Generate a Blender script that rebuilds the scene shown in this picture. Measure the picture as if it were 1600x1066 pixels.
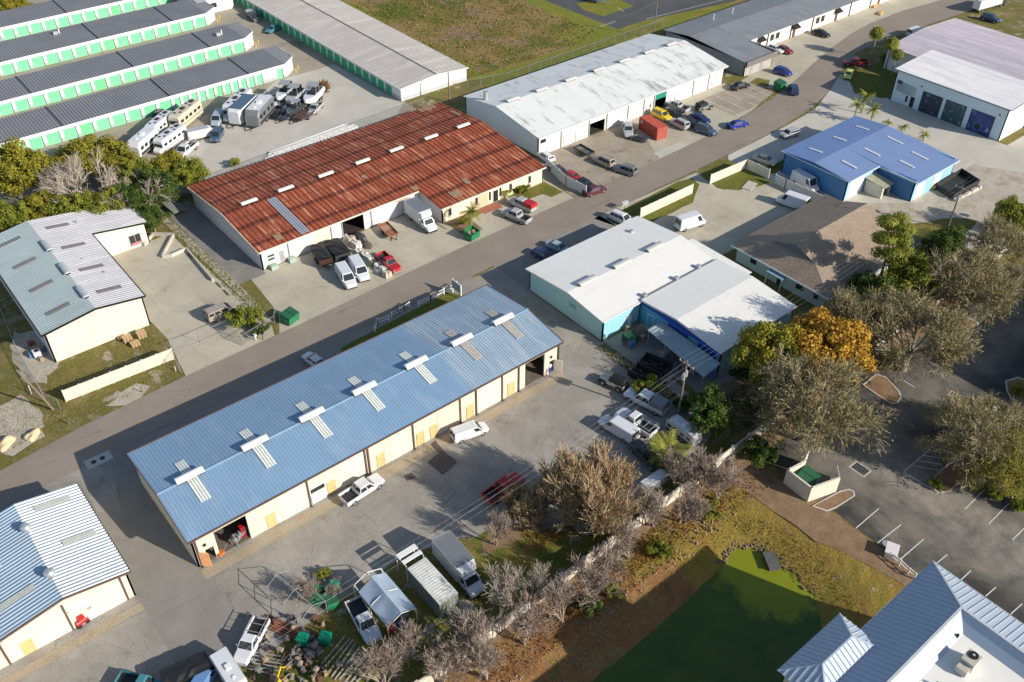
import bpy, math, random
from mathutils import Vector, Matrix
rad = math.radians
for o in list(bpy.data.objects): bpy.data.objects.remove(o)
C = bpy.context.scene.collection
sc = bpy.context.scene
# ---------------------------------------------------------------- camera
PIT, ROLL, YAW, FOC, HC = rad(39.39), rad(0.459), rad(39.7), 1442.0, 86.0
_f = Vector((0, math.cos(PIT), -math.sin(PIT))); _r = Vector((1, 0, 0)); _u = _r.cross(_f)
_r2 = _r*math.cos(ROLL)+_u*math.sin(ROLL); _u2 = -_r*math.sin(ROLL)+_u*math.cos(ROLL)
_R = Matrix.Rotation(-YAW, 3, 'Z')
FW, RT, UP = _R @ _f, _R @ _r2, _R @ _u2
cam = bpy.data.objects.new('camera', bpy.data.cameras.new('camera')); C.objects.link(cam)
M = Matrix((RT, UP, -FW)).transposed().to_4x4(); M.translation = (0, 0, HC)
cam.matrix_world = M
cam.data.sensor_width = 36; cam.data.lens = FOC/1600*36; cam.data.clip_end = 5000; cam.data.clip_start = 1
sc.camera = cam
sc.render.resolution_x, sc.render.resolution_y = 1024, 682
# ---------------------------------------------------------------- light
SUN_AZ, SUN_EL = rad(-67.2), rad(26)
w = bpy.data.worlds.new('World'); sc.world = w; w.use_nodes = True
nt = w.node_tree; bg = nt.nodes['Background']
sky = nt.nodes.new('ShaderNodeTexSky'); sky.sky_type = 'NISHITA'; sky.sun_disc = False
sky.sun_elevation = SUN_EL; sky.sun_rotation = math.atan2(math.cos(SUN_AZ), math.sin(SUN_AZ))
sky.air_density = 1.0; sky.dust_density = 0.6
nt.links.new(sky.outputs[0], bg.inputs[0]); bg.inputs[1].default_value = 0.11
sl = bpy.data.lights.new('sun', 'SUN'); sl.energy = 5.0; sl.angle = rad(0.5); sl.color = (1.0, 0.92, 0.80)
so = bpy.data.objects.new('sun', sl); C.objects.link(so)
sd = Vector((-math.cos(SUN_AZ)*math.cos(SUN_EL), -math.sin(SUN_AZ)*math.cos(SUN_EL), -math.sin(SUN_EL)))
so.rotation_euler = sd.to_track_quat('-Z', 'Y').to_euler()
so.location = (60, 80, 120)
sc.view_settings.view_transform = 'Standard'; sc.view_settings.look = 'None'
sc.view_settings.exposure = 0.28; sc.view_settings.gamma = 1.0
# ---------------------------------------------------------------- helpers
def g(px, py, z=0.0):
    "point at height z seen at photograph position px, py"
    d = FW + RT*((px-800)/FOC) - UP*((py-533)/FOC)
    t = (z-HC)/d.z
    return (d.x*t, d.y*t)
rnd = random.Random(7)
def link(o):
    C.objects.link(o); return o
def thing(name, label, cat, loc=(0, 0, 0), rz=0, group=None):
    o = link(bpy.data.objects.new(name, None)); o.location = loc; o.rotation_euler = (0, 0, rz)
    o.empty_display_size = .2
    return tag(o, label, cat, group)
def tag(o, label=None, cat=None, group=None, kind=None):
    if label: o['label'] = label
    if cat: o['category'] = cat
    if group: o['group'] = group
    if kind: o['kind'] = kind
    return o
class MB:
    "collects shapes and builds ONE mesh object"
    def __init__(s): s.v = []; s.f = []; s.m = []; s.cur = 0
    def add(s, vs, fs, m=None):
        b = len(s.v); s.v += [tuple(p) for p in vs]
        for f in fs: s.f.append([b+i for i in f]); s.m.append(s.cur if m is None else m)
        return s
    def box(s, x0, x1, y0, y1, z0, z1, m=None, top=1.0):
        cx, cy = (x0+x1)/2, (y0+y1)/2
        vs = [(x0, y0, z0), (x1, y0, z0), (x1, y1, z0), (x0, y1, z0)]
        vs += [(cx+(x-cx)*top, cy+(y-cy)*top, z1) for x, y, _ in vs]
        return s.add(vs, [(3, 2, 1, 0), (4, 5, 6, 7), (0, 1, 5, 4), (1, 2, 6, 5), (2, 3, 7, 6), (3, 0, 4, 7)], m)
    def hexa(s, b, t, m=None):
        n = len(b)
        fs = [tuple(reversed(range(n))), tuple(range(n, 2*n))]+[(i, (i+1) % n, n+(i+1) % n, n+i) for i in range(n)]
        return s.add(list(b)+list(t), fs, m)
    def prism(s, poly, z0, z1, m=None):
        return s.hexa([(x, y, z0) for x, y in poly], [(x, y, z1) for x, y in poly], m)
    def quad(s, *p, m=None): return s.add(p, [tuple(range(len(p)))], m)
    def bar(s, a, b, w=.05, h=None, m=None):
        a, b = Vector(a), Vector(b); h = h or w
        d = (b-a).normalized(); up = Vector((0, 0, 1)) if abs(d.z) < .95 else Vector((1, 0, 0))
        r = d.cross(up).normalized()*w/2; u = r.cross(d).normalized()*h/2
        return s.hexa([a-r-u, a+r-u, a+r+u, a-r+u], [b-r-u, b+r-u, b+r+u, b-r+u], m)
    def tube(s, pts, rs, n=6, m=None, cap=True):
        pts = [Vector(p) for p in pts]
        if not isinstance(rs, (list, tuple)): rs = [rs]*len(pts)
        b = len(s.v); mm = s.cur if m is None else m
        for i, p in enumerate(pts):
            d = (pts[min(i+1, len(pts)-1)]-pts[max(i-1, 0)])
            d = d.normalized() if d.length > 1e-6 else Vector((0, 0, 1))
            up = Vector((0, 0, 1)) if abs(d.z) < .9 else Vector((1, 0, 0))
            r = d.cross(up).normalized(); u = r.cross(d)
            for k in range(n):
                a = 2*math.pi*k/n
                s.v.append(tuple(p+(r*math.cos(a)+u*math.sin(a))*rs[i]))
        for i in range(len(pts)-1):
            for k in range(n):
                k2 = (k+1) % n
                s.f.append([b+i*n+k, b+i*n+k2, b+(i+1)*n+k2, b+(i+1)*n+k]); s.m.append(mm)
        if cap:
            s.f.append([b+k for k in reversed(range(n))]); s.m.append(mm)
            s.f.append([b+(len(pts)-1)*n+k for k in range(n)]); s.m.append(mm)
        return s
    def cyl(s, c, r, h, n=12, m=None, r2=None):
        return s.tube([c, (c[0], c[1], c[2]+h)], [r, r if r2 is None else r2], n, m)
    def build(s, name, mats, parent=None, smooth=False, bevel=0, objmat=None):
        me = bpy.data.meshes.new(name); me.from_pydata(s.v, [], s.f)
        if not isinstance(mats, (list, tuple)): mats = [mats]
        for mt in mats: me.materials.append(mt)
        me.polygons.foreach_set('material_index', s.m)
        if smooth: me.polygons.foreach_set('use_smooth', [True]*len(s.f))
        me.update()
        o = link(bpy.data.objects.new(name, me))
        if parent: o.parent = parent
        if bevel:
            b = o.modifiers.new('b', 'BEVEL'); b.width = bevel; b.segments = 2; b.limit_method = 'ANGLE'; b.angle_limit = rad(35)
        return o
# ---------------------------------------------------------------- materials
_mc = {}
def col(c): return (c[0], c[1], c[2], 1)
def _noise(n, l, vec, sc_, det=4, rough=.6, dist=0):
    t = n.new('ShaderNodeTexNoise'); t.inputs['Scale'].default_value = sc_; t.inputs['Detail'].default_value = det
    t.inputs['Roughness'].default_value = rough; t.inputs['Distortion'].default_value = dist
    if vec is not None: l.new(vec, t.inputs['Vector'])
    return t
def _ramp(n, l, fac, stops):
    r = n.new('ShaderNodeValToRGB'); el = r.color_ramp.elements
    while len(el) < len(stops): el.new(.5)
    for e, (p, c) in zip(el, stops): e.position = p; e.color = col(c)
    l.new(fac, r.inputs[0]); return r
def _mul(n, l, a, b, fac=1.0, mode='MULTIPLY'):
    m = n.new('ShaderNodeMix'); m.data_type = 'RGBA'; m.blend_type = mode
    if isinstance(fac, float): m.inputs[0].default_value = fac
    else: l.new(fac, m.inputs[0])
    l.new(a, m.inputs[6])
    if isinstance(b, tuple): m.inputs[7].default_value = col(b)
    else: l.new(b, m.inputs[7])
    return m.outputs[2]
def paint(name, c, rough=.5, var=.12, scale=1.2, metal=0, bump=0, spec=.5, stretch=None, objc=False, coat=0, streak=None):
    "a painted / metal / plastic surface with soft unevenness and optional streaks"
    if name in _mc: return _mc[name]
    m = bpy.data.materials.new(name); m.use_nodes = True; n, l = m.node_tree.nodes, m.node_tree.links
    p = n['Principled BSDF']; p.inputs['Roughness'].default_value = rough; p.inputs['Metallic'].default_value = metal
    p.inputs['Specular IOR Level'].default_value = spec; p.inputs['Coat Weight'].default_value = coat
    if objc: vec = n.new('ShaderNodeTexCoord').outputs['Object']
    else: vec = n.new('ShaderNodeNewGeometry').outputs['Position']
    if stretch:
        mp = n.new('ShaderNodeMapping'); mp.inputs['Scale'].default_value = stretch; l.new(vec, mp.inputs[0]); vec2 = mp.outputs[0]
    else: vec2 = vec
    t = _noise(n, l, vec2, scale, 6, .65)
    r = _ramp(n, l, t.outputs[0], [(.3, [x*(1-var) for x in c]), (.7, [min(1, x*(1+var*.6)) for x in c])])
    out = r.outputs[0]
    if streak:
        mp = n.new('ShaderNodeMapping'); mp.inputs['Scale'].default_value = streak[0]; l.new(vec, mp.inputs[0])
        t2 = _noise(n, l, mp.outputs[0], 1.0, 5, .7)
        r2 = _ramp(n, l, t2.outputs[0], [(streak[2], (0, 0, 0)), (streak[3], (1, 1, 1))])
        out = _mul(n, l, out, streak[1], r2.outputs[0], 'MIX')
    l.new(out, p.inputs['Base Color'])
    if bump:
        b = n.new('ShaderNodeBump'); b.inputs['Strength'].default_value = bump; b.inputs['Distance'].default_value = .05
        t3 = _noise(n, l, vec, 14, 3); l.new(t3.outputs[0], b.inputs['Height']); l.new(b.outputs[0], p.inputs['Normal'])
    _mc[name] = m; return m
def ground(name, stops, scale=.25, fine=6, fineamt=.35, rough=.95, dist=.4, bump=.4, patch=None, cracks=None, det=7, cr=None, band=None):
    "a ground surface: large patches through a ramp, fine grain, optional second patch colour and joints"
    if name in _mc: return _mc[name]
    m = bpy.data.materials.new(name); m.use_nodes = True; n, l = m.node_tree.nodes, m.node_tree.links
    p = n['Principled BSDF']; p.inputs['Roughness'].default_value = rough; p.inputs['Specular IOR Level'].default_value = .25
    vec = n.new('ShaderNodeNewGeometry').outputs['Position']
    t = _noise(n, l, vec, scale, det, .68, dist); out = _ramp(n, l, t.outputs[0], stops).outputs[0]
    if patch:
        for (ps, pc, lo, hi, st) in patch:
            mp = n.new('ShaderNodeMapping'); mp.inputs['Scale'].default_value = st; mp.inputs['Location'].default_value = (lo*31, hi*17, 0); l.new(vec, mp.inputs[0])
            t2 = _noise(n, l, mp.outputs[0], ps, 6, .65, .3)
            r2 = _ramp(n, l, t2.outputs[0], [(lo, (0, 0, 0)), (hi, (1, 1, 1))])
            out = _mul(n, l, out, pc, r2.outputs[0], 'MIX')
    f = _noise(n, l, vec, fine, 5, .75)
    fr = _ramp(n, l, f.outputs[0], [(.3, (1-fineamt,)*3), (.72, (1+fineamt*.5,)*3)])
    out = _mul(n, l, out, fr.outputs[0], 1.0)
    if band:
        sx = n.new('ShaderNodeSeparateXYZ'); l.new(vec, sx.inputs[0])
        for (ax, c0, hw, bc_, am) in band:
            m1 = n.new('ShaderNodeMath'); m1.operation = 'SUBTRACT'; l.new(sx.outputs[ax], m1.inputs[0]); m1.inputs[1].default_value = c0
            m2 = n.new('ShaderNodeMath'); m2.operation = 'ABSOLUTE'; l.new(m1.outputs[0], m2.inputs[0])
            m3 = n.new('ShaderNodeMapRange'); m3.inputs[1].default_value = hw*1.3; m3.inputs[2].default_value = hw*.3; m3.inputs[3].default_value = 0; m3.inputs[4].default_value = am; l.new(m2.outputs[0], m3.inputs[0])
            nb = _noise(n, l, vec, .35, 5, .7); m4 = n.new('ShaderNodeMath'); m4.operation = 'MULTIPLY'; l.new(m3.outputs[0], m4.inputs[0]); l.new(_ramp(n, l, nb.outputs[0], [(.3, (.25,)*3), (.65, (1, 1, 1))]).outputs[0], m4.inputs[1])
            out = _mul(n, l, out, bc_, m4.outputs[0], 'MIX')
    if cr:
        nd = _noise(n, l, vec, .9, 3, .6); va = n.new('ShaderNodeVectorMath'); va.operation = 'MULTIPLY_ADD'; l.new(nd.outputs[1], va.inputs[0]); va.inputs[1].default_value = (1.5, 1.5, 0); l.new(vec, va.inputs[2])
        vo = n.new('ShaderNodeTexVoronoi'); vo.feature = 'DISTANCE_TO_EDGE'; vo.inputs['Scale'].default_value = cr[0]; l.new(va.outputs[0], vo.inputs['Vector'])
        out = _mul(n, l, out, _ramp(n, l, vo.outputs[0], [(0, (cr[2],)*3), (cr[1], (1, 1, 1))]).outputs[0], 1.0)
    if cracks:
        br = n.new('ShaderNodeTexBrick'); br.offset = 0; br.inputs['Scale'].default_value = 1.0
        br.inputs['Brick Width'].default_value = cracks[0]; br.inputs['Row Height'].default_value = cracks[1]
        br.inputs['Mortar Size'].default_value = cracks[2]; br.inputs['Mortar Smooth'].default_value = .6
        br.inputs[1].default_value = (1, 1, 1, 1); br.inputs[2].default_value = (.95, .95, .95, 1); br.inputs[3].default_value = (cracks[3],)*3+(1,)
        l.new(vec, br.inputs[0]); out = _mul(n, l, out, br.outputs[0], 1.0)
    l.new(out, p.inputs['Base Color'])
    if bump:
        b = n.new('ShaderNodeBump'); b.inputs['Strength'].default_value = bump; b.inputs['Distance'].default_value = .12
        l.new(f.outputs[0], b.inputs['Height']); l.new(b.outputs[0], p.inputs['Normal'])
    _mc[name] = m; return m
def leafmat(name, c1, c2, c3, trans=.25):
    if name in _mc: return _mc[name]
    m = bpy.data.materials.new(name); m.use_nodes = True; n, l = m.node_tree.nodes, m.node_tree.links
    p = n['Principled BSDF']; p.inputs['Roughness'].default_value = .75; p.inputs['Specular IOR Level'].default_value = .2
    vec = n.new('ShaderNodeNewGeometry').outputs['Position']
    t = _noise(n, l, vec, .55, 3, .6); t2 = _noise(n, l, vec, 5, 2, .6)
    ad = n.new('ShaderNodeMath'); ad.operation = 'ADD'; l.new(t.outputs[0], ad.inputs[0]); l.new(t2.outputs[0], ad.inputs[1])
    hf = n.new('ShaderNodeMath'); hf.operation = 'MULTIPLY'; hf.inputs[1].default_value = .5; l.new(ad.outputs[0], hf.inputs[0])
    r = _ramp(n, l, hf.outputs[0], [(.36, c1), (.5, c2), (.62, c3)])
    l.new(r.outputs[0], p.inputs['Base Color'])
    tr = n.new('ShaderNodeBsdfTranslucent'); l.new(r.outputs[0], tr.inputs[0])
    mx = n.new('ShaderNodeMixShader'); mx.inputs[0].default_value = trans
    l.new(p.outputs[0], mx.inputs[1]); l.new(tr.outputs[0], mx.inputs[2]); l.new(mx.outputs[0], n['Material Output'].inputs[0])
    _mc[name] = m; return m
def glassmat(name, c=(.02, .03, .035)):
    m = paint(name, c, .06, .05, .5, spec=.9); return m
M_ = {}
M_['glass'] = glassmat('dark_glass')
M_['rubber'] = paint('tyre_rubber', (.02, .02, .02), .8, .1)
M_['rim'] = paint('wheel_rim', (.45, .45, .46), .35, .1, metal=.6)
M_['black'] = paint('black_trim', (.015, .015, .016), .5)
M_['white'] = paint('white_paint', (.78, .78, .77), .4, .06)
M_['galv'] = paint('galvanised_steel', (.45, .46, .47), .45, .15, metal=.4)
M_['cream'] = paint('cream_metal_wall', (.78, .72, .60), .55, .05, .8, stretch=(1, 1, .2))
M_['brown'] = paint('brown_trim', (.12, .075, .065), .5)
M_['tan'] = paint('tan_door_paint', (.66, .47, .22), .5, .1)
M_['wood'] = paint('weathered_wood', (.34, .25, .16), .8, .25, 3)
M_['lamp'] = paint('headlight_lens', (.6, .6, .6), .15, .05)
M_['red_lamp'] = paint('red_lens', (.35, .02, .02), .25, .05)
M_['conc'] = paint('pale_concrete', (.5, .47, .42), .85, .15, 2)
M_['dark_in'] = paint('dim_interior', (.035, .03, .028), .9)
M_['greenbin'] = paint('green_bin_paint', (.015, .20, .08), .5, .2, 2, streak=((1, 1, .4), (.05, .1, .05), .62, .72))
M_['rust'] = paint('rusty_steel', (.22, .08, .04), .8, .35, 2)
M_['cloud'] = paint('white_roof_coating', (.74, .74, .72), .6, .06, .25)
M_['polewood'] = paint('pole_timber', (.20, .17, .13), .85, .2, 3)
# ================================================================ ground
def jit(poly, step=2.5, amp=.5, seed=1):
    r = random.Random(seed); out = []
    for i, (x, y) in enumerate(poly):
        x2, y2 = poly[(i+1) % len(poly)]; d = math.hypot(x2-x, y2-y); k = max(1, int(d/step))
        for j in range(k):
            t = j/k; out.append((x+(x2-x)*t+r.uniform(-amp, amp), y+(y2-y)*t+r.uniform(-amp, amp)))
    return out
def sheet(name, poly, level, m, px=False, soft=0, label=None, kind='structure', seed=1, step=2.5):
    if px: poly = [g(*p) for p in poly]
    a = sum(poly[i][0]*poly[(i+1) % len(poly)][1]-poly[(i+1) % len(poly)][0]*poly[i][1] for i in range(len(poly)))
    if a < 0: poly = poly[::-1]
    if soft: poly = jit(poly, step, soft, seed)
    z = level*.005
    mb = MB(); mb.add([(x, y, z) for x, y in poly], [tuple(range(len(poly)))])
    o = mb.build(name, m); o['kind'] = kind
    return o
G_ = {}
G_['base'] = ground('mixed_grass_soil', [(.33, (.27, .21, .11)), (.45, (.21, .175, .055)), (.55, (.15, .145, .035)), (.68, (.34, .28, .18))], .2, 3.5, .5, bump=.8, patch=[(.3, (.42, .37, .29), .58, .66, (1, 1, 1))])
G_['grass'] = ground('mown_grass', [(.35, (.26, .20, .06)), (.5, (.18, .165, .035)), (.62, (.11, .14, .02)), (.72, (.27, .22, .09))], .35, 4, .5, bump=.8,
                     patch=[(.28, (.46, .41, .33), .57, .65, (1, 1, 1))])
G_['lawn'] = ground('green_lawn', [(.35, (.19, .165, .035)), (.55, (.11, .14, .02)), (.7, (.23, .19, .05))], .4, 4, .45, bump=.6)
G_['field'] = ground('rough_field', [(.34, (.15, .14, .035)), (.46, (.23, .18, .05)), (.56, (.31, .215, .085)), (.68, (.33, .24, .14))], .09, 1.6, .6, bump=1.0,
                     patch=[(.045, (.12, .145, .02), .53, .6, (1, 1, 1)), (.06, (.28, .19, .12), .57, .62, (1, 1, 1))])
G_['fieldgreen'] = ground('green_field_edge', [(.35, (.27, .22, .05)), (.5, (.18, .20, .025)), (.68, (.22, .24, .035))], .15, 2.5, .45)
G_['sand'] = ground('pale_sand', [(.35, (.54, .49, .42)), (.55, (.44, .39, .31)), (.7, (.30, .26, .18))], .5, 5, .35)
G_['road'] = ground('street_asphalt', [(.3, (.25, .21, .175)), (.5, (.28, .236, .196)), (.7, (.31, .265, .22))], .12, 7, .18, rough=.85, bump=.15, cr=(.13, .004, .72),
                    patch=[(.3, (.18, .155, .13), .62, .72, (.25, 2.5, 1)), (.7, (.21, .18, .15), .64, .68, (.15, 3, 1)), (2.2, (.15, .13, .115), .68, .74, (.3, 1, 1))])
G_['yard'] = ground('yard_paving', [(.3, (.27, .25, .22)), (.5, (.345, .32, .28)), (.7, (.42, .39, .345))], .22, 6, .3, rough=.9, bump=.25, cr=(.22, .006, .62),
                    patch=[(.35, (.15, .13, .115), .6, .75, (1, 1, 1)), (1.6, (.10, .09, .08), .70, .76, (1, 1, 1))], cracks=(9, 9, .03, .75))
G_['alley'] = ground('alley_asphalt', [(.3, (.23, .215, .195)), (.5, (.27, .25, .225)), (.7, (.31, .285, .25))], .2, 7, .18, rough=.9, bump=.2)
G_['conc'] = ground('lot_concrete', [(.3, (.41, .37, .29)), (.5, (.48, .44, .345)), (.7, (.55, .505, .405))], .14, 6, .2, rough=.9, bump=.15, cr=(.1, .003, .75),
                    patch=[(.3, (.27, .24, .19), .6, .78, (1, .5, 1)), (.9, (.20, .175, .14), .66, .78, (1, 1, 1)), (2.5, (.16, .14, .11), .70, .76, (1, 1, 1))], cracks=(6, 7, .035, .72))
G_['concpale'] = ground('pale_drive_concrete', [(.3, (.46, .44, .38)), (.5, (.52, .49, .43)), (.7, (.57, .54, .48))], .15, 7, .1, rough=.9, bump=.1, cracks=(4.5, 4.5, .03, .78))
G_['gravel'] = ground('gravel_lot', [(.3, (.30, .25, .19)), (.5, (.37, .32, .25)), (.7, (.44, .38, .30))], .25, 8, .32, rough=.95, bump=.4,
                      patch=[(.3, (.19, .16, .13), .58, .72, (1, 1, 1))])
G_['blacktop'] = ground('dark_parking_asphalt', [(.3, (.042, .042, .04)), (.5, (.062, .06, .056)), (.7, (.10, .096, .088))], .2, 6, .28, rough=.85, bump=.2, cr=(.12, .004, .7), band=[(0, 88, 6.0, (.31, .28, .235), .95), (1, 36, 4, (.24, .22, .19), .7)],
                        patch=[(.16, (.20, .18, .15), .5, .68, (1, .6, 1))])
G_['blackroad'] = ground('far_parking_asphalt', [(.3, (.075, .075, .08)), (.7, (.11, .11, .115))], .1, 6, .12, rough=.85, bump=.1)
G_['bank'] = ground('pond_bank_soil', [(.33, (.20, .11, .05)), (.45, (.30, .15, .06)), (.56, (.30, .18, .075)), (.68, (.18, .16, .045))], .22, 3.5, .5, bump=.9,
                    patch=[(.35, (.36, .30, .25), .63, .70, (.5, 2, 1))])
G_['bankgrass'] = ground('golden_bank_grass', [(.33, (.30, .17, .055)), (.5, (.30, .22, .045)), (.66, (.21, .19, .035))], .35, 4, .55, bump=1.0, patch=[(.5, (.38, .29, .19), .6, .68, (1, 1, 1))])
G_['mulch'] = ground('brown_mulch', [(.35, (.22, .14, .08)), (.6, (.30, .20, .12)), (.75, (.36, .26, .17))], .6, 6, .45)
G_['shoal'] = ground('stony_shore', [(.35, (.10, .075, .06)), (.5, (.22, .18, .15)), (.68, (.40, .36, .34))], 1.2, 5, .5, bump=1.0)
# base ground with the pond basin
POND = [(-40, 31.5), (5, 33), (20, 33.4), (38, 33.9), (52, 34.3), (60, 34.9), (62.3, 36), (64.7, 35.2), (66.3, 33), (66.2, 29), (65.2, 25), (62.5, 22.3), (57, 21.2), (45, 21.0), (5, 20.5), (-40, 20)]
def pin(x, y, poly):
    c = False; j = len(poly)-1
    for i in range(len(poly)):
        xi, yi = poly[i]; xj, yj = poly[j]
        if (yi > y) != (yj > y) and x < (xj-xi)*(y-yi)/(yj-yi)+xi: c = not c
        j = i
    return c
def pdist(x, y, poly):
    best = 1e9; j = len(poly)-1
    for i in range(len(poly)):
        ax, ay = poly[j]; bx, by = poly[i]; dx, dy = bx-ax, by-ay
        t = max(0, min(1, ((x-ax)*dx+(y-ay)*dy)/(dx*dx+dy*dy+1e-9)))
        best = min(best, math.hypot(x-ax-dx*t, y-ay-dy*t)); j = i
    return best
mb = MB(); GX0, GX1, GY0, GY1 = -40, 76, 8, 43
nx, ny = GX1-GX0, GY1-GY0
for j in range(ny+1):
    for i in range(nx+1):
        x, y = GX0+i, GY0+j; d = pdist(x, y, POND)
        ins = pin(x, y, POND)
        z = (-.9-min(d, 3)*.3) if ins else -.9*max(0, 1-d/5.5)**1.2
        if i in (0, nx) or j in (0, ny): z = 0
        elif not ins: z += rnd.uniform(-.05, .03)
        mb.v.append((x, y, z))
for j in range(ny):
    for i in range(nx):
        a = j*(nx+1)+i; mb.f.append([a, a+1, a+nx+2, a+nx+1]); mb.m.append(1 if GX0+i > 55 or (GY0+j > 38 and GX0+i > 50) else 0)
F = 3000
for (x0, x1, y0, y1) in ((-F, GX0, -F, F), (GX1, F, -F, F), (GX0, GX1, -F, GY0), (GX0, GX1, GY1, F)):
    mb.quad((x0, y0, 0), (x1, y0, 0), (x1, y1, 0), (x0, y1, 0), m=2)
gm = mb.build('ground', [G_['bank'], G_['bankgrass'], G_['base']]); gm['kind'] = 'structure'
wm = bpy.data.materials.new('algae_water_sunlit_corner'); wm.use_nodes = True
n, l = wm.node_tree.nodes, wm.node_tree.links; p = n['Principled BSDF']; p.inputs['Roughness'].default_value = .12
p.inputs['Specular IOR Level'].default_value = .35
t = _noise(n, l, n.new('ShaderNodeNewGeometry').outputs['Position'], .25, 5, .6, .8)
l.new(_ramp(n, l, t.outputs[0], [(.3, (.045, .085, .012)), (.6, (.065, .105, .012)), (.8, (.09, .125, .014))]).outputs[0], p.inputs['Base Color'])
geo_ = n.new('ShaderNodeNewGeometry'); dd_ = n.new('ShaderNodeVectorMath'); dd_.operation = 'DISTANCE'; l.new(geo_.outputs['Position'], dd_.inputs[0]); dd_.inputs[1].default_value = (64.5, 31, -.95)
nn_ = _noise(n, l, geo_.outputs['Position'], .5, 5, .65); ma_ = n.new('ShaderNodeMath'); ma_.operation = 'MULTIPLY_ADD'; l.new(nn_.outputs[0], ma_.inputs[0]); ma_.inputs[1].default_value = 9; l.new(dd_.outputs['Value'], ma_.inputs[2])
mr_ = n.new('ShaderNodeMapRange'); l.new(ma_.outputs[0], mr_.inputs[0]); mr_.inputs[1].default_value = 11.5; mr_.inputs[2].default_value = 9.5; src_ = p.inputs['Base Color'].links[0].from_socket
l.new(_mul(n, l, src_, (.19, .22, .012), mr_.outputs[0], 'MIX'), p.inputs['Base Color'])  # brighter algae green at this corner paints in the sunlit part of the water
b = n.new('ShaderNodeBump'); b.inputs['Strength'].default_value = .08; l.new(_noise(n, l, None, 3).outputs[0], b.inputs['Height']); l.new(b.outputs[0], p.inputs['Normal'])
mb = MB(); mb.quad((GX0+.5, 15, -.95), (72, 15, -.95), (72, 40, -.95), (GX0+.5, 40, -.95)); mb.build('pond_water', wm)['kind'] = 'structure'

# streets and lots (pixel outlines are read off the photograph and land at their real place on the ground)
N_ = [(-70, 98.8), (-20, 100), (1, 101), (12, 102.5), (26, 103.3), (45, 103.6), (63, 104.5), (79, 105), (112, 105.2), (128, 105.6), (142, 106.3), (150, 107), (156, 108), (163, 109.1), (175, 111.8), (186, 115.1), (197, 118), (209, 120.6), (220, 121.8), (234, 121.5), (250, 119.5), (320, 112)]
S_ = [(320, 103), (248, 110.5), (224, 112.4), (208, 113.2), (200, 112.8), (192, 110.6), (185, 107.2), (177, 103.8), (166, 100.8), (155, 99.4), (138, 98.4), (105, 97.7), (80, 97.5), (40, 96.4), (8, 95), (-20, 94), (-70, 92)]
sheet('street', N_+S_, 6, G_['road'])
sheet('alley', [(7, 97), (14.4, 97), (14.4, 57.2), (7, 57.5)], 3, G_['alley']); sheet('alley', [(-70, 95), (7, 97), (7, 88), (-70, 88)], 2, G_['alley']); sheet('side_apron', [(76.9, 98), (101, 98), (101, 88), (76.9, 88)], 2, G_['alley'])
sheet('apron', [(7, 97), (7, 88), (71.5, 88.6), (71.5, 98)], 2, G_['alley'])
sheet('pale_apron', [(66, 762), (128, 725), (175, 735), (190, 800), (152, 800), (124, 750)], 4, G_['yard'], px=True)
sheet('yard', [(-35, 76), (7, 73), (14, 73), (14, 88.5), (71.5, 88.5), (71.5, 96.6), (76.9, 97), (76.9, 72), (80, 66), (77.5, 50), (66, 46.5), (57, 47), (45, 50), (40, 56), (33, 58.5), (25, 58), (14, 57), (0, 58), (-10, 60), (-35, 58)], 1, G_['yard'])
sheet('yard_grass', [(-10, 45), (-10, 52), (8, 52.5), (14, 55.2), (22, 56.5), (30, 54.5), (36, 52.5), (40, 55.3), (44, 55), (47, 51.5), (52, 49.5), (58, 47.5), (66, 47), (66, 45.4), (30, 44.2), (-10, 43.6)], 4, G_['grass'], soft=.4)
# fallen-leaf patches and repairs in the yard
for i, (x, y, a, b_, c) in enumerate([(43, 53.5, 3.2, 1.6, 'mulch'), (61.5, 56.5, 1.2, .5, 'mulch')]):
    sheet('leaf_litter', [(x+a*math.cos(k*.785), y+b_*math.sin(k*.785)) for k in range(8)], 6+i, G_[c], soft=.35, step=1)
G_['patch'] = ground('tar_patch', [(.3, (.10, .088, .078)), (.7, (.14, .12, .105))], .5, 8, .2)
for i, q in enumerate([[(668, 722), (690, 704), (715, 722), (692, 742)], [(632, 745), (643, 739), (650, 746), (637, 752)], [(672, 695), (680, 689), (697, 708), (690, 712)]]):
    sheet('tar_patch', q, 9+i, G_['patch'], px=True, soft=.08, step=.6)
sheet('building_apron', [(13.8, 71.1), (68, 71.1), (68, 69.6), (13.8, 69.6)], 7, ground('worn_concrete_apron', [(.3, (.34, .28, .19)), (.5, (.42, .35, .25)), (.7, (.40, .36, .30))], .5, 6, .3))
sheet('apron_slab', [(-8, 71.4), (7, 71.4), (7, 70.2), (-8, 70.2)], 7, _mc['worn_concrete_apron'])
# north side lots
sheet('side_lot', [(27.6, 119.5), (28.4, 103.2), (40.5, 103.5), (41.2, 106), (40.2, 127.5), (39.9, 139.4), (27.4, 139.4)], 2, G_['conc'], soft=.05)
sheet('drive', [(26.5, 103.2), (27.2, 108), (29, 120), (36, 120), (39.5, 108), (36.5, 103.4)], 5, G_['conc'])
sheet('front_lot', [(41.2, 103.4), (43.5, 108), (44.5, 119.5), (46.5, 119.6), (102, 119.6), (101.6, 104.8), (63, 104.3), (45, 103.4)], 2, G_['conc'])
sheet('side_alley', [(41.3, 148), (41.8, 118.6), (47, 118.6), (47, 148)], 3, ground('side_alley_slab', [(.3, (.20, .19, .18)), (.7, (.29, .27, .24))], .25, 6, .2))
sheet('alley_kerb_strip', [(40.4, 150), (41.6, 150), (42.3, 119), (41.9, 107), (41.1, 107)], 4, G_['conc'])
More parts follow.
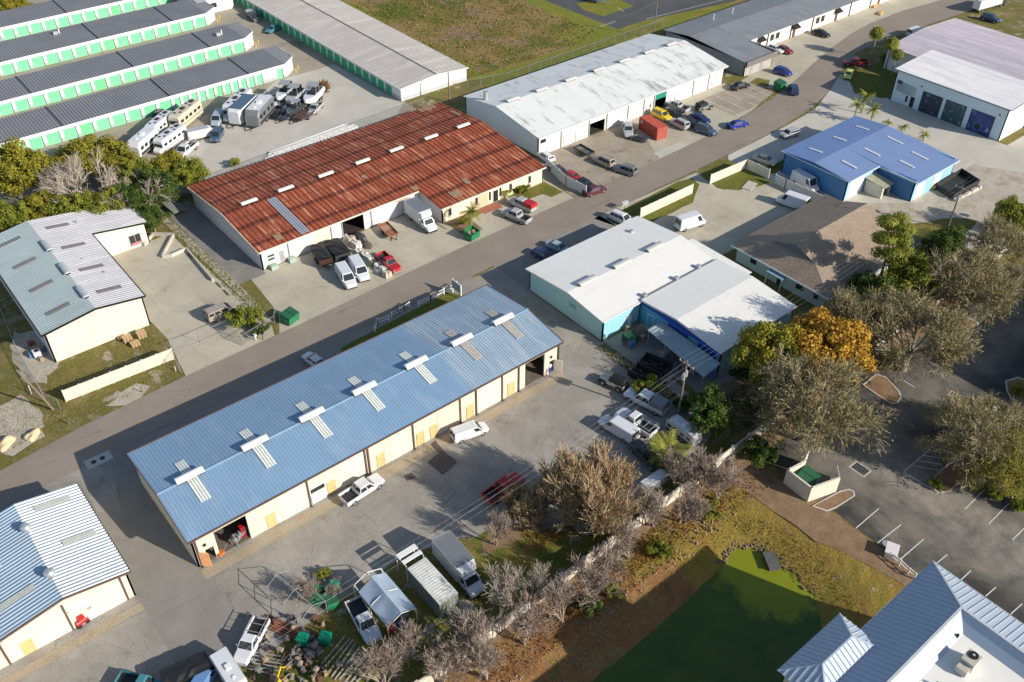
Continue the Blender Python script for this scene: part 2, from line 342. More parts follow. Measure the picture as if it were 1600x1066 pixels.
sheet('annex_bed', [(78.3, 112.9), (88, 112.9), (88, 111.6), (82.5, 111), (82.2, 107.2), (78.6, 107.6)], 7, G_['mulch'], soft=.1)
sheet('brick_path', [(85.5, 112.8), (89.8, 112.8), (89.5, 110.6), (85.5, 110.9)], 8, paint('red_paving', (.35, .13, .08), .9, .2))
sheet('annex_lawn', [(92.8, 112.9), (101, 112.9), (101.6, 108), (98.5, 107.7), (98, 109.6), (92.5, 110.3)], 7, G_['grass'], soft=.2)
sheet('gravel_lot', [(102, 121), (102, 105), (124, 105.4), (128, 112), (133, 121)], 2, G_['gravel'])
sheet('warehouse_lot', [(131, 121), (128, 112), (124, 105.4), (142, 106.2), (156, 108.2), (161, 110), (165, 121), (161, 121)], 3, G_['conc'], soft=.1)
sheet('parking_bays', [(150.2, 118.3), (150.2, 109.0), (156.5, 108.8), (166, 110.8), (166, 117.8), (158, 118.4)], 5, G_['gravel'])
sheet('bay_concrete', [(125, 105.8), (125, 107.8), (133, 107.9), (133, 105.9)], 5, G_['concpale'])
sheet('corner_grass', [(161.5, 124), (168.6, 124), (168.6, 119.8), (161.5, 119.4)], 4, G_['grass'], soft=.3)
sheet('bay_island', [(165.5, 117.2), (169.5, 118.2), (170.5, 115.6), (167.5, 113.2)], 7, G_['grass'], soft=.3)
sheet('north_east_lot', [(168, 121), (165, 119), (168, 109.8), (186, 114.6), (197, 117.6), (209, 120.2), (220, 121.4), (250, 119), (320, 111), (320, 128.2), (177, 128.2)], 2, G_['conc'])
# storage yard
sheet('storage_yard', [(-60, 300), (-60, 163), (14, 163), (40.5, 150), (100.2, 152.2), (103, 300)], 1, ground('storage_paving', [(.3, (.30, .265, .205)), (.5, (.35, .31, .24)), (.7, (.40, .36, .29))], .12, 6, .14, rough=.9,
      patch=[(.12, (.20, .17, .13), .58, .72, (1, 1, 1))]))
sheet('pale_slab', [(56, 166), (84, 184), (99, 184), (99.6, 157), (95, 152.8), (50, 151.5), (44, 158)], 3, G_['concpale'])
sheet('back_strip', [(47, 146), (47, 150.2), (102, 152.6), (104, 146.2)], 2, G_['base'])
# field
sheet('field', [(119, 300), (119, 157), (150, 155), (200, 151), (300, 180), (400, 300)], 2, G_['field'])
sheet('field_edge', [(118.6, 158.5), (118.6, 149), (165, 150.5), (200, 152), (260, 176), (258, 181), (200, 159), (176, 163), (150, 157.5), (130, 157.5)], 4, G_['fieldgreen'], soft=.5)
sheet('green_swath', [(850, -8), (882, 12), (1000, 45), (960, 60), (905, 66), (862, 58), (900, 40), (830, 8), (800, -10)], 5, G_['fieldgreen'], px=True, soft=.6)
sheet('grass_track', [(520, -5), (560, 10), (640, 60), (750, 112), (740, 122), (640, 76), (548, 20)], 5, G_['fieldgreen'], px=True, soft=.8)
sheet('far_parking', [(846, -30), (850, 0), (905, 22), (965, 46), (1010, 32), (1140, 4), (1260, -30), (1260, -120), (846, -120)], 6, G_['blackroad'], px=True)
sheet('island_grass', [(912, 16), (942, 26), (990, 10), (960, -4), (900, 6)], 8, G_['fieldgreen'], px=True)
# south-east
sheet('driveway', [(99.5, 97.8), (101.5, 91), (101, 76), (106, 76), (134, 76), (134, 87.5), (127, 88), (124.5, 91), (126, 97.5)], 2, G_['conc'])
sheet('east_lot', [(136, 98.2), (155, 99), (166, 100), (176, 103.5), (186, 108), (183, 94), (182.6, 66), (260, 66), (260, 30), (135, 50), (134.6, 97)], 1, G_['concpale'])
sheet('garage_lawn', [(186.6, 106.5), (201, 106), (196, 94), (182.3, 94), (179.8, 99.5)], 4, G_['lawn'], soft=.15)
sheet('side_lawn', [(136.7, 91.9), (136.7, 88), (158, 88), (158, 90.3), (139, 90.3)], 4, G_['lawn'], soft=.15)
sheet('dirt_lot', [(134.5, 74), (134.5, 60), (140, 52), (165, 50), (175, 57), (170, 66), (162, 66), (149, 65.2), (138, 73)], 3, G_['sand'], soft=.3)
sheet('grass_patch_east', [(134.3, 65), (150, 58), (152, 55), (136, 52), (126, 53), (124, 58)], 5, G_['grass'], soft=.5)
sheet('street_grass_one', [(101.2, 96.6), (121, 97.3), (123.5, 96.6), (123, 93.8), (117, 90.6), (104, 90.4), (101.3, 91)], 5, G_['lawn'], soft=.2)
sheet('street_grass_two', [(127, 97), (134, 97.4), (134, 93.5), (134, 86.3), (129, 87.3), (124.8, 90.2), (125.6, 94)], 5, G_['lawn'], soft=.2)
sheet('rail_bed', [(46.8, 95), (66.8, 96.3), (68.3, 93.6), (68, 88), (45.6, 88), (45, 93)], 6, G_['lawn'], soft=.08)
sheet('back_soil', [(78, 55), (78, 46), (142, 47.5), (142, 52), (126, 55.5), (107, 55.5), (101, 57), (90, 54)], 4, G_['mulch'], soft=.5)
sheet('rear_yard', [(76.5, 72), (80, 57), (77, 51), (89, 55), (101, 57), (84.7, 72)], 2, G_['alley'])
# south-east car park, islands and kerbs
sheet('car_park', [(77, 42.5), (76.6, 33.6), (76.4, 27), (75.4, -60), (260, -60), (260, 43), (120, 43), (100, 43.5), (92, 43.4), (85, 42.8)], 5, G_['blacktop'])
sheet('mulch_strip', [(70.5, 43), (75, 43), (76.2, 34), (76.3, 27), (75.6, 12), (73.8, 12), (73.2, 24), (71, 30), (71, 36)], 6, G_['mulch'], soft=.3)
sheet('wall_bank', [(-40, 44.3), (66, 44.8), (76, 45.4), (100, 46), (140, 46.5), (140, 43.2), (70, 43.0), (-40, 42.8)], 3, G_['mulch'], soft=.4)
def island(pts, m, lvl=7, px=True):
    "raised kerbed bed"
    P = [g(*q) for q in pts] if px else pts
    a = sum(P[i][0]*P[(i+1) % len(P)][1]-P[(i+1) % len(P)][0]*P[i][1] for i in range(len(P)))
    if a < 0: P = P[::-1]
    cx = sum(q[0] for q in P)/len(P); cy = sum(q[1] for q in P)/len(P)
    mb = MB(); n_ = len(P)
    I = [(cx+(x-cx)*(1-.25/max(1, math.hypot(x-cx, y-cy))), cy+(y-cy)*(1-.25/max(1, math.hypot(x-cx, y-cy)))) for x, y in P]
    vs = [(x, y, 0) for x, y in P]+[(x, y, .14) for x, y in P]+[(x, y, .14) for x, y in I]+[(x, y, .09) for x, y in I]
    fs = []
    for i in range(n_):
        j = (i+1) % n_
        for k in range(3): fs.append((k*n_+i, k*n_+j, (k+1)*n_+j, (k+1)*n_+i))
    mb.add(vs, fs, 0); mb.add([(x, y, .1) for x, y in I], [tuple(range(n_))], 1)
    o = mb.build('kerbed_bed', [M_['conc'], m]); o['kind'] = 'structure'; return o
island([(1347, 602), (1368, 585), (1384, 590), (1405, 612), (1409, 622), (1402, 631), (1392, 632), (1372, 620)], G_['mulch'])
island([(1452, 752), (1454, 763), (1464, 771), (1480, 770), (1520, 737), (1560, 702), (1640, 690), (1640, 640), (1560, 662), (1500, 708)], G_['mulch'])
island([(1305, 795), (1336, 775), (1334, 768), (1326, 765), (1312, 768), (1268, 792), (1290, 800)], G_['mulch'])
island([(1420, 500), (1452, 520), (1500, 534), (1530, 520), (1528, 505), (1500, 490), (1470, 480)], G_['mulch'])
island([(1570, 596), (1572, 612), (1582, 630), (1610, 650), (1640, 640), (1620, 600), (1590, 590)], G_['mulch'])
island([(1532, 738), (1600, 795), (1660, 850), (1700, 800), (1640, 706), (1568, 706)], G_['grass'])
mb = MB()
def stripe(p, q, wd=.14, z=.032, px=True):
    if px: p, q = g(*p), g(*q)
    mb.hexa([(p[0]-wd/2, p[1]-wd/2, z-.002), (p[0]+wd/2, p[1]+wd/2*.2, z-.002), (q[0]+wd/2, q[1]+wd/2, z-.002), (q[0]-wd/2, q[1]-wd/2*.2, z-.002)],
            [(p[0]-wd/2, p[1]-wd/2, z), (p[0]+wd/2, p[1]+wd/2*.2, z), (q[0]+wd/2, q[1]+wd/2, z), (q[0]-wd/2, q[1]-wd/2*.2, z)])
def line(x0, y0, x1, y1, wd=.12, z=.033):
    d = math.hypot(x1-x0, y1-y0); nx_, ny_ = -(y1-y0)/d*wd/2, (x1-x0)/d*wd/2
    mb.quad((x0-nx_, y0-ny_, z), (x1-nx_, y1-ny_, z), (x1+nx_, y1+ny_, z), (x0+nx_, y0+ny_, z))
for p, q in [((1337, 826), (1373, 795)), ((1371, 849), (1408, 820)), ((1406, 875), (1443, 843)), ((1464, 880), (1480, 867)), ((1501, 907), (1517, 892)), ((1540, 932), (1556, 918)), ((1579, 960), (1597, 944)),
             ((1508, 796), (1542, 761)), ((1545, 819), (1580, 783)), ((1582, 844), (1618, 808)), ((1325, 617), (1375, 648)), ((1412, 595), (1430, 606)),
             ((1412, 738), (1476, 681)), ((1412, 738), (1452, 762))]:
    line(*g(*p), *g(*q))
for k in range(7):
    a = g(1424+k*9, 728-k*8); b_ = g(1466+k*6, 735-k*9); line(*a, *b_, .1)
for k in range(5): line(151.6+k*3.1, 118, 151.6+k*3.1, 109.4-.2*k, .12, .03)
for k in range(8): line(150+k*5, 165+k*0, 150+k*5, 165, .1) if 0 else None
for a, b_ in [((938, 42), (962, 34)), ((965, 12), (975, 19)), ((1010, 30), (1130, 0))]: line(*g(*a), *g(*b_), .15, .045)
mb.build('painted_markings', paint('white_marking_paint', (.62, .62, .58), .8, .2, 3))['kind'] = 'structure'
for i_, q in enumerate(([(-10, 640), (30, 618), (62, 640), (72, 668), (30, 692), (-10, 700)], [(165, 636), (190, 615), (215, 600), (236, 604), (225, 622), (195, 636)], [(62, 520), (95, 565), (70, 600), (40, 600), (20, 560), (20, 520)], [(-20, 700), (20, 676), (60, 672), (75, 680), (20, 715)])):
    sheet('sandy_patch', q, 3.4+i_*.5, G_['sand'], px=True, soft=.4, step=1.3, seed=len(q))
# storm grates and covers
for (px_, py_, sx, sy) in ((1344, 733, 1.3, 1.9), (1491, 618, .8, 1.1)):
    x, y = g(px_, py_); mb = MB(); mb.box(x-sx/2-.2, x+sx/2+.2, y-sy/2-.2, y+sy/2+.2, .0, .03, 0)
    for k in range(9): mb.box(x-sx/2, x+sx/2, y-sy/2+k*sy/9, y-sy/2+k*sy/9+sy/14, .03, .06, 1)
    tag(mb.build('storm_grate', [M_['conc'], M_['black']]), 'large dark storm grate in the car park beside the bin enclosure' if px_ < 1400 else 'small dark storm grate in the car park under the spreading tree', 'drain grate')
x, y = g(154, 719); mb = MB(); mb.box(x-1.6, x+1.6, y-.9, y+.9, 0, .04, 0)
for q in (-.6, .5): mb.cyl((x+q, y, .04), .33, .02, 14, 1)
tag(mb.build('manhole_slab', [M_['conc'], M_['black']]), 'concrete slab with two round manhole covers in the building shade by the street', 'manhole cover')
# ================================================================ building helpers
def roofplane(mb, a, b, c, d, pitch=.6, h=.06, m=None, frac=.3):
    "ribbed sheet a-b-c-d: ribs run from edge a-b to edge d-c"
    a, b, c, d = map(Vector, (a, b, c, d)); n_ = max(1, int((b-a).length/pitch))
    nrm = (b-a).cross(d-a).normalized()
    if nrm.z < 0: nrm = -nrm
    us = []
    for i in range(n_):
        us += [(i/n_, 0), ((i+.5-frac*.5)/n_, 0), ((i+.5-frac*.25)/n_, 1), ((i+.5+frac*.25)/n_, 1), ((i+.5+frac*.5)/n_, 0)]
    us.append((1, 0)); b0 = len(mb.v); mm = mb.cur if m is None else m
    for u, k in us:
        mb.v.append(tuple(a+(b-a)*u+nrm*(h*k))); mb.v.append(tuple(d+(c-d)*u+nrm*(h*k)))
    for i in range(len(us)-1):
        q = [b0+2*i, b0+2*i+2, b0+2*i+3, b0+2*i+1]
        mb.f.append(q); mb.m.append(mm)
    # underside gives the sheet its thickness
    mb.add([a-nrm*.08, b-nrm*.08, c-nrm*.08, d-nrm*.08, a, b, c, d], [(3, 2, 1, 0), (0, 1, 5, 4), (1, 2, 6, 5), (2, 3, 7, 6), (3, 0, 4, 7)], mm)
def siding(name, c, period=.3, axis=0, var=.05, rough=.55, depth=.35):
    if name in _mc: return _mc[name]
    m = paint(name, c, rough, var, .5, stretch=(1, 1, .25)); n, l = m.node_tree.nodes, m.node_tree.links
    vec = n.new('ShaderNodeNewGeometry').outputs['Position']
    wv = n.new('ShaderNodeTexWave'); wv.bands_direction = 'X' if axis == 0 else 'Y'; wv.inputs['Scale'].default_value = .314/period; l.new(vec, wv.inputs[0])
    r = _ramp(n, l, wv.outputs[1], [(.0, (0, 0, 0)), (.25, (1, 1, 1))])
    b = n.new('ShaderNodeBump'); b.inputs['Strength'].default_value = depth; b.inputs['Distance'].default_value = .04
    l.new(r.outputs[0], b.inputs['Height']); l.new(b.outputs[0], n['Principled BSDF'].inputs['Normal']); return m
def wall_line(mb, p, q, z0, z1, holes=(), th=.2, m=None, gable=None):
    "wall from p to q; holes are (from, to, top) along it; gable adds a peak (position, height)"
    p, q = Vector((*p, 0)), Vector((*q, 0)); L_ = (q-p).length; d = (q-p)/L_; nrm = Vector((-d.y, d.x, 0))*th
    def seg(u0, u1, a, b):
        P, Q = p+d*u0, p+d*u1
        mb.hexa([(P.x, P.y, a), (Q.x, Q.y, a), (Q.x+nrm.x, Q.y+nrm.y, a), (P.x+nrm.x, P.y+nrm.y, a)],
                [(P.x, P.y, b), (Q.x, Q.y, b), (Q.x+nrm.x, Q.y+nrm.y, b), (P.x+nrm.x, P.y+nrm.y, b)], m)
    u = 0
    for (h0, h1, ht) in sorted(holes):
        if h0 > u: seg(u, h0, z0, z1)
        seg(h0, h1, ht, z1); u = h1
    if u < L_: seg(u, L_, z0, z1)
    if gable:
        k, zp = gable; P, Q, R_ = p, p+d*k, q
        tri = [(P.x, P.y, z1), (R_.x, R_.y, z1), (Q.x, Q.y, zp)]
        mb.hexa(tri, [(x+nrm.x, y+nrm.y, z) for x, y, z in tri], m)
def rib_door(parent, name, u0, u1, z1, plane, fix, m, out=.04, z0=.02, rows=9, sub=None):
    "sectional door panel on a wall; plane 'y-' faces -y, 'x-' faces -x and so on"
    mb = MB(); s = -1 if plane[1] == '-' else 1; hh = (z1-z0)/rows
    for k in range(rows):
        a, b = z0+k*hh, z0+(k+1)*hh-.02
        if plane[0] == 'y': mb.box(u0, u1, min(fix, fix+s*out), max(fix, fix+s*out), a, b)
        else: mb.box(min(fix, fix+s*out), max(fix, fix+s*out), u0, u1, a, b)
    mb_ = mb.build(name, m, parent); return mb_
def panel(parent, name, u0, u1, z0, z1, plane, fix, m, out=.06, handle=True, frame=None):
    mb = MB(); s = -1 if plane[1] == '-' else 1
    def bx(a, b, c, d, o, mi):
        if plane[0] == 'y': mb.box(a, b, min(fix, fix+s*o), max(fix, fix+s*o), c, d, mi)
        else: mb.box(min(fix, fix+s*o), max(fix, fix+s*o), a, b, c, d, mi)
    bx(u0, u1, z0, z1, out, 0)
    o = mb.build(name, m, parent)
    if frame:
        mb = MB()
        for (a, b, c, d) in ((u0-.1, u0, z0, z1+.1), (u1, u1+.1, z0, z1+.1), (u0, u1, z1, z1+.1)): bx(a, b, c, d, out+.03, 0)
        mb.build('frame', frame, o)
    return o
def sky_light(parent, x, y0, y1, wd, zf, m, axis='y'):
    mb = MB(); n_ = 4
    for k in range(n_):
        a = x-wd/2+wd*k/n_
        p = [(a, y0, zf(y0)+.07), (a+wd/n_*.8, y0, zf(y0)+.07), (a+wd/n_*.8, y1, zf(y1)+.07), (a, y1, zf(y1)+.07)]
        if axis == 'x': p = [(q[1], q[0], q[2]) for q in p]
        mb.hexa(p, [(a_, b_, c_+.05) for a_, b_, c_ in p])
    return mb.build('skylight', m, parent)
def ridge_vent(parent, x, y, z, L_, m=None, axis='x', wd=1.0, ht=.55, dark=True):
    mb = MB(); q = L_/2
    prof = [(-wd*.5, ht*.45), (-wd*.36, ht*.82), (-wd*.12, ht), (wd*.12, ht), (wd*.36, ht*.82), (wd*.5, ht*.45)]
    n_ = len(prof); vs = [(x-q, y+a, z+b) for a, b in prof]+[(x+q, y+a, z+b) for a, b in prof]
    mb.add(vs, [(i, i+1, n_+i+1, n_+i) for i in range(n_-1)]+[tuple(reversed(range(n_))), tuple(range(n_, 2*n_))], 0)
    mb.box(x-q+.05, x+q-.05, y-wd*.28, y+wd*.28, z-.35, z+ht*.45, 1)
    for k in range(3): mb.box(x-q+.4+k*(L_-.9)/2, x-q+.5+k*(L_-.9)/2, y+wd*.28, y+wd*.48, z-.1, z+ht*.5, 0)
    if axis == 'y': mb.v = [(x+(b-y), y+(a-x), c) for a, b, c in mb.v]
    return mb.build('ridge_vent', [m or M_['white'], M_['black']], parent)
# ================================================================ blue roofed workshop (main building)
W1 = siding('cream_siding', (.70, .64, .51), .55, 0, depth=.9); W1x = siding('cream_siding_side', (.80, .73, .58), .3, 1)
blueN = paint('blue_roof_sheet', (.205, .325, .47), .45, .08, .15, streak=((.6, .05, 1), (.26, .375, .51), .5, .75))
blueE = paint('faded_blue_roof_sheet', (.30, .40, .50), .45, .12, .2, metal=.05, streak=((1.6, .05, 1), (.40, .47, .54), .5, .6))
t = thing('workshop_building', 'long workshop with a bright blue ribbed roof, cream walls and seven white ridge vents', 'workshop', (13.8, 71.7, 0))
t.location = (0, 0, 0)
zN, zR, zS, yN, yR, yS = 5.3, 6.35, 5.15, 88.1, 78.8, 71.2
def zmain(y): return zS+(zR-zS)*(y-yS)/(yR-yS) if y < yR else zN+(zR-zN)*(yN-y)/(yN-yR)
mb = MB()
o0 = 13.9
wall_line(mb, (13.9, 71.7), (67.9, 71.7), 0, 5.1, [(16.5-o0, 20.4-o0, 4.1), (61.9-o0, 65.4-o0, 4.2), (17.2-o0-2.1, 16.1-o0, 2.1), (66.3-o0, 67.2-o0, 2.2)])
mb.cur = 1
wall_line(mb, (67.9, 71.7), (67.9, 88), 0, 5.1, gable=(7.1, 6.25)); wall_line(mb, (67.9, 88), (13.9, 88), 0, 5.2); wall_line(mb, (13.9, 88), (13.9, 71.7), 0, 5.1, gable=(9.2, 6.25))
mb.cur = 2
mb.quad((14, 71.8, .03), (67.8, 71.8, .03), (67.8, 87.8, .03), (14, 87.8, .03))
for xx in (24.2, 60.9): mb.box(xx-.05, xx+.05, 72, 87.8, .03, 5)
mb.box(14.3, 24, 80, 80.1, .03, 4.9); mb.box(61, 67.5, 82, 82.1, .03, 4.9)
mb.build('wall', [W1, W1x, paint('workshop_interior', (.16, .13, .10), .9, .3, .8)], t)
mb = MB(); XS = 52.6
roofplane(mb, (13.5, yS, zS), (XS, yS, zS), (XS, yR, zR), (13.5, yR, zR), .42, .032, 0)
roofplane(mb, (XS, yS, zS), (68.3, yS, zS), (68.3, yR, zR), (XS, yR, zR), .42, .05, 1)
roofplane(mb, (13.5, yN, zN), (XS, yN, zN), (XS, yR, zR), (13.5, yR, zR), .42, .032, 0)
roofplane(mb, (XS, yN, zN), (68.3, yN, zN), (68.3, yR, zR), (XS, yR, zR), .42, .05, 1)
roof = mb.build('roof', [blueN, blueE], t)
mb = MB(); mb.hexa([(13.5, yR-.25, zR-.02), (68.3, yR-.25, zR-.02), (68.3, yR+.25, zR-.02), (13.5, yR+.25, zR-.02)], [(13.5, yR-.02, zR+.1), (68.3, yR-.02, zR+.1), (68.3, yR+.02, zR+.1), (13.5, yR+.02, zR+.1)])
mb.build('ridge_cap', blueN, roof)
mb = MB()
mb.box(13.5, 68.3, 71.05, 71.18, 4.98, 5.2); mb.box(13.5, 68.3, 88.12, 88.25, 5.1, 5.36)
for xe in (13.42, 68.3):
    for (ya, za, yb, zb) in ((yS, zS, yR, zR), (yN, zN, yR, zR)): mb.bar((xe+.03, ya, za-.06), (xe+.03, yb, zb-.06), .09, .28)
mb.build('gutter', M_['brown'], t)
for i, x in enumerate((17.5, 25.7, 33.4, 41.0, 49.0, 56.5, 63.7)):
    ridge_vent(t, x, yR, zR+.02, 3.3, wd=1.1, ht=.75)
    ml = paint('clear_skylight', (.72, .76, .70), .4, .15, 3) if i < 5 else paint('aged_skylight', (.50, .46, .42), .5, .3, 3)
    sky_light(t, x+.15, 75.0, 78.5, 1.3, zmain, ml); sky_light(t, x+.15, 79.2, 82.3, 1.2, zmain, ml)
for x in (28.25, 36.2, 36.65, 43.3, 50.75, 53.4, 57.8, 60.7, 67.9, 21.3 if 0 else 14.3):
    mb = MB(); mb.box(x-.09, x+.09, 71.5, 71.66, .1, 4.95); mb.box(x-.09, x+.09, 71.3, 71.5, .05, .2); mb.build('downspout', M_['brown'], t)
rol = paint('white_rollup_door', (.73, .68, .57), .5, .04); rolp = paint('pinkish_rollup_door', (.72, .60, .50), .5, .06)
for x0, x1, mm in ((24.7, 28.1, rol), (32.5, 36.1, rol), (39.8, 43.2, paint('scuffed_rollup_door', (.74, .68, .56), .6, .15, 1.5)), (47.2, 50.6, rolp), (53.6, 57.7, rol)):
    rib_door(t, 'roll_up_door', x0, x1, 4.1, 'y-', 71.7, mm, rows=14)
for x in (22.7, 30.8, 37.9, 43.9, 46.0, 51.9, 58.9):
    d_ = panel(t, 'door', x, x+.95, .05, 2.15, 'y-', 71.7, M_['tan'], frame=M_['tan'])
    mb = MB(); mb.box(x+.75, x+.85, 71.55, 71.64, 1.0, 1.1); mb.build('handle', M_['galv'], d_)
w_ = panel(t, 'window', 28.5, 30.4, 1.9, 2.6, 'y-', 71.7, M_['glass'], frame=M_['white'])
panel(t, 'lower_panel', 28.5, 30.4, .1, 1.5, 'y-', 71.7, M_['white'], out=.1)
d_ = panel(t, 'door', 67.25, 67.3, .05, 2.15, 'y-', 71.7, M_['white'])
mb = MB(); mb.hexa([(67.25, 71.6, .1), (67.33, 71.6, .1), (67.9, 70.7, .1), (67.82, 70.66, .1)], [(67.25, 71.6, 2.2), (67.33, 71.6, 2.2), (67.9, 70.7, 2.2), (67.82, 70.66, 2.2)]); mb.build('open_door', M_['cream'], t)
# open orange-tan door at the south-west corner
mb = MB(); mb.hexa([(14.3, 71.5, .05), (14.38, 71.55, .05), (15.15, 70.9, .05), (15.1, 70.85, .05)], [(14.3, 71.5, 2.4), (14.38, 71.55, 2.4), (15.15, 70.9, 2.4), (15.1, 70.85, 2.4)]); mb.build('open_door', paint('orange_door', (.75, .36, .17), .5), t)
for x in (15.2, 68.2): mb = MB(); mb.box(x-.15 if x < 60 else 66.4, x+.15 if x < 60 else 66.7, 71.5, 71.7, 2.9, 3.2); mb.build('wall_lamp', M_['black'], t)
# ================================================================ lower-left workshop
t = thing('workshop_building', 'workshop with a silvery ribbed roof and two round turbine vents, lower left', 'workshop')
yS, yN, x0, x1, zE, zRr, xR = 72.3, 88.4, -38, 7.3, 4.25, 5.5, .6
mb = MB(); wall_line(mb, (x0, 72.6), (7.0, 72.6), 0, 4.1)
# shallow gable facing south
mb.hexa([(-6.1, 72.6, 4.1), (7.0, 72.6, 4.1), (.6, 72.6, 5.3)], [(-6.1, 72.8, 4.1), (7.0, 72.8, 4.1), (.6, 72.8, 5.3)])
mb.cur = 1
wall_line(mb, (7.0, 72.6), (7.0, 88.2), 0, 4.15); wall_line(mb, (7.0, 88.2), (x0, 88.2), 0, 4.1); wall_line(mb, (-6.1, 88.2), (-6.1, 72.8), 0, 4.1)
mb.hexa([(-6.1, 88.2, 4.1), (7.0, 88.2, 4.1), (.6, 88.2, 5.3)], [(-6.1, 88.0, 4.1), (7.0, 88.0, 4.1), (.6, 88.0, 5.3)])
mb.build('wall', [siding('pale_cream_siding', (.71, .66, .54), .55, 0, depth=.9), W1x], t)
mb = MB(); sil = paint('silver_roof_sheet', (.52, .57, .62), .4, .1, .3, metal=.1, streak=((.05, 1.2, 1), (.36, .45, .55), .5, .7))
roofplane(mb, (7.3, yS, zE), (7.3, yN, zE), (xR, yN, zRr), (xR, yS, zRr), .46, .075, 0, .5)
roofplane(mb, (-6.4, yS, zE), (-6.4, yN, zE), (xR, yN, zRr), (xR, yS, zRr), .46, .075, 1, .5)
mb.build('roof', [sil, paint('shaded_silver_roof_sheet', (.36, .46, .56), .4, .1, .3, metal=.1)], t)  # west slope uses a darker, bluer copy, its shade put into the colour
mb = MB(); mb.bar((-6.4, yS-.05, zE-.05), (xR, yS-.05, zRr-.05), .1, .26); mb.bar((7.3, yS-.05, zE-.05), (xR, yS-.05, zRr-.05), .1, .26); mb.box(7.3, 7.42, yS, yN, zE-.2, zE+.05)
mb.build('gutter', M_['brown'], t)
for y in (83.6, 75.9):
    mb = MB(); mb.cyl((.6, y, zRr-.1), .35, .35, 14, 0); mb.tube([(.6, y, zRr+.2), (.6, y, zRr+.35), (.6, y, zRr+.65), (.6, y, zRr+.85), (.6, y, zRr+.93)], [.42, .56, .58, .4, .05], 16, 1)
    mb.build('turbine_vent', [M_['galv'], paint('bright_vent', (.62, .64, .66), .3, .1, metal=.6)], t)
for (a, b) in ((1.0, 6.4), (-6, -1.0)):
    for yy in (80.2, 86): pass
for yy, xa, xb in ((86, 2.2, 6), (79.3, 3, 6.4), (81, -5.6, -3), (75.5, -5.8, -1.2)):
    mb = MB()
    for k in range(3):
        def zz(x): return zE+(zRr-zE)*(1-abs(x-xR)/(6.7 if x > xR else 7.0))+.12
        mb.hexa([(xa, yy+k*.3, zz(xa)), (xb, yy+k*.3, zz(xb)), (xb, yy+k*.3+.22, zz(xb)), (xa, yy+k*.3+.22, zz(xa))], [(xa, yy+k*.3, zz(xa)+.04), (xb, yy+k*.3, zz(xb)+.04), (xb, yy+k*.3+.22, zz(xb)+.04), (xa, yy+k*.3+.22, zz(xa)+.04)])
    mb.build('skylight', paint('milky_skylight', (.55, .58, .52), .4, .15, 3), t)
for (a, b, h_) in ((-3.1, .15, 3.2), (3.0, 6.05, 3.3)): rib_door(t, 'roll_up_door', a, b, h_, 'y-', 72.6, rol, rows=12)
for x in (-4.6, -15, -22): panel(t, 'door', x, x+.95, .05, 2.0, 'y-', 72.6, M_['tan'], frame=M_['tan'])
panel(t, 'window', 2.1, 2.6, 1.7, 2.2, 'y-', 72.6, M_['galv'], frame=M_['white']); panel(t, 'lower_panel', .9, 2.8, .1, 1.2, 'y-', 72.6, M_['white'], out=.08)
panel(t, 'awning_board', .5, 2.7, 2.85, 3.0, 'y-', 72.6, M_['white'], out=.3)
for x in (-6.2, .2, 6.15): mb = MB(); mb.box(x-.09, x+.09, 72.42, 72.57, .1, 4.0 if x > 1 else 4.4); mb.build('downspout', M_['brown'], t)
# ================================================================ red roofed warehouse
redm = paint('rusted_red_roof', (.32, .075, .032), .7, .3, .5, stretch=(1, .25, 1), bump=.2, streak=((1.3, .14, 1), (.58, .26, .15), .52, .66))
n, l = redm.node_tree.nodes, redm.node_tree.links
bc = n['Principled BSDF'].inputs['Base Color']; src = bc.links[0].from_socket
geo = n.new('ShaderNodeNewGeometry'); mp = n.new('ShaderNodeMapping'); mp.inputs['Rotation'].default_value = (0, 0, rad(90)); l.new(geo.outputs['Position'], mp.inputs[0])
wv = n.new('ShaderNodeTexWave'); wv.inputs['Scale'].default_value = .062; wv.inputs['Distortion'].default_value = 1.2; wv.inputs['Detail Scale'].default_value = .8; l.new(mp.outputs[0], wv.inputs[0])
r = _ramp(n, l, wv.outputs[1], [(.03, (.30, .22, .22)), (.12, (1, 1, 1))]); l.new(_mul(n, l, src, r.outputs[0], .8), bc)
t = thing('warehouse_building', 'long warehouse under a rusty red ribbed roof with a row of white ridge vents', 'warehouse')
Wg = siding('grey_white_siding', (.66, .64, .62), .35, 0); Wgx = siding('grey_white_siding_side', (.62, .62, .62), .35, 1)
mb = MB(); wall_line(mb, (47.1, 119.8), (101, 119.8), 0, 3.75, [(62.2-47.1, 66.4-47.1, 3.2)]); wall_line(mb, (60.2, 119.78), (62.2, 119.78), 0, 3.7, m=3)
mb.cur = 1
wall_line(mb, (101, 119.8), (101, 145.5), 0, 3.75, gable=(12.3, 4.95)); wall_line(mb, (101, 145.5), (47.1, 145.5), 0, 3.75); wall_line(mb, (47.1, 145.5), (47.1, 119.8), 0, 3.75, gable=(13.4, 4.95))
mb.cur = 2
wall_line(mb, (78, 113.1), (101, 113.1), 0, 3.05)
mb.cur = 1; wall_line(mb, (101, 113.1), (101, 119.8), 0, 3.05); wall_line(mb, (78, 119.8), (78, 113.1), 0, 3.05)
for xx in (78, 101): mb.hexa([(xx, 113.1, 3.05), (xx, 119.8, 3.05), (xx, 119.8, 3.75)], [(xx+.2 if xx < 80 else xx-.2, 113.1, 3.05), (xx+.2 if xx < 80 else xx-.2, 119.8, 3.05), (xx+.2 if xx < 80 else xx-.2, 119.8, 3.75)])
mb.cur = 4; mb.quad((62, 120, .04), (67, 120, .04), (67, 126, .04), (62, 126, .04)); mb.box(61.9, 67, 125, 125.1, 0, 3.6)
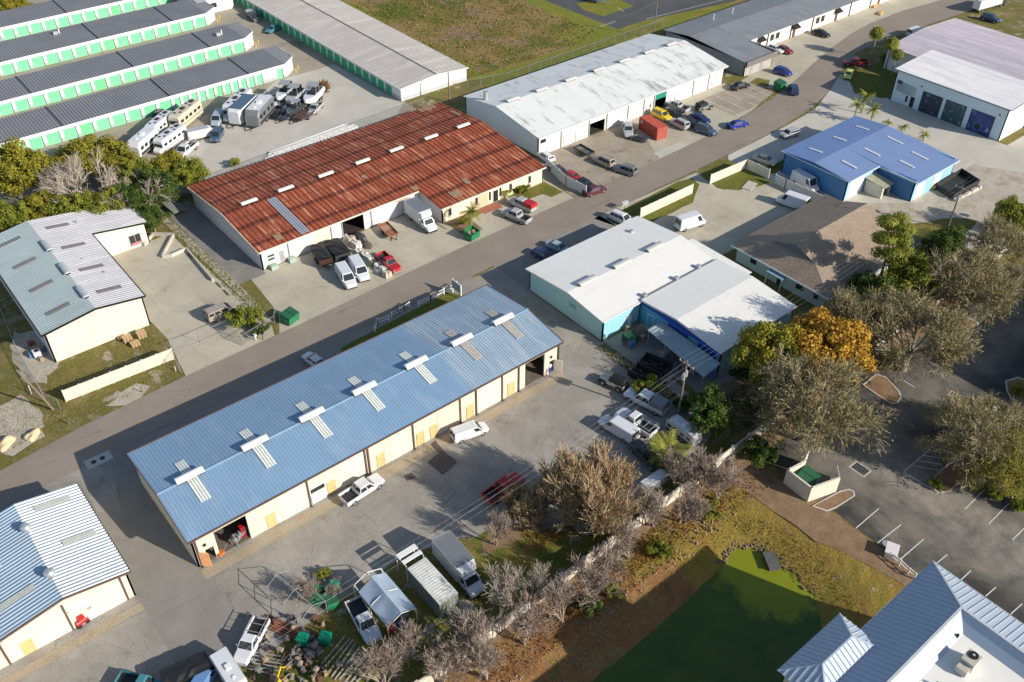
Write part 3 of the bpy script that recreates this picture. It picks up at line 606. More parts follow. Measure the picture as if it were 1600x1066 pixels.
mb.build('wall', [Wg, Wgx, siding('annex_cream_siding', (.80, .70, .50), .9, 0), M_['white'], M_['dark_in']], t)
mb = MB()
roofplane(mb, (46.7, 119.3, 3.78), (101.3, 119.3, 3.78), (101.3, 132, 5.05), (46.7, 132, 5.05), .85, .13, 0, .5)
roofplane(mb, (46.7, 145.9, 3.78), (101.3, 145.9, 3.78), (101.3, 132, 5.05), (46.7, 132, 5.05), .85, .13, 0, .5)
roofplane(mb, (77.6, 112.7, 3.13), (101.3, 112.7, 3.13), (101.3, 119.3, 3.76), (77.6, 119.3, 3.76), .85, .13, 0, .5)
# lap seams across the sheets
rf = mb.build('roof', [redm], t)
mb = MB()
def zred(y): return 5.05-(132-y)*.1 if y < 132 else 5.05-(y-132)*.0914
for y in (115.8, 122.5, 125.8, 128.9, 135.2, 138.4, 141.7, 144):
    xa = 77.6 if y < 119 else 46.7
    mb.hexa([(xa, y-.06, zred(y)+.05), (101.3, y-.06, zred(y)+.05), (101.3, y+.06, zred(y)+.05), (xa, y+.06, zred(y)+.05)], [(xa, y-.06, zred(y)+.1), (101.3, y-.06, zred(y)+.1), (101.3, y+.06, zred(y)+.1), (xa, y+.06, zred(y)+.1)])
mb.build('lap_seam', paint('dark_red_seam', (.10, .03, .02), .8), rf)
sky_light(t, 55.4, 119.6, 131, 1.7, lambda y: zred(y)+.05, paint('new_grey_sheet', (.45, .48, .52), .4, .1, metal=.4))
for x, y0, y1, wd in ((51.2, 120.2, 121.8, 1.2), (86.2, 116.2, 117.9, 1.0), (82.3, 114.0, 115.8, 1.9), (77.4, 119.6, 120.7, 1.2), (97.5, 144, 145.7, 4), (101.0-1, 137, 140, 0.8), (72, 127.5, 128.4, .9)):
    o = sky_light(t, x, y0, y1, wd, lambda y: zred(y)+.03, paint('tan_patch_sheet', (.36, .25, .15), .7, .3, 2)); o.name = 'roof_patch'
for x in (51.8, 58.7, 66.6, 74.2, 81.5, 89.3, 96.9): ridge_vent(t, x, 132, 5.1, 2.9, paint('cream_vent', (.74, .70, .62), .5), wd=.95, ht=.5)
mb = MB(); mb.box(46.7, 77.5, 119.14, 119.28, 3.55, 3.8); mb.box(77.6, 101.3, 112.55, 112.68, 2.9, 3.15); mb.box(46.56, 46.7, 119.3, 145.9, 3.5, 3.6)
mb.bar((46.65, 119.3, 3.7), (46.65, 132, 4.97), .1, .2); mb.bar((46.65, 145.9, 3.7), (46.65, 132, 4.97), .1, .2)
mb.build('gutter', paint('cream_gutter', (.72, .64, .52), .5), t)
rib_door(t, 'roll_up_door', 56.9, 59.9, 3.3, 'y-', 119.8, paint('beige_rollup_door', (.74, .66, .54), .5), rows=14)
rib_door(t, 'roll_up_door', 68.2, 70.9 if 0 else 73, 3.3, 'y-', 119.8, M_['white'], rows=14); rib_door(t, 'roll_up_door', 74.4, 77.6, 2.8, 'y-', 119.8, M_['white'], rows=12)
panel(t, 'sign_panel', 72.9, 75.4, 3.05, 3.45, 'y-', 119.8, paint('red_sign_face', (.5, .04, .05), .5), out=.1)
panel(t, 'sign_panel', 52.9, 55.4, 2.6, 3.2, 'y-', 119.8, paint('white_blue_sign', (.75, .78, .84), .5), out=.1)
for z in (1.9, 1.25): panel(t, 'window', 48.2, 49.4, z, z+.45, 'y-', 119.8, paint('green_glass', (.05, .10, .08), .1), frame=M_['white'])
panel(t, 'door', 50.2, 51.1, .05, 2.3, 'y-', 119.8, M_['galv'], frame=M_['white'])
for x in (48.1, 51.4): mb = MB(); mb.box(x, x+1.2, 118.6, 119.5, 0, .75); mb.box(x+.2, x+1, 118.8, 119.3, .75, .8); mb.build('utility_box', paint('pale_green_box', (.35, .45, .38), .6), t)
panel(t, 'door', 89.2, 90.3, .05, 2.3, 'y-', 113.1, M_['black'], frame=M_['white'])
for x in (88.3, 90.7): panel(t, 'shutter', x, x+.4, .7, 2.4, 'y-', 113.1, M_['black'])
for x in (79.4, 85.2, 97.5, 93): panel(t, 'window', x, x+.5, .9, 2.3, 'y-', 113.1, M_['glass'], frame=M_['galv'])
panel(t, 'tan_panel', 85.8, 88.0, .1, 2.7, 'y-', 113.1, paint('salmon_panel', (.68, .46, .30), .6), out=.03)
for x in (60.0, 62.1, 67.9, 52.0): mb = MB(); mb.box(x-.07, x+.07, 119.6, 119.74, .1, 3.6); mb.build('downspout', M_['galv'], t)
# ================================================================ white roofed warehouse
whr = paint('chalky_white_roof', (.73, .74, .72), .6, .06, .15, streak=((.55, .10, 1), (.33, .33, .32), .53, .70))
t = thing('warehouse_building', 'long white warehouse with a smooth chalky white roof and a green shutter', 'warehouse')
WW = siding('white_siding', (.73, .72, .68), .55, 0, depth=.8); WWx = siding('white_siding_side', (.60, .66, .70), .3, 1)
mb = MB(); wall_line(mb, (106.6, 121), (160.7, 121), 0, 4.2, [(139.0-106.6, 142.4-106.6, 3.5), (120.1-106.6, 124.4-106.6, 3.4)])
mb.cur = 1
wall_line(mb, (160.7, 121), (160.7, 144), 0, 4.2, gable=(12.6, 5.9)); wall_line(mb, (160.7, 144), (106.6, 144), 0, 4.2); wall_line(mb, (106.6, 144), (106.6, 121), 0, 4.2, gable=(10.4, 5.9))
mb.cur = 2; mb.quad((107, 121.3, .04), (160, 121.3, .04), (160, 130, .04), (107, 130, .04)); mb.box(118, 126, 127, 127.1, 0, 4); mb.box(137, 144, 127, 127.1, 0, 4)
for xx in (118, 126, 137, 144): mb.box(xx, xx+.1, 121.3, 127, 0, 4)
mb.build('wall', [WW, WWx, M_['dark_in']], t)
mb = MB()
roofplane(mb, (106.2, 120.5, 4.25), (161.2, 120.5, 4.25), (161.2, 133.6, 6.0), (106.2, 133.6, 6.0), .6, .025, 0)
roofplane(mb, (106.2, 144.4, 4.25), (161.2, 144.4, 4.25), (161.2, 133.6, 6.0), (106.2, 133.6, 6.0), .6, .025, 0)
mb.build('roof', whr, t)
for x in (110.5, 118.1, 126.1, 134.1, 141.8, 149.5, 156.7): ridge_vent(t, x, 133.6, 6.0, 3.0, paint('grey_white_vent', (.55, .56, .56), .6), wd=1.2, ht=.5)
mb = MB(); mb.box(106.2, 161.2, 120.3, 120.46, 4.0, 4.28); mb.build('gutter', paint('pale_gutter', (.6, .6, .6), .5), t)
mb = MB(); mb.cyl((107.6, 138.5, 4.6), .45, 2.2, 14); mb.cyl((107.6, 138.5, 6.8), .55, .15, 14); mb.build('chimney', M_['galv'], t)
for (a, b) in ((108.8, 112.2), (125.3, 130.7), (131.2, 135.3), (146.5, 150.6), (151.2, 155.4)): rib_door(t, 'roll_up_door', a, b, 3.6, 'y-', 121, paint('white_door_panel', (.76, .75, .72), .45, .04), rows=12)
panel(t, 'roll_up_door', 139.0, 142.4, 2.3, 3.5, 'y-', 121, paint('teal_shutter', (.02, .24, .17), .5), out=-.15)
mb = MB(); mb.box(120.1, 124.4, 121.1, 121.2, 2.6, 3.4); mb.build('roll_up_door', M_['white'], t)
for x in (113.2, 116.5, 136.6, 144, 145.2, 157): panel(t, 'door', x, x+.9, .05, 2.1, 'y-', 121, M_['white'], frame=M_['galv'])
for x in (112.5, 120, 124.9, 130.9, 135.6, 138.6, 150.8, 155.8): mb = MB(); mb.box(x-.08, x+.08, 120.8, 120.95, .1, 4.0); mb.build('downspout', M_['galv'], t)
panel(t, 'sign_panel', 107.2, 108.5, 2.6, 3.3, 'y-', 121, M_['black'], out=.1); panel(t, 'sign_panel', 156.4, 158.2, 2.2, 3.2, 'y-', 121, paint('white_red_sign', (.8, .70, .70), .5), out=.08)
panel(t, 'window', 137.3, 137.8, 1.2, 1.9, 'y-', 121, M_['glass'], frame=M_['white'])
# ================================================================ top-left L-shaped workshop
t = thing('workshop_building', 'cream L-shaped workshop with teal and grey roof slopes and dark skylights, upper left', 'workshop')
mb = MB(); Z = 5.4
wall_line(mb, (13.4, 117.6), (27.4, 117.6), 0, 5.3, gable=(7.4, 6.4))
mb.cur = 1; wall_line(mb, (27.4, 117.6), (27.4, 139), 0, 5.3)
mb.cur = 0; wall_line(mb, (27.4, 139), (36.2, 139), 0, 4.0); mb.hexa([(27.4, 139, 4), (36.2, 139, 4), (27.4, 139, 5.3)], [(27.4, 139.2, 4), (36.2, 139.2, 4), (27.4, 139.2, 5.3)]); mb.cur = 1
wall_line(mb, (36.2, 139), (36.2, 146.6), 0, 4.0); wall_line(mb, (36.2, 146.6), (13.4, 146.6), 0, 3.9); wall_line(mb, (13.4, 146.6), (13.4, 117.6), 0, 5.3)
mb.build('wall', [siding('cream_siding_north', (.70, .65, .55), .55, 0, depth=.9), siding('cream_siding_north_side', (.70, .70, .68), .3, 1)], t)
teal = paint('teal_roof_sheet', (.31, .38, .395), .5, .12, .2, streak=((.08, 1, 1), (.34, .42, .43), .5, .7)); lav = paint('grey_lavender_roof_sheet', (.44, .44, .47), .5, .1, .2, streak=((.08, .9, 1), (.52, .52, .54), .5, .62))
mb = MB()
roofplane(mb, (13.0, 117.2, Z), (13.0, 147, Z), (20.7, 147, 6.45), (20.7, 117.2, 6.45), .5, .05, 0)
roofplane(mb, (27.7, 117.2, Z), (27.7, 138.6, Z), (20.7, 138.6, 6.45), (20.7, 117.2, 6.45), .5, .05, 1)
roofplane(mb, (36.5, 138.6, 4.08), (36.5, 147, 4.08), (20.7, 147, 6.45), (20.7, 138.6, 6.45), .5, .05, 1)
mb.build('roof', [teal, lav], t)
mb = MB(); mb.bar((13, 117.1, Z-.03), (20.7, 117.1, 6.4), .12, .28); mb.bar((27.7, 117.1, Z-.03), (20.7, 117.1, 6.4), .12, .28); mb.box(27.7, 27.85, 117.2, 138.5, 5.2, 5.45)
mb.bar((27.7, 138.5, 5.33), (36.5, 138.5, 4.0), .12, .25); mb.box(12.85, 13, 117.2, 147, 5.2, 5.42); mb.build('gutter', M_['black'], t)
for y in (137.3, 129.4, 121.9): ridge_vent(t, 20.7, y, 6.45, 3.1, paint('steel_vent', (.45, .48, .5), .4), axis='y', wd=1.1, ht=.5)
dsk = paint('dark_skylight', (.20, .19, .19), .4, .25, 3)
for y in (121.2, 128.3, 135.9, 143.2):
    for a, b in ((15.0, 18.4), (22.4, 25.8)):
        zf = (lambda x: Z+(x-13)*.1364) if a < 20 else (lambda x: 6.45-(x-20.7)*.15)
        o = sky_light(t, y, a, b, .9, zf, dsk, axis='x')
for x, y in ((27, 143), (23.8, 131.5), (25.2, 126)): mb = MB(); mb.cyl((x, y, 5.5), .12, .6, 8); mb.build('vent_pipe', M_['galv'], t)
w_ = panel(t, 'window', 33.1, 34.9, .5, 2.4, 'y-', 139, M_['glass'], frame=M_['galv']); mb = MB(); mb.box(33.95, 34.05, 138.85, 138.94, .5, 2.4); mb.box(33.2, 34.8, 138.86, 138.93, .6, 1.0); mb.build('sash', paint('pink_blind', (.5, .2, .22), .6), w_)
# ================================================================ dark grey roofed offices, upper right
t = thing('office_building', 'L-shaped office row with a dark grey roof, brown fascia and small black door awnings', 'office building')
mb = MB(); wall_line(mb, (167.3, 120.4), (177.2, 120.4), 0, 2.6); wall_line(mb, (177.2, 120.4), (177.2, 128.3), 0, 2.6); mb.cur = 1
wall_line(mb, (177.2, 128.3), (262, 128.3), 0, 3.5); mb.cur = 2
wall_line(mb, (262, 128.3), (262, 145), 0, 3.5); wall_line(mb, (262, 145), (167.3, 145), 0, 3.5); wall_line(mb, (167.3, 145), (167.3, 120.4), 0, 3.4)
mb.build('wall', [paint('taupe_wall', (.40, .37, .35), .7), paint('office_white_wall', (.74, .71, .66), .6, .05), paint('grey_side_wall', (.24, .26, .28), .7)], t)
drk = paint('grey_membrane_roof', (.21, .225, .245), .8, .15, .3, bump=.3, streak=((.8, .1, 1), (.30, .31, .33), .56, .7))
mb = MB()
roofplane(mb, (176.8, 127.8, 3.6), (262, 127.8, 3.6), (262, 137, 4.5), (176.8, 137, 4.5), .9, .02, 0); roofplane(mb, (166.9, 145.4, 3.5), (262, 145.4, 3.5), (262, 137, 4.5), (166.9, 137, 4.5), .9, .02, 0)
roofplane(mb, (166.9, 120.0, 3.5), (176.8, 120.0, 3.5), (176.8, 137, 4.5), (166.9, 137, 4.5), .9, .02, 0)
mb.build('roof', drk, t)
mb = MB(); mb.box(167.0, 177.9, 119.6, 119.95, 2.5, 3.75); mb.box(177.3, 177.65, 119.95, 127.6, 2.5, 3.75); mb.build('fascia', paint('brown_grey_fascia', (.17, .155, .15), .7), t)
for x in (182.5, 195.7, 213.0, 232): mb = MB(); mb.hexa([(x-1.2, 127.2, 2.4), (x+1.2, 127.2, 2.4), (x+1.2, 128.3, 2.45), (x-1.2, 128.3, 2.45)], [(x-1.2, 127.2, 2.5), (x+1.2, 127.2, 2.5), (x+1.0, 128.3, 3.2), (x-1.0, 128.3, 3.2)]); mb.build('awning', M_['black'], t); panel(t, 'door', x-.5, x+.5, .05, 2.2, 'y-', 128.3, paint('dark_door', (.12, .04, .04), .5))
for x in (186.5, 188.6, 204.5, 206.6): panel(t, 'window', x, x+1.1, 1.2, 2.6, 'y-', 128.3, M_['glass'], frame=M_['black'])
for x in (190.3, 220): rib_door(t, 'roll_up_door', x, x+3.4, 3.1, 'y-', 128.3, M_['white'], rows=10)
for x in (185.3, 194.3, 203.0, 218.8, 228): mb = MB(); mb.box(x-.1, x+.1, 128.1, 128.25, 0, 3.4); mb.build('downspout', M_['black'], t)
for x, y in ((187, 141), (180, 141)): mb = MB(); mb.cyl((x, y, 4.0), .1, 1.6, 8); mb.build('vent_pipe', M_['white'], t)
for x in (169.5, 173): panel(t, 'door', x, x+.9, .05, 2.2, 'y-', 120.4, M_['galv'])
# ================================================================ self-storage rows
sgr = paint('storage_grey_roof', (.22, .225, .235), .55, .12, .2); wst = paint('storage_white_wall', (.72, .74, .72), .6, .04); gdo = paint('mint_green_door', (.20, .66, .36), .5, .05); gdo2 = paint('bright_green_door', (.17, .60, .28), .5, .05)
def storage_row(y0, y1, x1, label, wide_from, seed, dlim=None):
    t = thing('storage_building', label, 'storage units', group='parallel rows of storage units'); x0 = 4
    mb = MB(); ch = 3.2
    pts = [(x0, y0), (x1-ch, y0), (x1, y0+ch*.8), (x1, y1), (x0, y1)]
    mb.prism(pts, 0, 3.0); mb.build('wall', wst, t)
    ym = y0+(y1-y0)*.42; mb = MB()
    n_ = int((x1-ch-x0)/.62)
    roofplane(mb, (x0, y0-.15, 3.04), (x1-ch, y0-.15, 3.04), (x1-ch, y1+.15, 3.42), (x0, y1+.15, 3.42), .62, .11, 0, .5)
    mb.hexa([(x1-ch+.02, y0-.1, 3.0), (x1+.1, y0+ch*.8, 3.0), (x1+.1, y1+.1, 3.3), (x1-ch+.02, y1+.1, 3.3)], [(x1-ch+.02, y0-.1, 3.08), (x1+.1, y0+ch*.8, 3.08), (x1+.1, y1+.1, 3.42), (x1-ch+.02, y1+.1, 3.42)])
    for xx in (38, 60, 78): mb.hexa([(xx, y0-.15, 3.12), (xx+.25, y0-.15, 3.12), (xx+.25, y1+.15, 3.5), (xx, y1+.15, 3.5)], [(xx, y0-.15, 3.17), (xx+.25, y0-.15, 3.17), (xx+.25, y1+.15, 3.56), (xx, y1+.15, 3.56)], 1)
    mb.build('roof', [sgr, M_['black']], t)
    mb = MB(); mb.box(x0, x1-ch, y0-.28, y0-.16, 2.82, 3.12); mb.bar((x1-ch, y0-.2, 2.97), (x1+.1, y0+ch*.8-.1, 2.97), .1, .3); mb.box(x1+.12, x1+.2, y0+ch*.8, y1, 2.82, 3.3); mb.build('fascia', M_['white'], t)
    mb = MB(); mb.box(x0, x1-ch, y0-.03, y0+.01, 0, .7); mb.build('base_band', paint('grey_base_band', (.42, .43, .44), .7), t)
    x = x0+1.1; k = 0
    while x < x1-ch-1.6:
        wd = 2.45 if x < wide_from else 1.15
        if x > x1-ch-6 and dlim: x += 3; wd = 1.3
        d_ = rib_door(t, 'roll_up_door', x, x+wd, 2.35, 'y-', y0, gdo if (k*7+seed) % 11 else gdo2, rows=10, out=.05)
        mb = MB(); mb.box(x+wd, x+wd+.1, y0-.16, y0, 0, 2.4); mb.build('door_edge', paint('dark_edge', (.12, .16, .14), .6), d_)
        x += 3.28 if x < wide_from else 1.9; k += 1
        if k > 46: break
    for q in (0, 1):
        mb = MB(); mb.cyl((x1+.9-q*1.2, y0+1.9-q*1.2, 0), .1, 1.1, 8); tag(mb.build('bollard', paint('yellow_bollard', (.75, .52, .05), .5)), '%s yellow bollard at the cut corner of the %s storage row' % (('outer', 'inner')[q], label.split(' storage')[0]), 'bollard', 'yellow bollards at the storage corners')
    return t
storage_row(184.6, 194.4, 90, 'nearest storage row with mint green doors behind the parked caravans', 59, 0, True)
storage_row(203.8, 213.4, 90, 'second nearest storage row with a roof vent near its cut corner', 84, 1)
storage_row(224.6, 235.6, 90, 'third storage row from the parked caravans, grey roof and green doors', 84, 2)
storage_row(246, 256, 90, 'farthest storage row, mostly cut off by the top edge', 95, 3)
for i, (x, y, z) in enumerate(((82.5, 208.5, 3.3), (53, 232.8, 3.35), (28, 211.5, 3.4))):
    mb = MB(); mb.box(x-.5, x+.5, y-.4, y+.4, z, z+.7, 0); mb.cyl((x+.9, y, z), .15, 1.1, 8, 1)
    tag(mb.build('roof_unit', [M_['galv'], M_['white']]), ('small white roof unit near the cut corner of the second storage row', 'small roof unit in the middle of the third storage row roof', 'small roof unit at the left end of the second storage row roof')[i], 'roof unit')
# long pale storage building
t = thing('storage_building', 'long storage building with a pale brown-grey roof and shaded green doors facing the alley', 'storage units')
mb = MB(); mb.prism([(99.8, 157.9), (117.3, 157.9), (117.3, 300), (99.8, 300)], .9, 2.95, 0); mb.prism([(99.8, 157.9), (117.3, 157.9), (117.3, 300), (99.8, 300)], 0, .9, 1)
mb.hexa([(99.8, 157.9, 2.95), (117.3, 157.9, 2.95), (109, 157.9, 3.7)], [(99.8, 158.1, 2.95), (117.3, 158.1, 2.95), (109, 158.1, 3.7)], 0)
mb.build('wall', [wst, M_['conc'] if 0 else paint('grey_block_base', (.48, .49, .50), .8)], t)
mb = MB(); pgr = paint('pale_brown_grey_roof', (.33, .31, .30), .55, .08, .2, streak=((.05, .7, 1), (.40, .38, .365), .5, .62))
roofplane(mb, (99.5, 157.6, 3.0), (99.5, 300, 3.0), (109, 300, 3.75), (109, 157.6, 3.75), .62, .07); roofplane(mb, (117.6, 157.6, 3.0), (117.6, 300, 3.0), (109, 300, 3.75), (109, 157.6, 3.75), .62, .07)
mb.build('roof', pgr, t)
mb = MB(); mb.box(108.85, 109.15, 157.6, 300, 3.74, 3.86); mb.build('ridge_cap', paint('dark_ridge', (.17, .17, .18), .6), t)
mb = MB(); mb.box(99.38, 99.5, 157.6, 300, 2.78, 3.08); mb.bar((99.5, 157.5, 2.95), (109, 157.5, 3.7), .08, .22); mb.bar((117.6, 157.5, 2.95), (109, 157.5, 3.7), .08, .22); mb.build('gutter', M_['white'], t)
gds = paint('deep_green_door', (.03, .40, .18), .5, .05)
y = 161.5
while y < 250: rib_door(t, 'roll_up_door', y, y+2.3, 2.2, 'x-', 99.8, gds, rows=9); y += 3.05
# ================================================================ small extras seen behind
t = thing('warehouse_building', 'white building with a pale roof beyond the storage alley at the top edge', 'building')
mb = MB(); mb.box(88, 97.5, 232, 262, 0, 3.4); mb.build('wall', M_['white'], t); mb = MB(); roofplane(mb, (87.7, 231.7, 3.5), (97.8, 231.7, 3.5), (97.8, 262, 3.9), (87.7, 262, 3.9), .7, .05); mb.build('roof', paint('pale_blue_roof', (.45, .5, .52), .5), t); panel(t, 'window', 90, 93, 1.2, 2.4, 'y-', 232, M_['glass'])
# ================================================================ cyan building with the white roof
cy = siding('pale_teal_siding', (.36, .60, .62), .3, 1); cyS = siding('aqua_siding', (.30, .60, .68), .3, 0); cyb = siding('sky_blue_siding', (.12, .42, .62), .3, 1); navy = paint('royal_blue_paint', (.02, .07, .42), .5)
wr = paint('smooth_white_roof', (.76, .755, .72), .55, .04, .12, streak=((.12, .8, 1), (.66, .65, .61), .56, .78))
t = thing('workshop_building', 'pale teal workshop with a flat-looking white roof and royal blue bands', 'workshop')
mb = MB(); wall_line(mb, (77.2, 88.8), (77.2, 72.3), 0, 3.85, gable=(9.3, 4.75), m=0); wall_line(mb, (77.2, 72.3), (84.7, 72.3), 0, 3.85, m=1); wall_line(mb, (101, 72.3), (101, 88.8), 0, 3.85, m=0); wall_line(mb, (101, 88.8), (77.2, 88.8), 0, 3.85, m=0)
wall_line(mb, (84.9, 72.3), (84.9, 56.8), 0, 4.0, m=2); wall_line(mb, (84.9, 56.8), (101, 56.8), 0, 4.0, m=0); wall_line(mb, (101, 56.8), (101, 72.3), 0, 4.0, m=0)
mb.hexa([(84.9, 72.3, 4.0), (84.9, 56.8, 4.0), (84.9, 65, 4.7)], [(85.1, 72.3, 4.0), (85.1, 56.8, 4.0), (85.1, 65, 4.7)], 3)
mb.box(84.78, 84.9, 56.8, 72.2, 3.3, 3.98, 3)
mb.prism([(101, 67.2), (103.6, 67.2), (103.6, 78.8), (101, 78.8)], 0, 3.3, 0)
mb.build('wall', [cy, cyS, cyb, navy], t)
mb = MB()
roofplane(mb, (76.7, 71.9, 4.0), (101.3, 71.9, 4.0), (101.3, 79.6, 4.95), (76.7, 79.6, 4.95), 2.4, .012); roofplane(mb, (76.7, 89.2, 4.0), (101.3, 89.2, 4.0), (101.3, 79.6, 4.95), (76.7, 79.6, 4.95), 2.4, .012)
roofplane(mb, (84.6, 56.5, 4.08), (101.4, 56.5, 4.08), (101.4, 65, 4.85), (84.6, 65, 4.85), 2.4, .012); roofplane(mb, (84.6, 72.0, 4.25), (101.4, 72.0, 4.25), (101.4, 65, 4.85), (84.6, 65, 4.85), 2.4, .012)
mb.hexa([(101.35, 67, 3.4), (104, 67, 3.3), (104, 79.2, 3.3), (101.35, 79.2, 3.4)], [(101.35, 67, 3.6), (104, 67, 3.4), (104, 79.2, 3.4), (101.35, 79.2, 3.6)])
mb.build('roof', wr, t)
mb = MB(); mb.box(84.6, 101.3, 71.85, 72.1, 4.1, 4.36); mb.box(101.25, 101.35, 72, 89, 3.9, 4.05); mb.build('valley_seam', paint('grey_seam', (.34, .34, .34), .7), t)
mb = MB(); mb.bar((76.66, 71.9, 3.9), (76.66, 79.6, 4.85), .1, .2); mb.bar((76.66, 89.2, 3.9), (76.66, 79.6, 4.85), .1, .2); mb.box(76.7, 84.5, 71.78, 71.9, 3.85, 4.04); mb.bar((84.52, 56.5, 4.0), (84.52, 65, 4.78), .1, .3); mb.bar((84.52, 72, 4.15), (84.52, 65, 4.78), .1, .3)
mb.build('fascia', navy if 0 else paint('white_trim', (.75, .75, .72), .5), t)
for x in (80.7, 87.9, 95.2): ridge_vent(t, x, 79.7, 4.95, 3.4, paint('grey_cream_vent', (.50, .50, .48), .6), wd=1.2, ht=.5)
for (a, b) in ((62.8, 66.6), (57.6, 60.8)): panel(t, 'wall_panel', a, b, .6, 3.1, 'x-', 84.9, navy, out=.08)
panel(t, 'window', 78.2, 79.6, 2.2, 2.9, 'x-', 77.2, paint('teal_vent', (.22, .42, .45), .6), frame=None)
panel(t, 'door', 69.4, 70.6, .05, 2.3, 'x-', 84.9, cyb, frame=M_['white']); panel(t, 'door', 82.2, 83.2, .05, 2.1, 'y-', 72.3, M_['white'], frame=M_['galv'])
for x, y in ((85.6, 72.4), (92.5, 72.4), (97.5, 72.4), (96.5, 86)): mb = MB(); mb.box(x-.3, x+.3, y-.3, y+.3, 4.2 if y < 80 else 4.3, 4.65); mb.build('roof_unit', M_['galv'], t)
# lean-to shelter
t = thing('shed_canopy', 'lean-to canopy with a pale metal roof along the blue wall, clutter beneath it', 'canopy')
mb = MB(); roofplane(mb, (80.1, 55.6, 2.75), (81.6, 67.7, 2.75), (84.3, 67.5, 3.15), (83.7, 55.8, 3.15), .6, .04); mb.build('roof', paint('weathered_pale_sheet', (.34, .42, .44), .5, .2, .8, metal=.2), t)
for (x, y) in ((80.3, 55.9), (80.7, 59.8), (81.2, 63.8), (81.6, 67.4)): mb = MB(); mb.box(x, x+.1, y-.05, y+.05, 0, 2.75); mb.build('post', M_['galv'], t)
# ================================================================ blue building on the right
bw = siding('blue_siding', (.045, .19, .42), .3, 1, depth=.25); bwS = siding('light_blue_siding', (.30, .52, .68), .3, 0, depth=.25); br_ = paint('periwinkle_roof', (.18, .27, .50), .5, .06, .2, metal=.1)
t = thing('workshop_building', 'blue L-shaped workshop with a periwinkle roof and white skylights', 'workshop')
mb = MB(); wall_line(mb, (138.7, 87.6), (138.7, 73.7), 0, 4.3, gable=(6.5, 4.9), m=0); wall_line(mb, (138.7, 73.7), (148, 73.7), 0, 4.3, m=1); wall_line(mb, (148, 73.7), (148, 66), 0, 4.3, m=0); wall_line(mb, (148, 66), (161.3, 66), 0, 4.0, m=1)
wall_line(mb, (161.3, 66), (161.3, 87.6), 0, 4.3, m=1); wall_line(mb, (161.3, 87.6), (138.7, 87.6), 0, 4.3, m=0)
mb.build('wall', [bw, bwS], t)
mb = MB()
roofplane(mb, (138.2, 88.1, 4.4), (161.7, 88.1, 4.4), (161.7, 80.8, 5.0), (138.2, 80.8, 5.0), .5, .03, 0)
roofplane(mb, (138.2, 73.2, 4.4), (147.6, 73.2, 4.4), (147.6, 80.8, 5.0), (138.2, 80.8, 5.0), .5, .03, 1)
roofplane(mb, (147.6, 65.5, 4.0), (161.7, 65.5, 4.0), (161.7, 80.8, 5.0), (147.6, 80.8, 5.0), .5, .03, 1)
mb.build('roof', [br_, paint('periwinkle_roof_south', (.22, .31, .53), .5, .06, .2, metal=.1)], t)
mb = MB(); mb.box(138.2, 147.5, 73.05, 73.2, 4.2, 4.44); mb.box(147.45, 147.6, 65.5, 73.1, 4.0, 4.3); mb.box(147.6, 161.7, 65.35, 65.5, 3.8, 4.04); mb.box(138.08, 138.2, 73.2, 88.1, 4.25, 4.4); mb.build('gutter', paint('pale_blue_trim', (.50, .62, .74), .5), t)
def zb(y): return 5.0-(80.8-y)*(.0653) if y < 80.8 else 5.0-(y-80.8)*.082
for (x, a, b) in ((157.3, 82.3, 85), (150, 82.3, 85.1), (142.6, 82.3, 85.2), (157.8, 75.1, 78.5), (150.3, 75.0, 78.4), (142.9, 75, 78.2), (156.7, 69, 72.5), (152, 68.9, 72)):
    sky_light(t, x, a, b, .55, zb, paint('white_skylight', (.62, .66, .70), .4, .1, 3))
rib_door(t, 'roll_up_door', 139.6, 144, 3.5, 'y-', 73.7, M_['white']); rib_door(t, 'roll_up_door', 149, 151.6, 3.3, 'y-', 66, M_['white']); rib_door(t, 'roll_up_door', 155.0, 157.3, 2.8, 'y-', 66, M_['white'])
panel(t, 'wall_lamp', 156.4, 156.8, 3.2, 3.4, 'y-', 66, M_['black']); panel(t, 'wall_lamp', 159.5, 159.9, 3.2, 3.4, 'y-', 66, M_['black'])
t = thing('garden_shed', 'small pale shed with an open front against the blue workshop', 'shed')
mb = MB(); mb.box(144.6, 147.3, 73.3, 73.5, 0, 2.5, 0); mb.box(144.6, 144.7, 70, 73.3, 0, 2.4, 0); mb.box(147.2, 147.3, 70, 73.3, 0, 2.4, 0); mb.box(144.6, 145.1, 69.9, 70, 0, 2.4, 0); mb.box(146.9, 147.3, 69.9, 70, 0, 2.4, 0); mb.box(145.1, 146.9, 69.9, 70, 2.0, 2.4, 0); mb.build('wall', paint('shed_wall', (.60, .60, .52), .7, .1), t)
mb = MB(); roofplane(mb, (144.3, 69.5, 2.45), (147.6, 69.5, 2.45), (147.6, 73.6, 2.9), (144.3, 73.6, 2.9), .5, .04); mb.build('roof', paint('yellow_grey_sheet', (.42, .40, .28), .7, .2, 1), t)
mb = MB(); mb.box(145.2, 146.8, 70.4, 71.6, .05, 1.3); mb.build('stored_goods', M_['dark_in'], t)
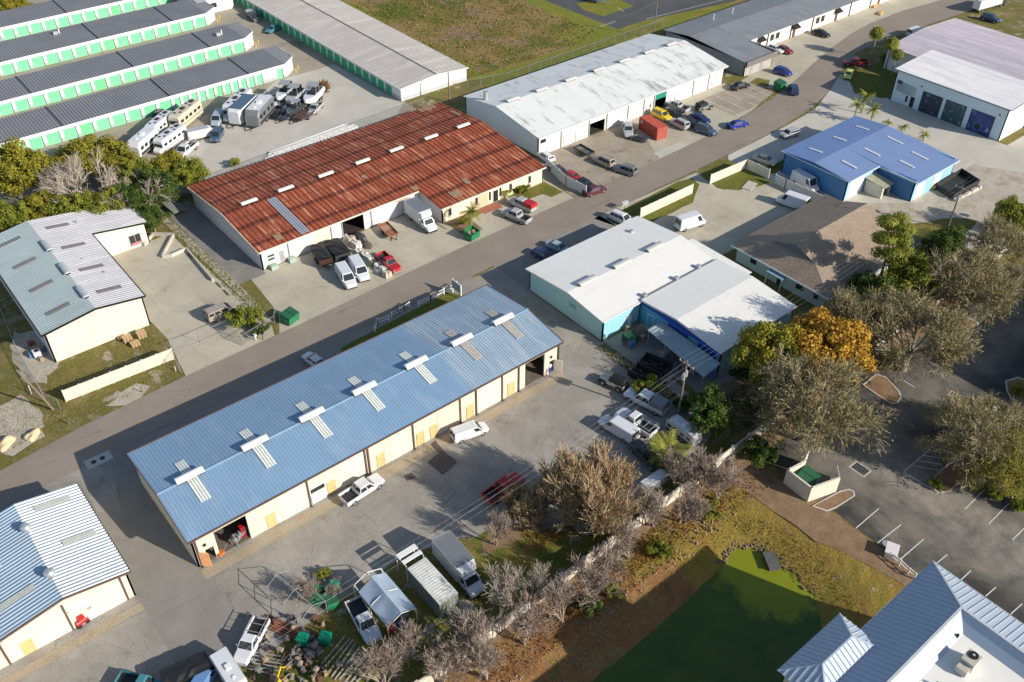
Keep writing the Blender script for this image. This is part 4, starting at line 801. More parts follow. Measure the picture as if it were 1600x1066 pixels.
# ================================================================ brown shingled house-like building
shg = paint('brown_shingles', (.31, .24, .18), .9, .12, .5, bump=.5); n, l = shg.node_tree.nodes, shg.node_tree.links
bc = n['Principled BSDF'].inputs['Base Color']; src = bc.links[0].from_socket; geo = n.new('ShaderNodeNewGeometry')
t1 = _noise(n, l, geo.outputs['Position'], 3.2, 3, .8); l.new(_mul(n, l, src, _ramp(n, l, t1.outputs[0], [(.35, (.72, .72, .72)), (.65, (1.2, 1.2, 1.2))]).outputs[0]), bc)
t = thing('office_building', 'building with a big brown shingled hip roof and pale grey walls', 'building')
mb = MB(); mb.prism([(108.8, 56.4), (132.8, 56.4), (132.8, 73.6), (108.8, 73.6)], 0, 3.0, 0); mb.build('wall', paint('pale_grey_stucco', (.50, .51, .50), .8, .08, 1), t)
x0, x1, y0, y1, zE, zR, ym = 108.0, 133.6, 55.4, 74.4, 3.0, 6.4, 65.3; a, b_ = 114.2, 128.4
P = [(x0, y0, zE), (x1, y0, zE), (x1, y1, zE), (x0, y1, zE)]; R1, R2 = (a, ym, zR), (b_, ym, zR)
mb = MB(); mb.add(P+[R1, R2], [(0, 1, 5, 4), (2, 3, 4, 5), (3, 0, 4), (1, 2, 5), (3, 2, 1, 0)])
mb.box(x0, x1, y0-.03, y0, zE-.2, zE+.02); mb.box(x0, x1, y1, y1+.03, zE-.2, zE+.02); mb.box(x0-.03, x0, y0, y1, zE-.2, zE+.02)
rf = mb.build('roof', shg, t)
for s, xr in ((-1, a), (1, b_)):      # little gablets at both ends of the ridge
    xe = xr+s*2.6
    mb = MB(); mb.hexa([(xe, ym-3.9, zR-1.4), (xe, ym+3.9, zR-1.4), (xe, ym, zR+.02)], [(xr-s*.1, ym-3.9, zR-1.4), (xr-s*.1, ym+3.9, zR-1.4), (xr-s*.1, ym, zR+.02)], 0)
    mb.hexa([(xe+s*.02, ym-3.3, zR-1.38), (xe+s*.02, ym+3.3, zR-1.38), (xe+s*.02, ym, zR-.2)], [(xe+s*.08, ym-3.3, zR-1.38), (xe+s*.08, ym+3.3, zR-1.38), (xe+s*.08, ym, zR-.2)], 1)
    mb.build('gablet', [shg, paint('slate_gablet', (.12, .13, .16), .7)], rf)
mb = MB(); mb.box(x0-.1, x0-.03, y0, y1, zE-.25, zE+.02); mb.box(x0, x1, y0-.12, y0-.04, zE-.25, zE+.02); mb.build('gutter', M_['white'], t)
panel(t, 'window', 60.4, 61.8, 1.2, 2.2, 'x-', 108.8, M_['glass'], frame=M_['white']); panel(t, 'window', 57.6, 58.5, 1.2, 2.1, 'x-', 108.8, M_['glass'], frame=M_['white']); panel(t, 'window', 69.5, 70.8, 1.2, 2.2, 'x-', 108.8, M_['glass'], frame=M_['white'])
mb = MB(); mb.box(107.2, 108.7, 63.4, 66.5, 2.3, 2.5); mb.build('porch_roof', paint('blue_grey_porch', (.3, .42, .52), .6), t); panel(t, 'door', 64.2, 65.3, .05, 2.2, 'x-', 108.8, M_['glass'], frame=M_['white'])
for y in (63.5, 66.3): mb = MB(); mb.box(107.2, 107.3, y, y+.1, 0, 2.3); mb.build('post', M_['white'], t)
# ================================================================ garage hall with murals
t = thing('garage_building', 'tall pale garage hall with three mural roller doors and a stripe flag on its wall', 'garage')
sw = siding('blue_white_siding', (.60, .72, .78), .3, 1, depth=.25)
mb = MB(); wall_line(mb, (182.9, 92.8), (182.9, 68), 0, 6.9, m=0); wall_line(mb, (182.9, 68), (196, 68), 0, 6.9, m=1); wall_line(mb, (196, 68), (196, 92.8), 0, 6.9, m=0); wall_line(mb, (196, 92.8), (182.9, 92.8), 0, 6.9, m=0)
mb.build('wall', [sw, siding('bright_white_siding', (.76, .75, .71), .3, 0)], t)
mb = MB(); lvr = paint('lavender_white_roof', (.70, .685, .70), .55, .05, .3, streak=((.8, .08, 1), (.58, .57, .60), .5, .6))
roofplane(mb, (182.4, 67.5, 7.0), (182.4, 93.3, 7.0), (196.3, 93.3, 7.6), (196.3, 67.5, 7.6), .5, .05); mb.build('roof', lvr, t)
mb = MB(); mb.box(182.2, 182.4, 67.5, 93.3, 6.8, 7.05); mb.bar((182.4, 67.4, 6.9), (196.3, 67.4, 7.5), .1, .28); mb.build('gutter', paint('slate_trim', (.25, .28, .33), .6), t)
mur = []
for i, (c1, c2, c3) in enumerate((((.012, .018, .03), (.03, .05, .09), (.16, .18, .22)), ((.02, .045, .06), (.05, .11, .14), (.22, .32, .36)), ((.01, .015, .07), (.02, .07, .28), (.30, .40, .62)))):
    m = bpy.data.materials.new('printed_mural'); m.use_nodes = True; n, l = m.node_tree.nodes, m.node_tree.links
    geo = n.new('ShaderNodeNewGeometry'); t2 = _noise(n, l, geo.outputs['Position'], .62+.1*i, 6, .62, 1.6)
    l.new(_ramp(n, l, t2.outputs[0], [(.35, c1), (.5, c2), (.56, c1), (.64, c3)]).outputs[0], n['Principled BSDF'].inputs['Base Color']); n['Principled BSDF'].inputs['Roughness'].default_value = .5; mur.append(m)
for i, (a, b) in enumerate(((81.6, 85.9), (76.3, 80.6), (70.2, 75.0))):
    d_ = rib_door(t, 'mural_door', a, b, 4.3, 'x-', 182.9, mur[i], rows=8)
    mb = MB(); mb.box(182.78, 182.9, a-.1, a, 0, 4.4); mb.box(182.78, 182.9, b, b+.1, 0, 4.4); mb.box(182.78, 182.9, a, b, 4.3, 4.4); mb.build('frame', M_['black'], d_)
    if i == 2:
        mb = MB(); mb.tube([(182.82, 72.9, 1.4), (182.74, 72.9, 1.4)], 1.0, 20, 0); mb.tube([(182.76, 72.9, 1.4), (182.7, 72.9, 1.4)], .62, 20, 1); mb.build('mural_wheel', [paint('mural_blue', (.05, .10, .34), .4), M_['black']], d_)
panel(t, 'door', 87.3, 88.3, .1, 2.4, 'x-', 182.9, M_['glass'], frame=M_['white']); panel(t, 'window', 88.9, 89.4, .8, 2.2, 'x-', 182.9, M_['glass'], frame=M_['white'])
mb = MB(); rr = random.Random(5)
for k in range(6):
    z_ = 4.6-k*.38; y0_ = 92.2-k*.03; ln = 4.6-.06*k if k > 2 else 4.6
    pts = [(y0_-ln*j/12, z_-.04*j*(.6)+.06*math.sin(j*.9)) for j in range(13)]
    if k < 2: pts_ = pts[:4]; mb.add([(182.86, y, z+.19) for y, z in pts_]+[(182.86, y, z-.19) for y, z in reversed(pts_)], [tuple(range(2*len(pts_)))])
    mb.add([(182.85, y, z+.09-.006*j) for j, (y, z) in enumerate(pts)]+[(182.85, y, z-.09+.004*0+rr.uniform(-.03, .03)) for y, z in reversed(pts)], [tuple(range(26))])
mb.build('stripe_flag', paint('charcoal_vinyl', (.05, .04, .06), .6), t)
for y in (86.5, 69.3): panel(t, 'wall_lamp', y, y+.35, 5.0, 5.3, 'x-', 182.9, M_['black'])
t = thing('warehouse_building', 'wide low warehouse with a mauve-grey sheet roof behind the mural garage hall', 'warehouse')
mb = MB(); mb.prism([(196.6, 45), (225, 45), (225, 103.4), (196.6, 103.4)], 0, 4.9); mb.build('wall', paint('warehouse_white_wall', (.7, .7, .68), .6), t)
mb = MB(); mv = paint('mauve_roof', (.42, .38, .43), .55, .07, .3, streak=((.8, .08, 1), (.52, .47, .53), .5, .6))
roofplane(mb, (196.5, 44.6, 5.0), (196.5, 103.8, 5.0), (211, 103.8, 5.9), (211, 44.6, 5.9), .6, .05, 0); roofplane(mb, (225.3, 44.6, 5.0), (225.3, 103.8, 5.0), (211, 103.8, 5.9), (211, 44.6, 5.9), .6, .05, 0); mb.build('roof', mv, t)
# ================================================================ large building with hip roofs, lower right
t = thing('commercial_building', 'big building with blue-grey standing seam hip roofs round a flat white roof', 'commercial building')
seam = paint('standing_seam_steel', (.40, .47, .56), .42, .06, .3); seamb = seam
stu = paint('cream_stucco', (.68, .62, .52), .8, .06, 1)
def seam_plane(mb, a, b, c, d, pitch=.55, m=0):
    a, b, c, d = map(Vector, (a, b, c, d)); nrm = (b-a).cross(d-a).normalized()
    if nrm.z < 0: nrm = -nrm
    mb.quad(a, b, c, d, m=m) if (a-d).length > .05 or 1 else None
    n_ = int((b-a).length/pitch)
    # seams run straight up the slope from the eave a-b and stop at the hips
    up = (d-a)-(b-a).normalized()*((d-a).dot((b-a).normalized())); H_ = up.length; up.normalize(); e = (b-a).normalized(); L_ = (b-a).length
    la, lb = (d-a).dot(e), L_-(c-a).dot(e)
    for k in range(1, n_):
        u = L_*k/n_; h_ = H_
        if la > .01: h_ = min(h_, H_*u/la)
        if lb > .01: h_ = min(h_, H_*(L_-u)/lb)
        p = a+e*u; q = p+up*h_
        s = e*.03; nn = nrm*.07
        mb.hexa([p-s, p+s, q+s, q-s], [p-s+nn, p+s+nn, q+s+nn, q-s+nn], m)
X0, X1, Y0, Y1, ZE = 14, 69.6, -30, 17.3, 10.3; D, ZT = 5.1, 12.95
mb = MB(); mb.prism([(X0+.8, Y0), (X1-.8, Y0), (X1-.8, Y1-.8), (X0+.8, Y1-.8)], 0, ZE-.1); mb.build('wall', stu, t)
mb = MB()
seam_plane(mb, (X0, Y1, ZE), (X1, Y1, ZE), (X1-D, Y1-D, ZT), (X0+D, Y1-D, ZT), .62); seam_plane(mb, (X1, Y0, ZE), (X1, Y1, ZE), (X1-D, Y1-D, ZT), (X1-D, Y0+D, ZT), .62)
# inner slopes of the mansard ring and the flat roof inside it
IN = 1.4
mb.quad((X0+D, Y1-D, ZT), (X1-D, Y1-D, ZT), (X1-D-IN, Y1-D-IN, ZT-1.3), (X0+D, Y1-D-IN, ZT-1.3)); mb.quad((X1-D, Y1-D, ZT), (X1-D, Y0, ZT), (X1-D-IN, Y0, ZT-1.3), (X1-D-IN, Y1-D-IN, ZT-1.3))
mb.quad((X0, Y0, ZE), (X1, Y0, ZE), (X1, Y1, ZE-.02), (X0, Y1, ZE-.02))
rf = mb.build('roof', seam, t)
mb = MB(); mb.box(X0, X1, Y1, Y1+.1, ZE-.22, ZE+.03); mb.box(X1, X1+.1, Y0, Y1+.1, ZE-.22, ZE+.03)
mb.bar((X1, Y1, ZE+.05), (X1-D, Y1-D, ZT+.04), .16, .1); mb.box(X0, X1-D, Y1-D-.12, Y1-D+.12, ZT, ZT+.07); mb.box(X1-D-.12, X1-D+.12, Y0, Y1-D-.12, ZT, ZT+.07); mb.build('trim', paint('pale_steel_trim', (.6, .62, .64), .4, metal=.2), rf)
mb = MB(); mb.box(X0+D, X1-D-IN+.2, Y0, Y1-D-IN+.2, ZT-1.6, ZT-1.3); mb.build('flat_roof', paint('white_membrane', (.78, .77, .72), .6, .05, .4, streak=((.4, .4, 1), (.55, .53, .48), .64, .74)), t)
t2_ = None
# corner tower hip
hx0, hx1, hy0, hy1, hz = 47.6, 57.0, 14.2, 19.6, 10.6; rz = 12.3
mb = MB(); A_, B_, C_, D_ = (hx0, hy1, hz), (hx1, hy1, hz), (hx1, hy0, hz), (hx0, hy0, hz); ra, rb = (hx0+2.5, 17, rz), (hx1-2.5, 17, rz)
seam_plane(mb, A_, B_, rb, ra, .55); seam_plane(mb, D_, C_, rb, ra, .55); seam_plane(mb, B_, C_, rb, rb, .55); seam_plane(mb, A_, D_, ra, ra, .55); mb.quad(A_, D_, C_, B_)
mb.bar(A_, ra, .14, .1); mb.bar(B_, rb, .14, .1); mb.bar(C_, rb, .14, .1); mb.bar(D_, ra, .14, .1); mb.bar(ra, rb, .14, .1)
o = mb.build('porch_roof', seam, t)
mb = MB(); mb.box(hx0+.6, hx1-.6, hy0+.5, hy1-.6, ZE-2 if 0 else 0, hz-.02); mb.build('porch_wall', stu, t)
for (x, y, nm) in ((60.6, 8.9, 'air_conditioner'), (60.0, 4.3, 'air_conditioner'), (52.5, 6, 'air_conditioner')):
    z0 = ZT-1.3; mb = MB(); mb.box(x-.75, x+.75, y-.6, y+.6, z0+.15, z0+1.15, 0); mb.box(x-1.6, x-.75, y-.5, y+.5, z0+.1, z0+.8, 0); mb.cyl((x+.25, y, z0+1.15), .42, .12, 16, 1); mb.cyl((x+.25, y, z0+1.27), .12, .03, 10, 0)
    tag(mb.build(nm, [paint('ac_casing', (.50, .47, .40), .6, .1), M_['black']]), ('beige air conditioner nearest the blue slope on the flat white roof', 'second beige air conditioner on the flat white roof, farther from the blue slope', 'beige air conditioner low on the flat white roof')[0 if y > 8 else 1 if y < 5 else 2], 'air conditioner')
for i, (x, y) in enumerate(((62.3, 11.0), (56.5, 9.6), (63.0, 2.2))): mb = MB(); mb.cyl((x, y, ZT-1.3), .13, .5, 10); mb.build('vent_pipe', M_['black'], t)
# ================================================================ off-frame building whose shadow reaches the car park
t = thing('commercial_building', 'tall building just beyond the right edge whose shadow falls over the car park', 'building')
mb = MB(); mb.prism([(119, 3), (150, 3), (150, 20.5), (119, 20.5)], 0, 9.3); mb.build('wall', stu, t); mb = MB(); mb.box(118.5, 150.5, 2.5, 21, 9.3, 9.8); mb.build('roof', M_['cloud'], t)
# ================================================================ fences and walls
pvc = paint('cream_vinyl', (.66, .61, .51), .5, .04); pvcg = paint('grey_white_vinyl', (.60, .60, .58), .5, .05)
def fence(pts, h, label, m, pitch=2.2, name='vinyl_fence', px=True, cat='fence', rail=False, th=.06):
    t = thing(name, label, cat); P = [g(*p) if px else p for p in pts]
    for (a, b) in zip(P, P[1:]):
        a, b = Vector((*a, 0)), Vector((*b, 0)); L_ = (b-a).length; n_ = max(1, round(L_/pitch)); d = (b-a)/L_
        for k in range(n_):
            p, q = a+d*(L_*k/n_+.07), a+d*(L_*(k+1)/n_-.07); mb = MB()
            if rail:
                for z in (h*.45, h*.88): mb.bar((p.x, p.y, z), (q.x, q.y, z), .06, .13)
                mb.build('rail', m, t)
            else:
                mb.bar((p.x, p.y, h*.5+.02), (q.x, q.y, h*.5+.02), th, h-.12); mb.bar((p.x, p.y, h-.02), (q.x, q.y, h-.02), th*1.8, .09); mb.build('panel', m, t)
        for k in range(n_+1):
            p = a+d*(L_*k/n_); mb = MB(); mb.box(p.x-.07, p.x+.07, p.y-.07, p.y+.07, 0, h+.1); mb.box(p.x-.09, p.x+.09, p.y-.09, p.y+.09, h+.1, h+.16, top=.5); mb.build('post', m, t)
    return t
fence([(104, 628), (272, 562)], 2.0, 'cream panel fence along the street below the gravelly grass plot, upper left', pvc)
fence([(1000, 341), (1081, 303)], 2.0, 'cream panel fence beside the driveway, shadowing the street verge', pvc)
fence([(1109, 288), (1165, 264), (1200, 280)], 2.0, 'cream panel fence wrapping round the grass corner near the silver cars', pvc)
fence([(1210, 287), (1226, 295), (1286, 322)], 1.9, 'greyish panel fence in front of the parked camper van', pvcg)
fence([(853, 262), (884, 290), (915, 306)], 2.0, 'white slatted fence panels beside the red sports car', pvcg)
fence([(669, 500), (705, 490)], 1.1, 'low white rail fence at the left end of the shaded lawn strip', M_['white'], rail=True, name='rail_fence') if 0 else None
fence([(586, 519), (590, 508), (608, 502)], 1.1, 'short white rail fence at the left end of the shaded lawn strip', M_['white'], rail=True, name='rail_fence')
fence([(654, 480), (673, 470), (714, 450)], 1.1, 'white rail fence leading to the street sign', M_['white'], rail=True, name='rail_fence')
# long wall by the pond
wl = paint('pale_wall_stucco', (.62, .58, .50), .85, .15, 1.2, streak=((1.2, 1.2, .4), (.38, .33, .27), .56, .7))
t = thing('boundary_wall', 'long pale masonry wall running between the yards and the pond bank', 'wall')
for k in range(48):
    x0 = -12+k*3.3; yy = lambda x: 43.7+(x-28)*.028 if x < 110 else 46.0+(x-110)*.02
    mb = MB(); mb.bar((x0+.2, yy(x0+.2), .95), (x0+3.1, yy(x0+3.1), .95), .16, 1.9); mb.build('wall_panel', wl, t)
    mb = MB(); mb.box(x0-.19, x0+.19, yy(x0)-.19, yy(x0)+.19, 0, 2.05); mb.build('pier', wl, t)
# bin enclosure
t = thing('bin_enclosure', 'cream walled bin enclosure with an open white gate at the car park edge', 'bin enclosure')
ew = paint('cream_stucco_wall', (.66, .61, .50), .8, .08, 1.5, streak=((1, 1, .3), (.55, .52, .46), .6, .75))
c = [(75.2, 34.2), (75.4, 38.0), (80.0, 37.4), (79.3, 33.0)]
mb = MB()
wall_line(mb, c[0], c[1], 0, 2.5, th=-.25); wall_line(mb, c[1], (78.3, 37.6), 0, 2.5, th=-.25); wall_line(mb, c[3], c[0], 0, 2.5, th=-.25); mb.build('wall', ew, t)
mb = MB(); mb.bar((78.4, 37.6, 1.3), (80.3, 38.3, 1.3), .07, 2.2); mb.build('gate', M_['white'], t); mb = MB(); mb.bar((79.5, 33.2, 1.25), (81.0, 34.6, 1.25), .07, 2.0); mb.build('gate', pvcg, t)
# chain link fences with gates
def chain_fence(pts, h, label, name='chain_link_fence', px=True, gate=False, pitch=2.8, mesh=True):
    t = thing(name, label, 'gate' if gate else 'fence'); P = [g(*p) if px else p for p in pts]; mt = M_['galv']; mw = MB(); mp = MB()
    for a, b in zip(P, P[1:]):
        a, b = Vector((*a, 0)), Vector((*b, 0)); L_ = (b-a).length; n_ = max(1, round(L_/pitch)); d = (b-a)/L_
        for k in range(n_+1): p = a+d*(L_*k/n_); mp.cyl((p.x, p.y, 0), .035, h+.05, 6)
        mp.bar((a.x, a.y, h), (b.x, b.y, h), .05)
        if gate: mp.bar((a.x, a.y, .12), (b.x, b.y, .12), .05)
        if mesh:
            s = .22; k = -h
            while k < L_:
                for sg in (1, -1):
                    u0, u1, z0, z1 = (k, k+h, .05, h) if sg > 0 else (k, k+h, h, .05)
                    if u0 < 0: z0 += (z1-z0)*(-u0)/h; u0 = 0
                    if u1 > L_: z1 -= (z1-z0)*(u1-L_)/(u1-u0); u1 = L_
                    if u1 > u0: p, q = a+d*u0, a+d*u1; mw.bar((p.x, p.y, z0), (q.x, q.y, z1), .008)
                k += s
    mp.build('post_frame', mt, t)
    if mesh: mw.build('wire_mesh', paint('wire_grey', (.13, .13, .13), .6), t)
    return t
chain_fence([(273, 560), (277, 575), (283, 583)], 1.8, 'chain link end piece of fence beside the cream panels, at the drive')
chain_fence([(274, 548), (312, 535), (352, 517)], 1.7, 'open double gate of galvanised tube across the concrete drive', 'tube_gate', gate=True, mesh=False)
chain_fence([(354, 515), (378, 540), (430, 508), (432, 497)], 1.7, 'chain link fence round the leafy bush at the corner of the drive')
chain_fence([(47.5, 150.3), (102, 152.8)], 2.0, 'long chain link fence behind the red roofed warehouse', px=False, pitch=3.2)
chain_fence([(731, 138), (790, 128), (1036, 42)], 2.0, 'long chain link fence at the edge of the field behind the white warehouse', pitch=3.5)
chain_fence([(-10, 455), (30, 555), (75, 632), (95, 640)], 1.8, 'chain link fence at the rough ground beside the upper left workshop')
chain_fence([(240, 372), (268, 372)], 1.0, 'short low fence behind the walled corner of the concrete lot', mesh=False)
# low kerb walls of the concrete lot
t = thing('retaining_wall', 'low angled concrete kerb wall round the corner of the pale lot', 'low wall'); mb = MB()
P = [g(*q) for q in ((226, 385), (240, 368), (272, 369), (254, 403), (268, 402), (292, 391), (333, 440))]
for a, b in zip(P, P[1:]): mb.bar((*a, .3), (*b, .3), .25, .6)
mb.build('kerb', M_['conc'], t)
# ================================================================ vehicles
def loft(mb, st, m=0, ch=.16):
    "body shell through stations (x, half width, bottom, top)"
    b0 = len(mb.v)
    for (x, w, zb, zt) in st:
        h = zt-zb; c = min(ch, h*.35)
        for (y, z) in ((-w*.93, zb), (-w, zb+c*.7), (-w, zt-c*1.3), (-w*.95, zt-c*.45), (-w*.82, zt), (w*.82, zt), (w*.95, zt-c*.45), (w, zt-c*1.3), (w, zb+c*.7), (w*.93, zb)): mb.v.append((x, y, z))
    k = 10
    for i in range(len(st)-1):
        for j in range(k):
            j2 = (j+1) % k; mb.f.append([b0+i*k+j, b0+(i+1)*k+j, b0+(i+1)*k+j2, b0+i*k+j2]); mb.m.append(m)
    mb.f.append([b0+j for j in range(k)]); mb.m.append(m); mb.f.append([b0+(len(st)-1)*k+j for j in reversed(range(k))]); mb.m.append(m)
def face_panel(mb, f, u0, u1, v0, v1, out=.018, m=0):
    a, b, c, d = [Vector(p) for p in f]
    P = lambda u, v: (a*(1-u)+b*u)*(1-v)+(d*(1-u)+c*u)*v
    n_ = (b-a).cross(d-a).normalized()*out
    q = [P(u0, v0), P(u1, v0), P(u1, v1), P(u0, v1)]
    mb.hexa([p-n_*.5 for p in q], [p+n_ for p in q], m)
def cabin(parts, xa, xb, xc, xd, wb, wr, zb, zr, sides=((.06, .47), (.53, .95)), rear=True, front=True, shell='cabin', skirt=.05):
    "greenhouse: base xa..xd (rear..front) at zb, roof xb..xc at zr; adds glass parts"
    B = [(xa, -wb, zb), (xd, -wb, zb), (xd, wb, zb), (xa, wb, zb)]; T = [(xb, -wr, zr), (xc, -wr, zr), (xc, wr, zr), (xb, wr, zr)]
    mb = MB(); mid = [((T[i][0]*.93+B[i][0]*.07), T[i][1]*1.03, zr-.05) for i in range(4)]
    mb.hexa([(x, y, z-skirt) for x, y, z in B], mid); cx = (xb+xc)/2
    mb.hexa(mid, [(cx+(x-cx)*.93, y*.9, z+.02) for x, y, z in T]); parts.append((shell, mb, 'paint', None))
    w = MB(); face_panel(w, (B[1], B[2], mid[2], mid[1]), .07, .93, .1, .95); 
    if front: parts.append(('windshield', w, 'glass', None))
    if rear: w = MB(); face_panel(w, (B[3], B[0], mid[0], mid[3]), .1, .9, .2, .9); parts.append(('rear_window', w, 'glass', None))
    for f in ((B[0], B[1], mid[1], mid[0]), (B[2], B[3], mid[3], mid[2])):
        for (u0, u1) in sides:
            w = MB()
            if f[0] is B[2]: u0, u1 = 1-u1, 1-u0
            face_panel(w, f, u0, u1, .15, .88); parts.append(('side_window', w, 'glass', None))
def wheels(parts, xs, w, r=.34, wd=.24):
    for x in xs:
        for s in (-1, 1):
            a = MB(); y0 = s*(w-wd); y1 = s*(w+.01)
            a.tube([(x, y0, r), (x, y0+(y1-y0)*.12, r), (x, y1-(y1-y0)*.12, r), (x, y1, r)], [r*.93, r, r, r*.92], 14); parts.append(('wheel', a, 'rubber', None))
            b = MB(); b.tube([(x, y1-s*.02, r), (x, y1+s*.015, r)], [r*.62, r*.55], 10); parts.append(('rim', b, 'rim', len(parts)-1))
def lights(parts, xf, xr, w, zf=.68, zr=.8, tall=.14):
    for s in (-1, 1):
        a = MB(); a.box(xf-.07, xf+.02, s*w*.62-.17, s*w*.62+.17, zf-.07, zf+.08); parts.append(('headlight', a, 'lamp', None))
        a = MB(); a.box(xr-.02, xr+.05, s*w*.74-.13, s*w*.74+.13, zr-tall/2, zr+tall/2); parts.append(('taillight', a, 'red_lamp', None))
def bump(parts, xf, xr, w, m='black'):
    for (p, q) in ((xf-.12, xf+.05), (xr-.05, xr+.12)): a = MB(); a.box(p, q, -w*.8, w*.8, .3, .5); parts.append(('bumper', a, m, None))
def mirrors(parts, x, w, z):
    for s in (-1, 1): a = MB(); a.box(x-.06, x+.06, s*w, s*(w+.2), z, z+.16); parts.append(('mirror', a, 'paint', None))
def mk(kind):
    P = []; b = MB()
    if kind in ('sedan', 'coupe', 'convertible'):
        L, W = 4.75, .91
        loft(b, [(-L/2, .74, .38, .86), (-L/2+.1, .84, .27, .96), (-1.5, W, .22, .99), (0, W, .22, .95), (1.2, W, .22, .92), (1.9, .87, .24, .82), (L/2-.08, .78, .28, .68), (L/2, .66, .35, .6)]); P.append(('body', b, 'paint', None))
        cabin(P, -1.85, -1.05, .25, 1.15, .83, .60, .93, 1.42)
        wheels(P, (-1.42, 1.42), W-.02); lights(P, L/2-.06, -L/2+.03, .85, .62, .78); bump(P, L/2-.03, -L/2+.05, .85); mirrors(P, .75, .84, .95)
    elif kind in ('suv', 'hatch'):
        L, W = (4.75, .95) if kind == 'suv' else (4.2, .89); h = 1.72 if kind == 'suv' else 1.48
        loft(b, [(-L/2, .82, .42, 1.0), (-L/2+.1, .9, .32, 1.04), (-1.4, W, .28, 1.05), (.6, W, .28, 1.04), (1.4, W, .28, 1.0), (L/2-.2, .88, .3, .88), (L/2, .72, .38, .72)]); P.append(('body', b, 'paint', None))
        cabin(P, -L/2+.08, -L/2+.4, .45, 1.25, .87, .68, 1.0, h, sides=((.04, .28), (.31, .58), (.61, .9)))
        a = MB(); [a.box(-L/2+.6, .3, s*.6-.02, s*.6+.02, h, h+.06) for s in (-1, 1)]; P.append(('roof_rail', a, 'black', None))
        wheels(P, (-L*.29, L*.31), W-.02, .36); lights(P, L/2-.08, -L/2+.03, .88, .75, .95, .25); bump(P, L/2-.03, -L/2+.05, .88); mirrors(P, .95, .88, 1.02)
    elif kind == 'jeep':
        loft(b, [(-1.9, .78, .5, 1.1), (-1.8, .8, .45, 1.12), (.7, .8, .45, 1.1), (1.7, .68, .5, 1.04), (1.95, .6, .55, 1.0)], ch=.08); P.append(('body', b, 'paint', None))
        q = []; cabin(q, -1.85, -1.8, .35, .55, .76, .70, 1.1, 1.82, sides=((.05, .33), (.37, .62), (.67, .95)))
        q[0] = ('hard_top', q[0][1], 'black', None); P += q
        a = MB(); [a.box(x-.5, x+.5, s*.8-.1 if s > 0 else -.95, .95 if s > 0 else -.7, .82, .92) for x in (-1.2, 1.3) for s in (-1, 1)]; P.append(('fender', a, 'black', None))
        wheels(P, (-1.2, 1.3), .93, .42, .28); lights(P, 1.96, -1.9, .75, .85, .9); bump(P, 2.1, -2.0, .85)
        a = MB(); a.tube([(-1.92, 0, 1.05), (-2.15, 0, 1.05)], .4, 14); P.append(('spare_wheel', a, 'rubber', None))
    elif kind in ('pickup', 'pickup_crew', 'worktruck', 'pickup_cap'):
        L, W = 5.7, .98; cab0 = -.85 if kind in ('pickup_crew', 'pickup_cap') else -.35
        loft(b, [(cab0-.05, W, .4, 1.08), (cab0+.1, W, .38, 1.1), (1.2, W, .38, 1.1), (2.3, .94, .4, 1.04), (2.75, .86, .45, .95), (2.85, .8, .5, .85)]); P.append(('body', b, 'paint', None))
        a = MB(); xr = -2.85; x1 = cab0-.08
        a.box(xr, x1, -W, W, .5, .68)
        for s in (-1, 1): a.box(xr, x1, s*W if s < 0 else W-.09, s*W+.09 if s < 0 else W, .68, 1.12)
        a.box(xr, xr+.07, -W+.09, W-.09, .68, 1.1); a.box(x1-.06, x1, -W+.09, W-.09, .68, 1.12); P.append(('cargo_bed', a, 'paint', None))
        i = len(P)-1; a = MB(); a.box(xr+.08, x1-.07, -W+.1, W-.1, .685, .72); P.append(('bed_liner', a, 'black', i))
        if kind == 'worktruck': a = MB(); [a.box(x-.03, x+.03, -W, W, 1.5, 1.56) or a.box(x-.03, x+.03, -W+.02, -W+.08, 1.1, 1.5) or a.box(x-.03, x+.03, W-.08, W-.02, 1.1, 1.5) for x in (xr+.3, (xr+x1)/2, x1-.2)]; a.box(xr, .5, -W+.1, -W+.16, 1.56, 1.62); a.box(xr, .5, W-.16, W-.1, 1.56, 1.62); P.append(('ladder_rack', a, 'galv', None))
        if kind == 'pickup_cap': a = MB(); a.hexa([(xr, -W, 1.1), (x1, -W, 1.1), (x1, W, 1.1), (xr, W, 1.1)], [(xr+.15, -W*.82, 1.75), (x1, -W*.85, 1.8), (x1, W*.85, 1.8), (xr+.15, W*.82, 1.75)]); P.append(('bed_cap', a, 'cap', None))
        cabin(P, cab0, cab0+.2, .75, 1.45, .9, .72, 1.06, 1.82, sides=((.05, .47), (.53, .9)) if kind in ('pickup_crew', 'pickup_cap') else ((.12, .88),))
        wheels(P, (-1.85, 1.9), W-.01, .4, .27); lights(P, 2.83, xr+.02, .95, .8, .9, .3); bump(P, 2.87, xr, .95, 'rim'); mirrors(P, 1.1, .92, 1.1)
    elif kind in ('van', 'highvan', 'minivan'):
        L, W, H_ = {'van': (5.7, 1.0, 2.05), 'highvan': (5.7, 1.03, 2.5), 'minivan': (5.0, .98, 1.78)}[kind]; nose = 1.15 if kind != 'highvan' else .85
        loft(b, [(-L/2, .9, .4, 1.15), (-L/2+.1, .97, .35, 1.2), (0, W, .32, 1.2), (L/2-nose, W, .32, 1.18), (L/2-.3, .92, .34, 1.0), (L/2, .78, .4, .82)]); P.append(('body', b, 'paint', None))
        sd = {'van': ((.77, .95),), 'highvan': ((.8, .95),), 'minivan': ((.04, .26), (.3, .55), (.6, .9))}[kind]
        cabin(P, -L/2+.04, -L/2+.14, L/2-nose-(.75 if kind != 'highvan' else .6), L/2-nose+.12, W*.97, W*.84, 1.15, H_, sides=sd, shell='cargo_body' if kind != 'minivan' else 'cabin')
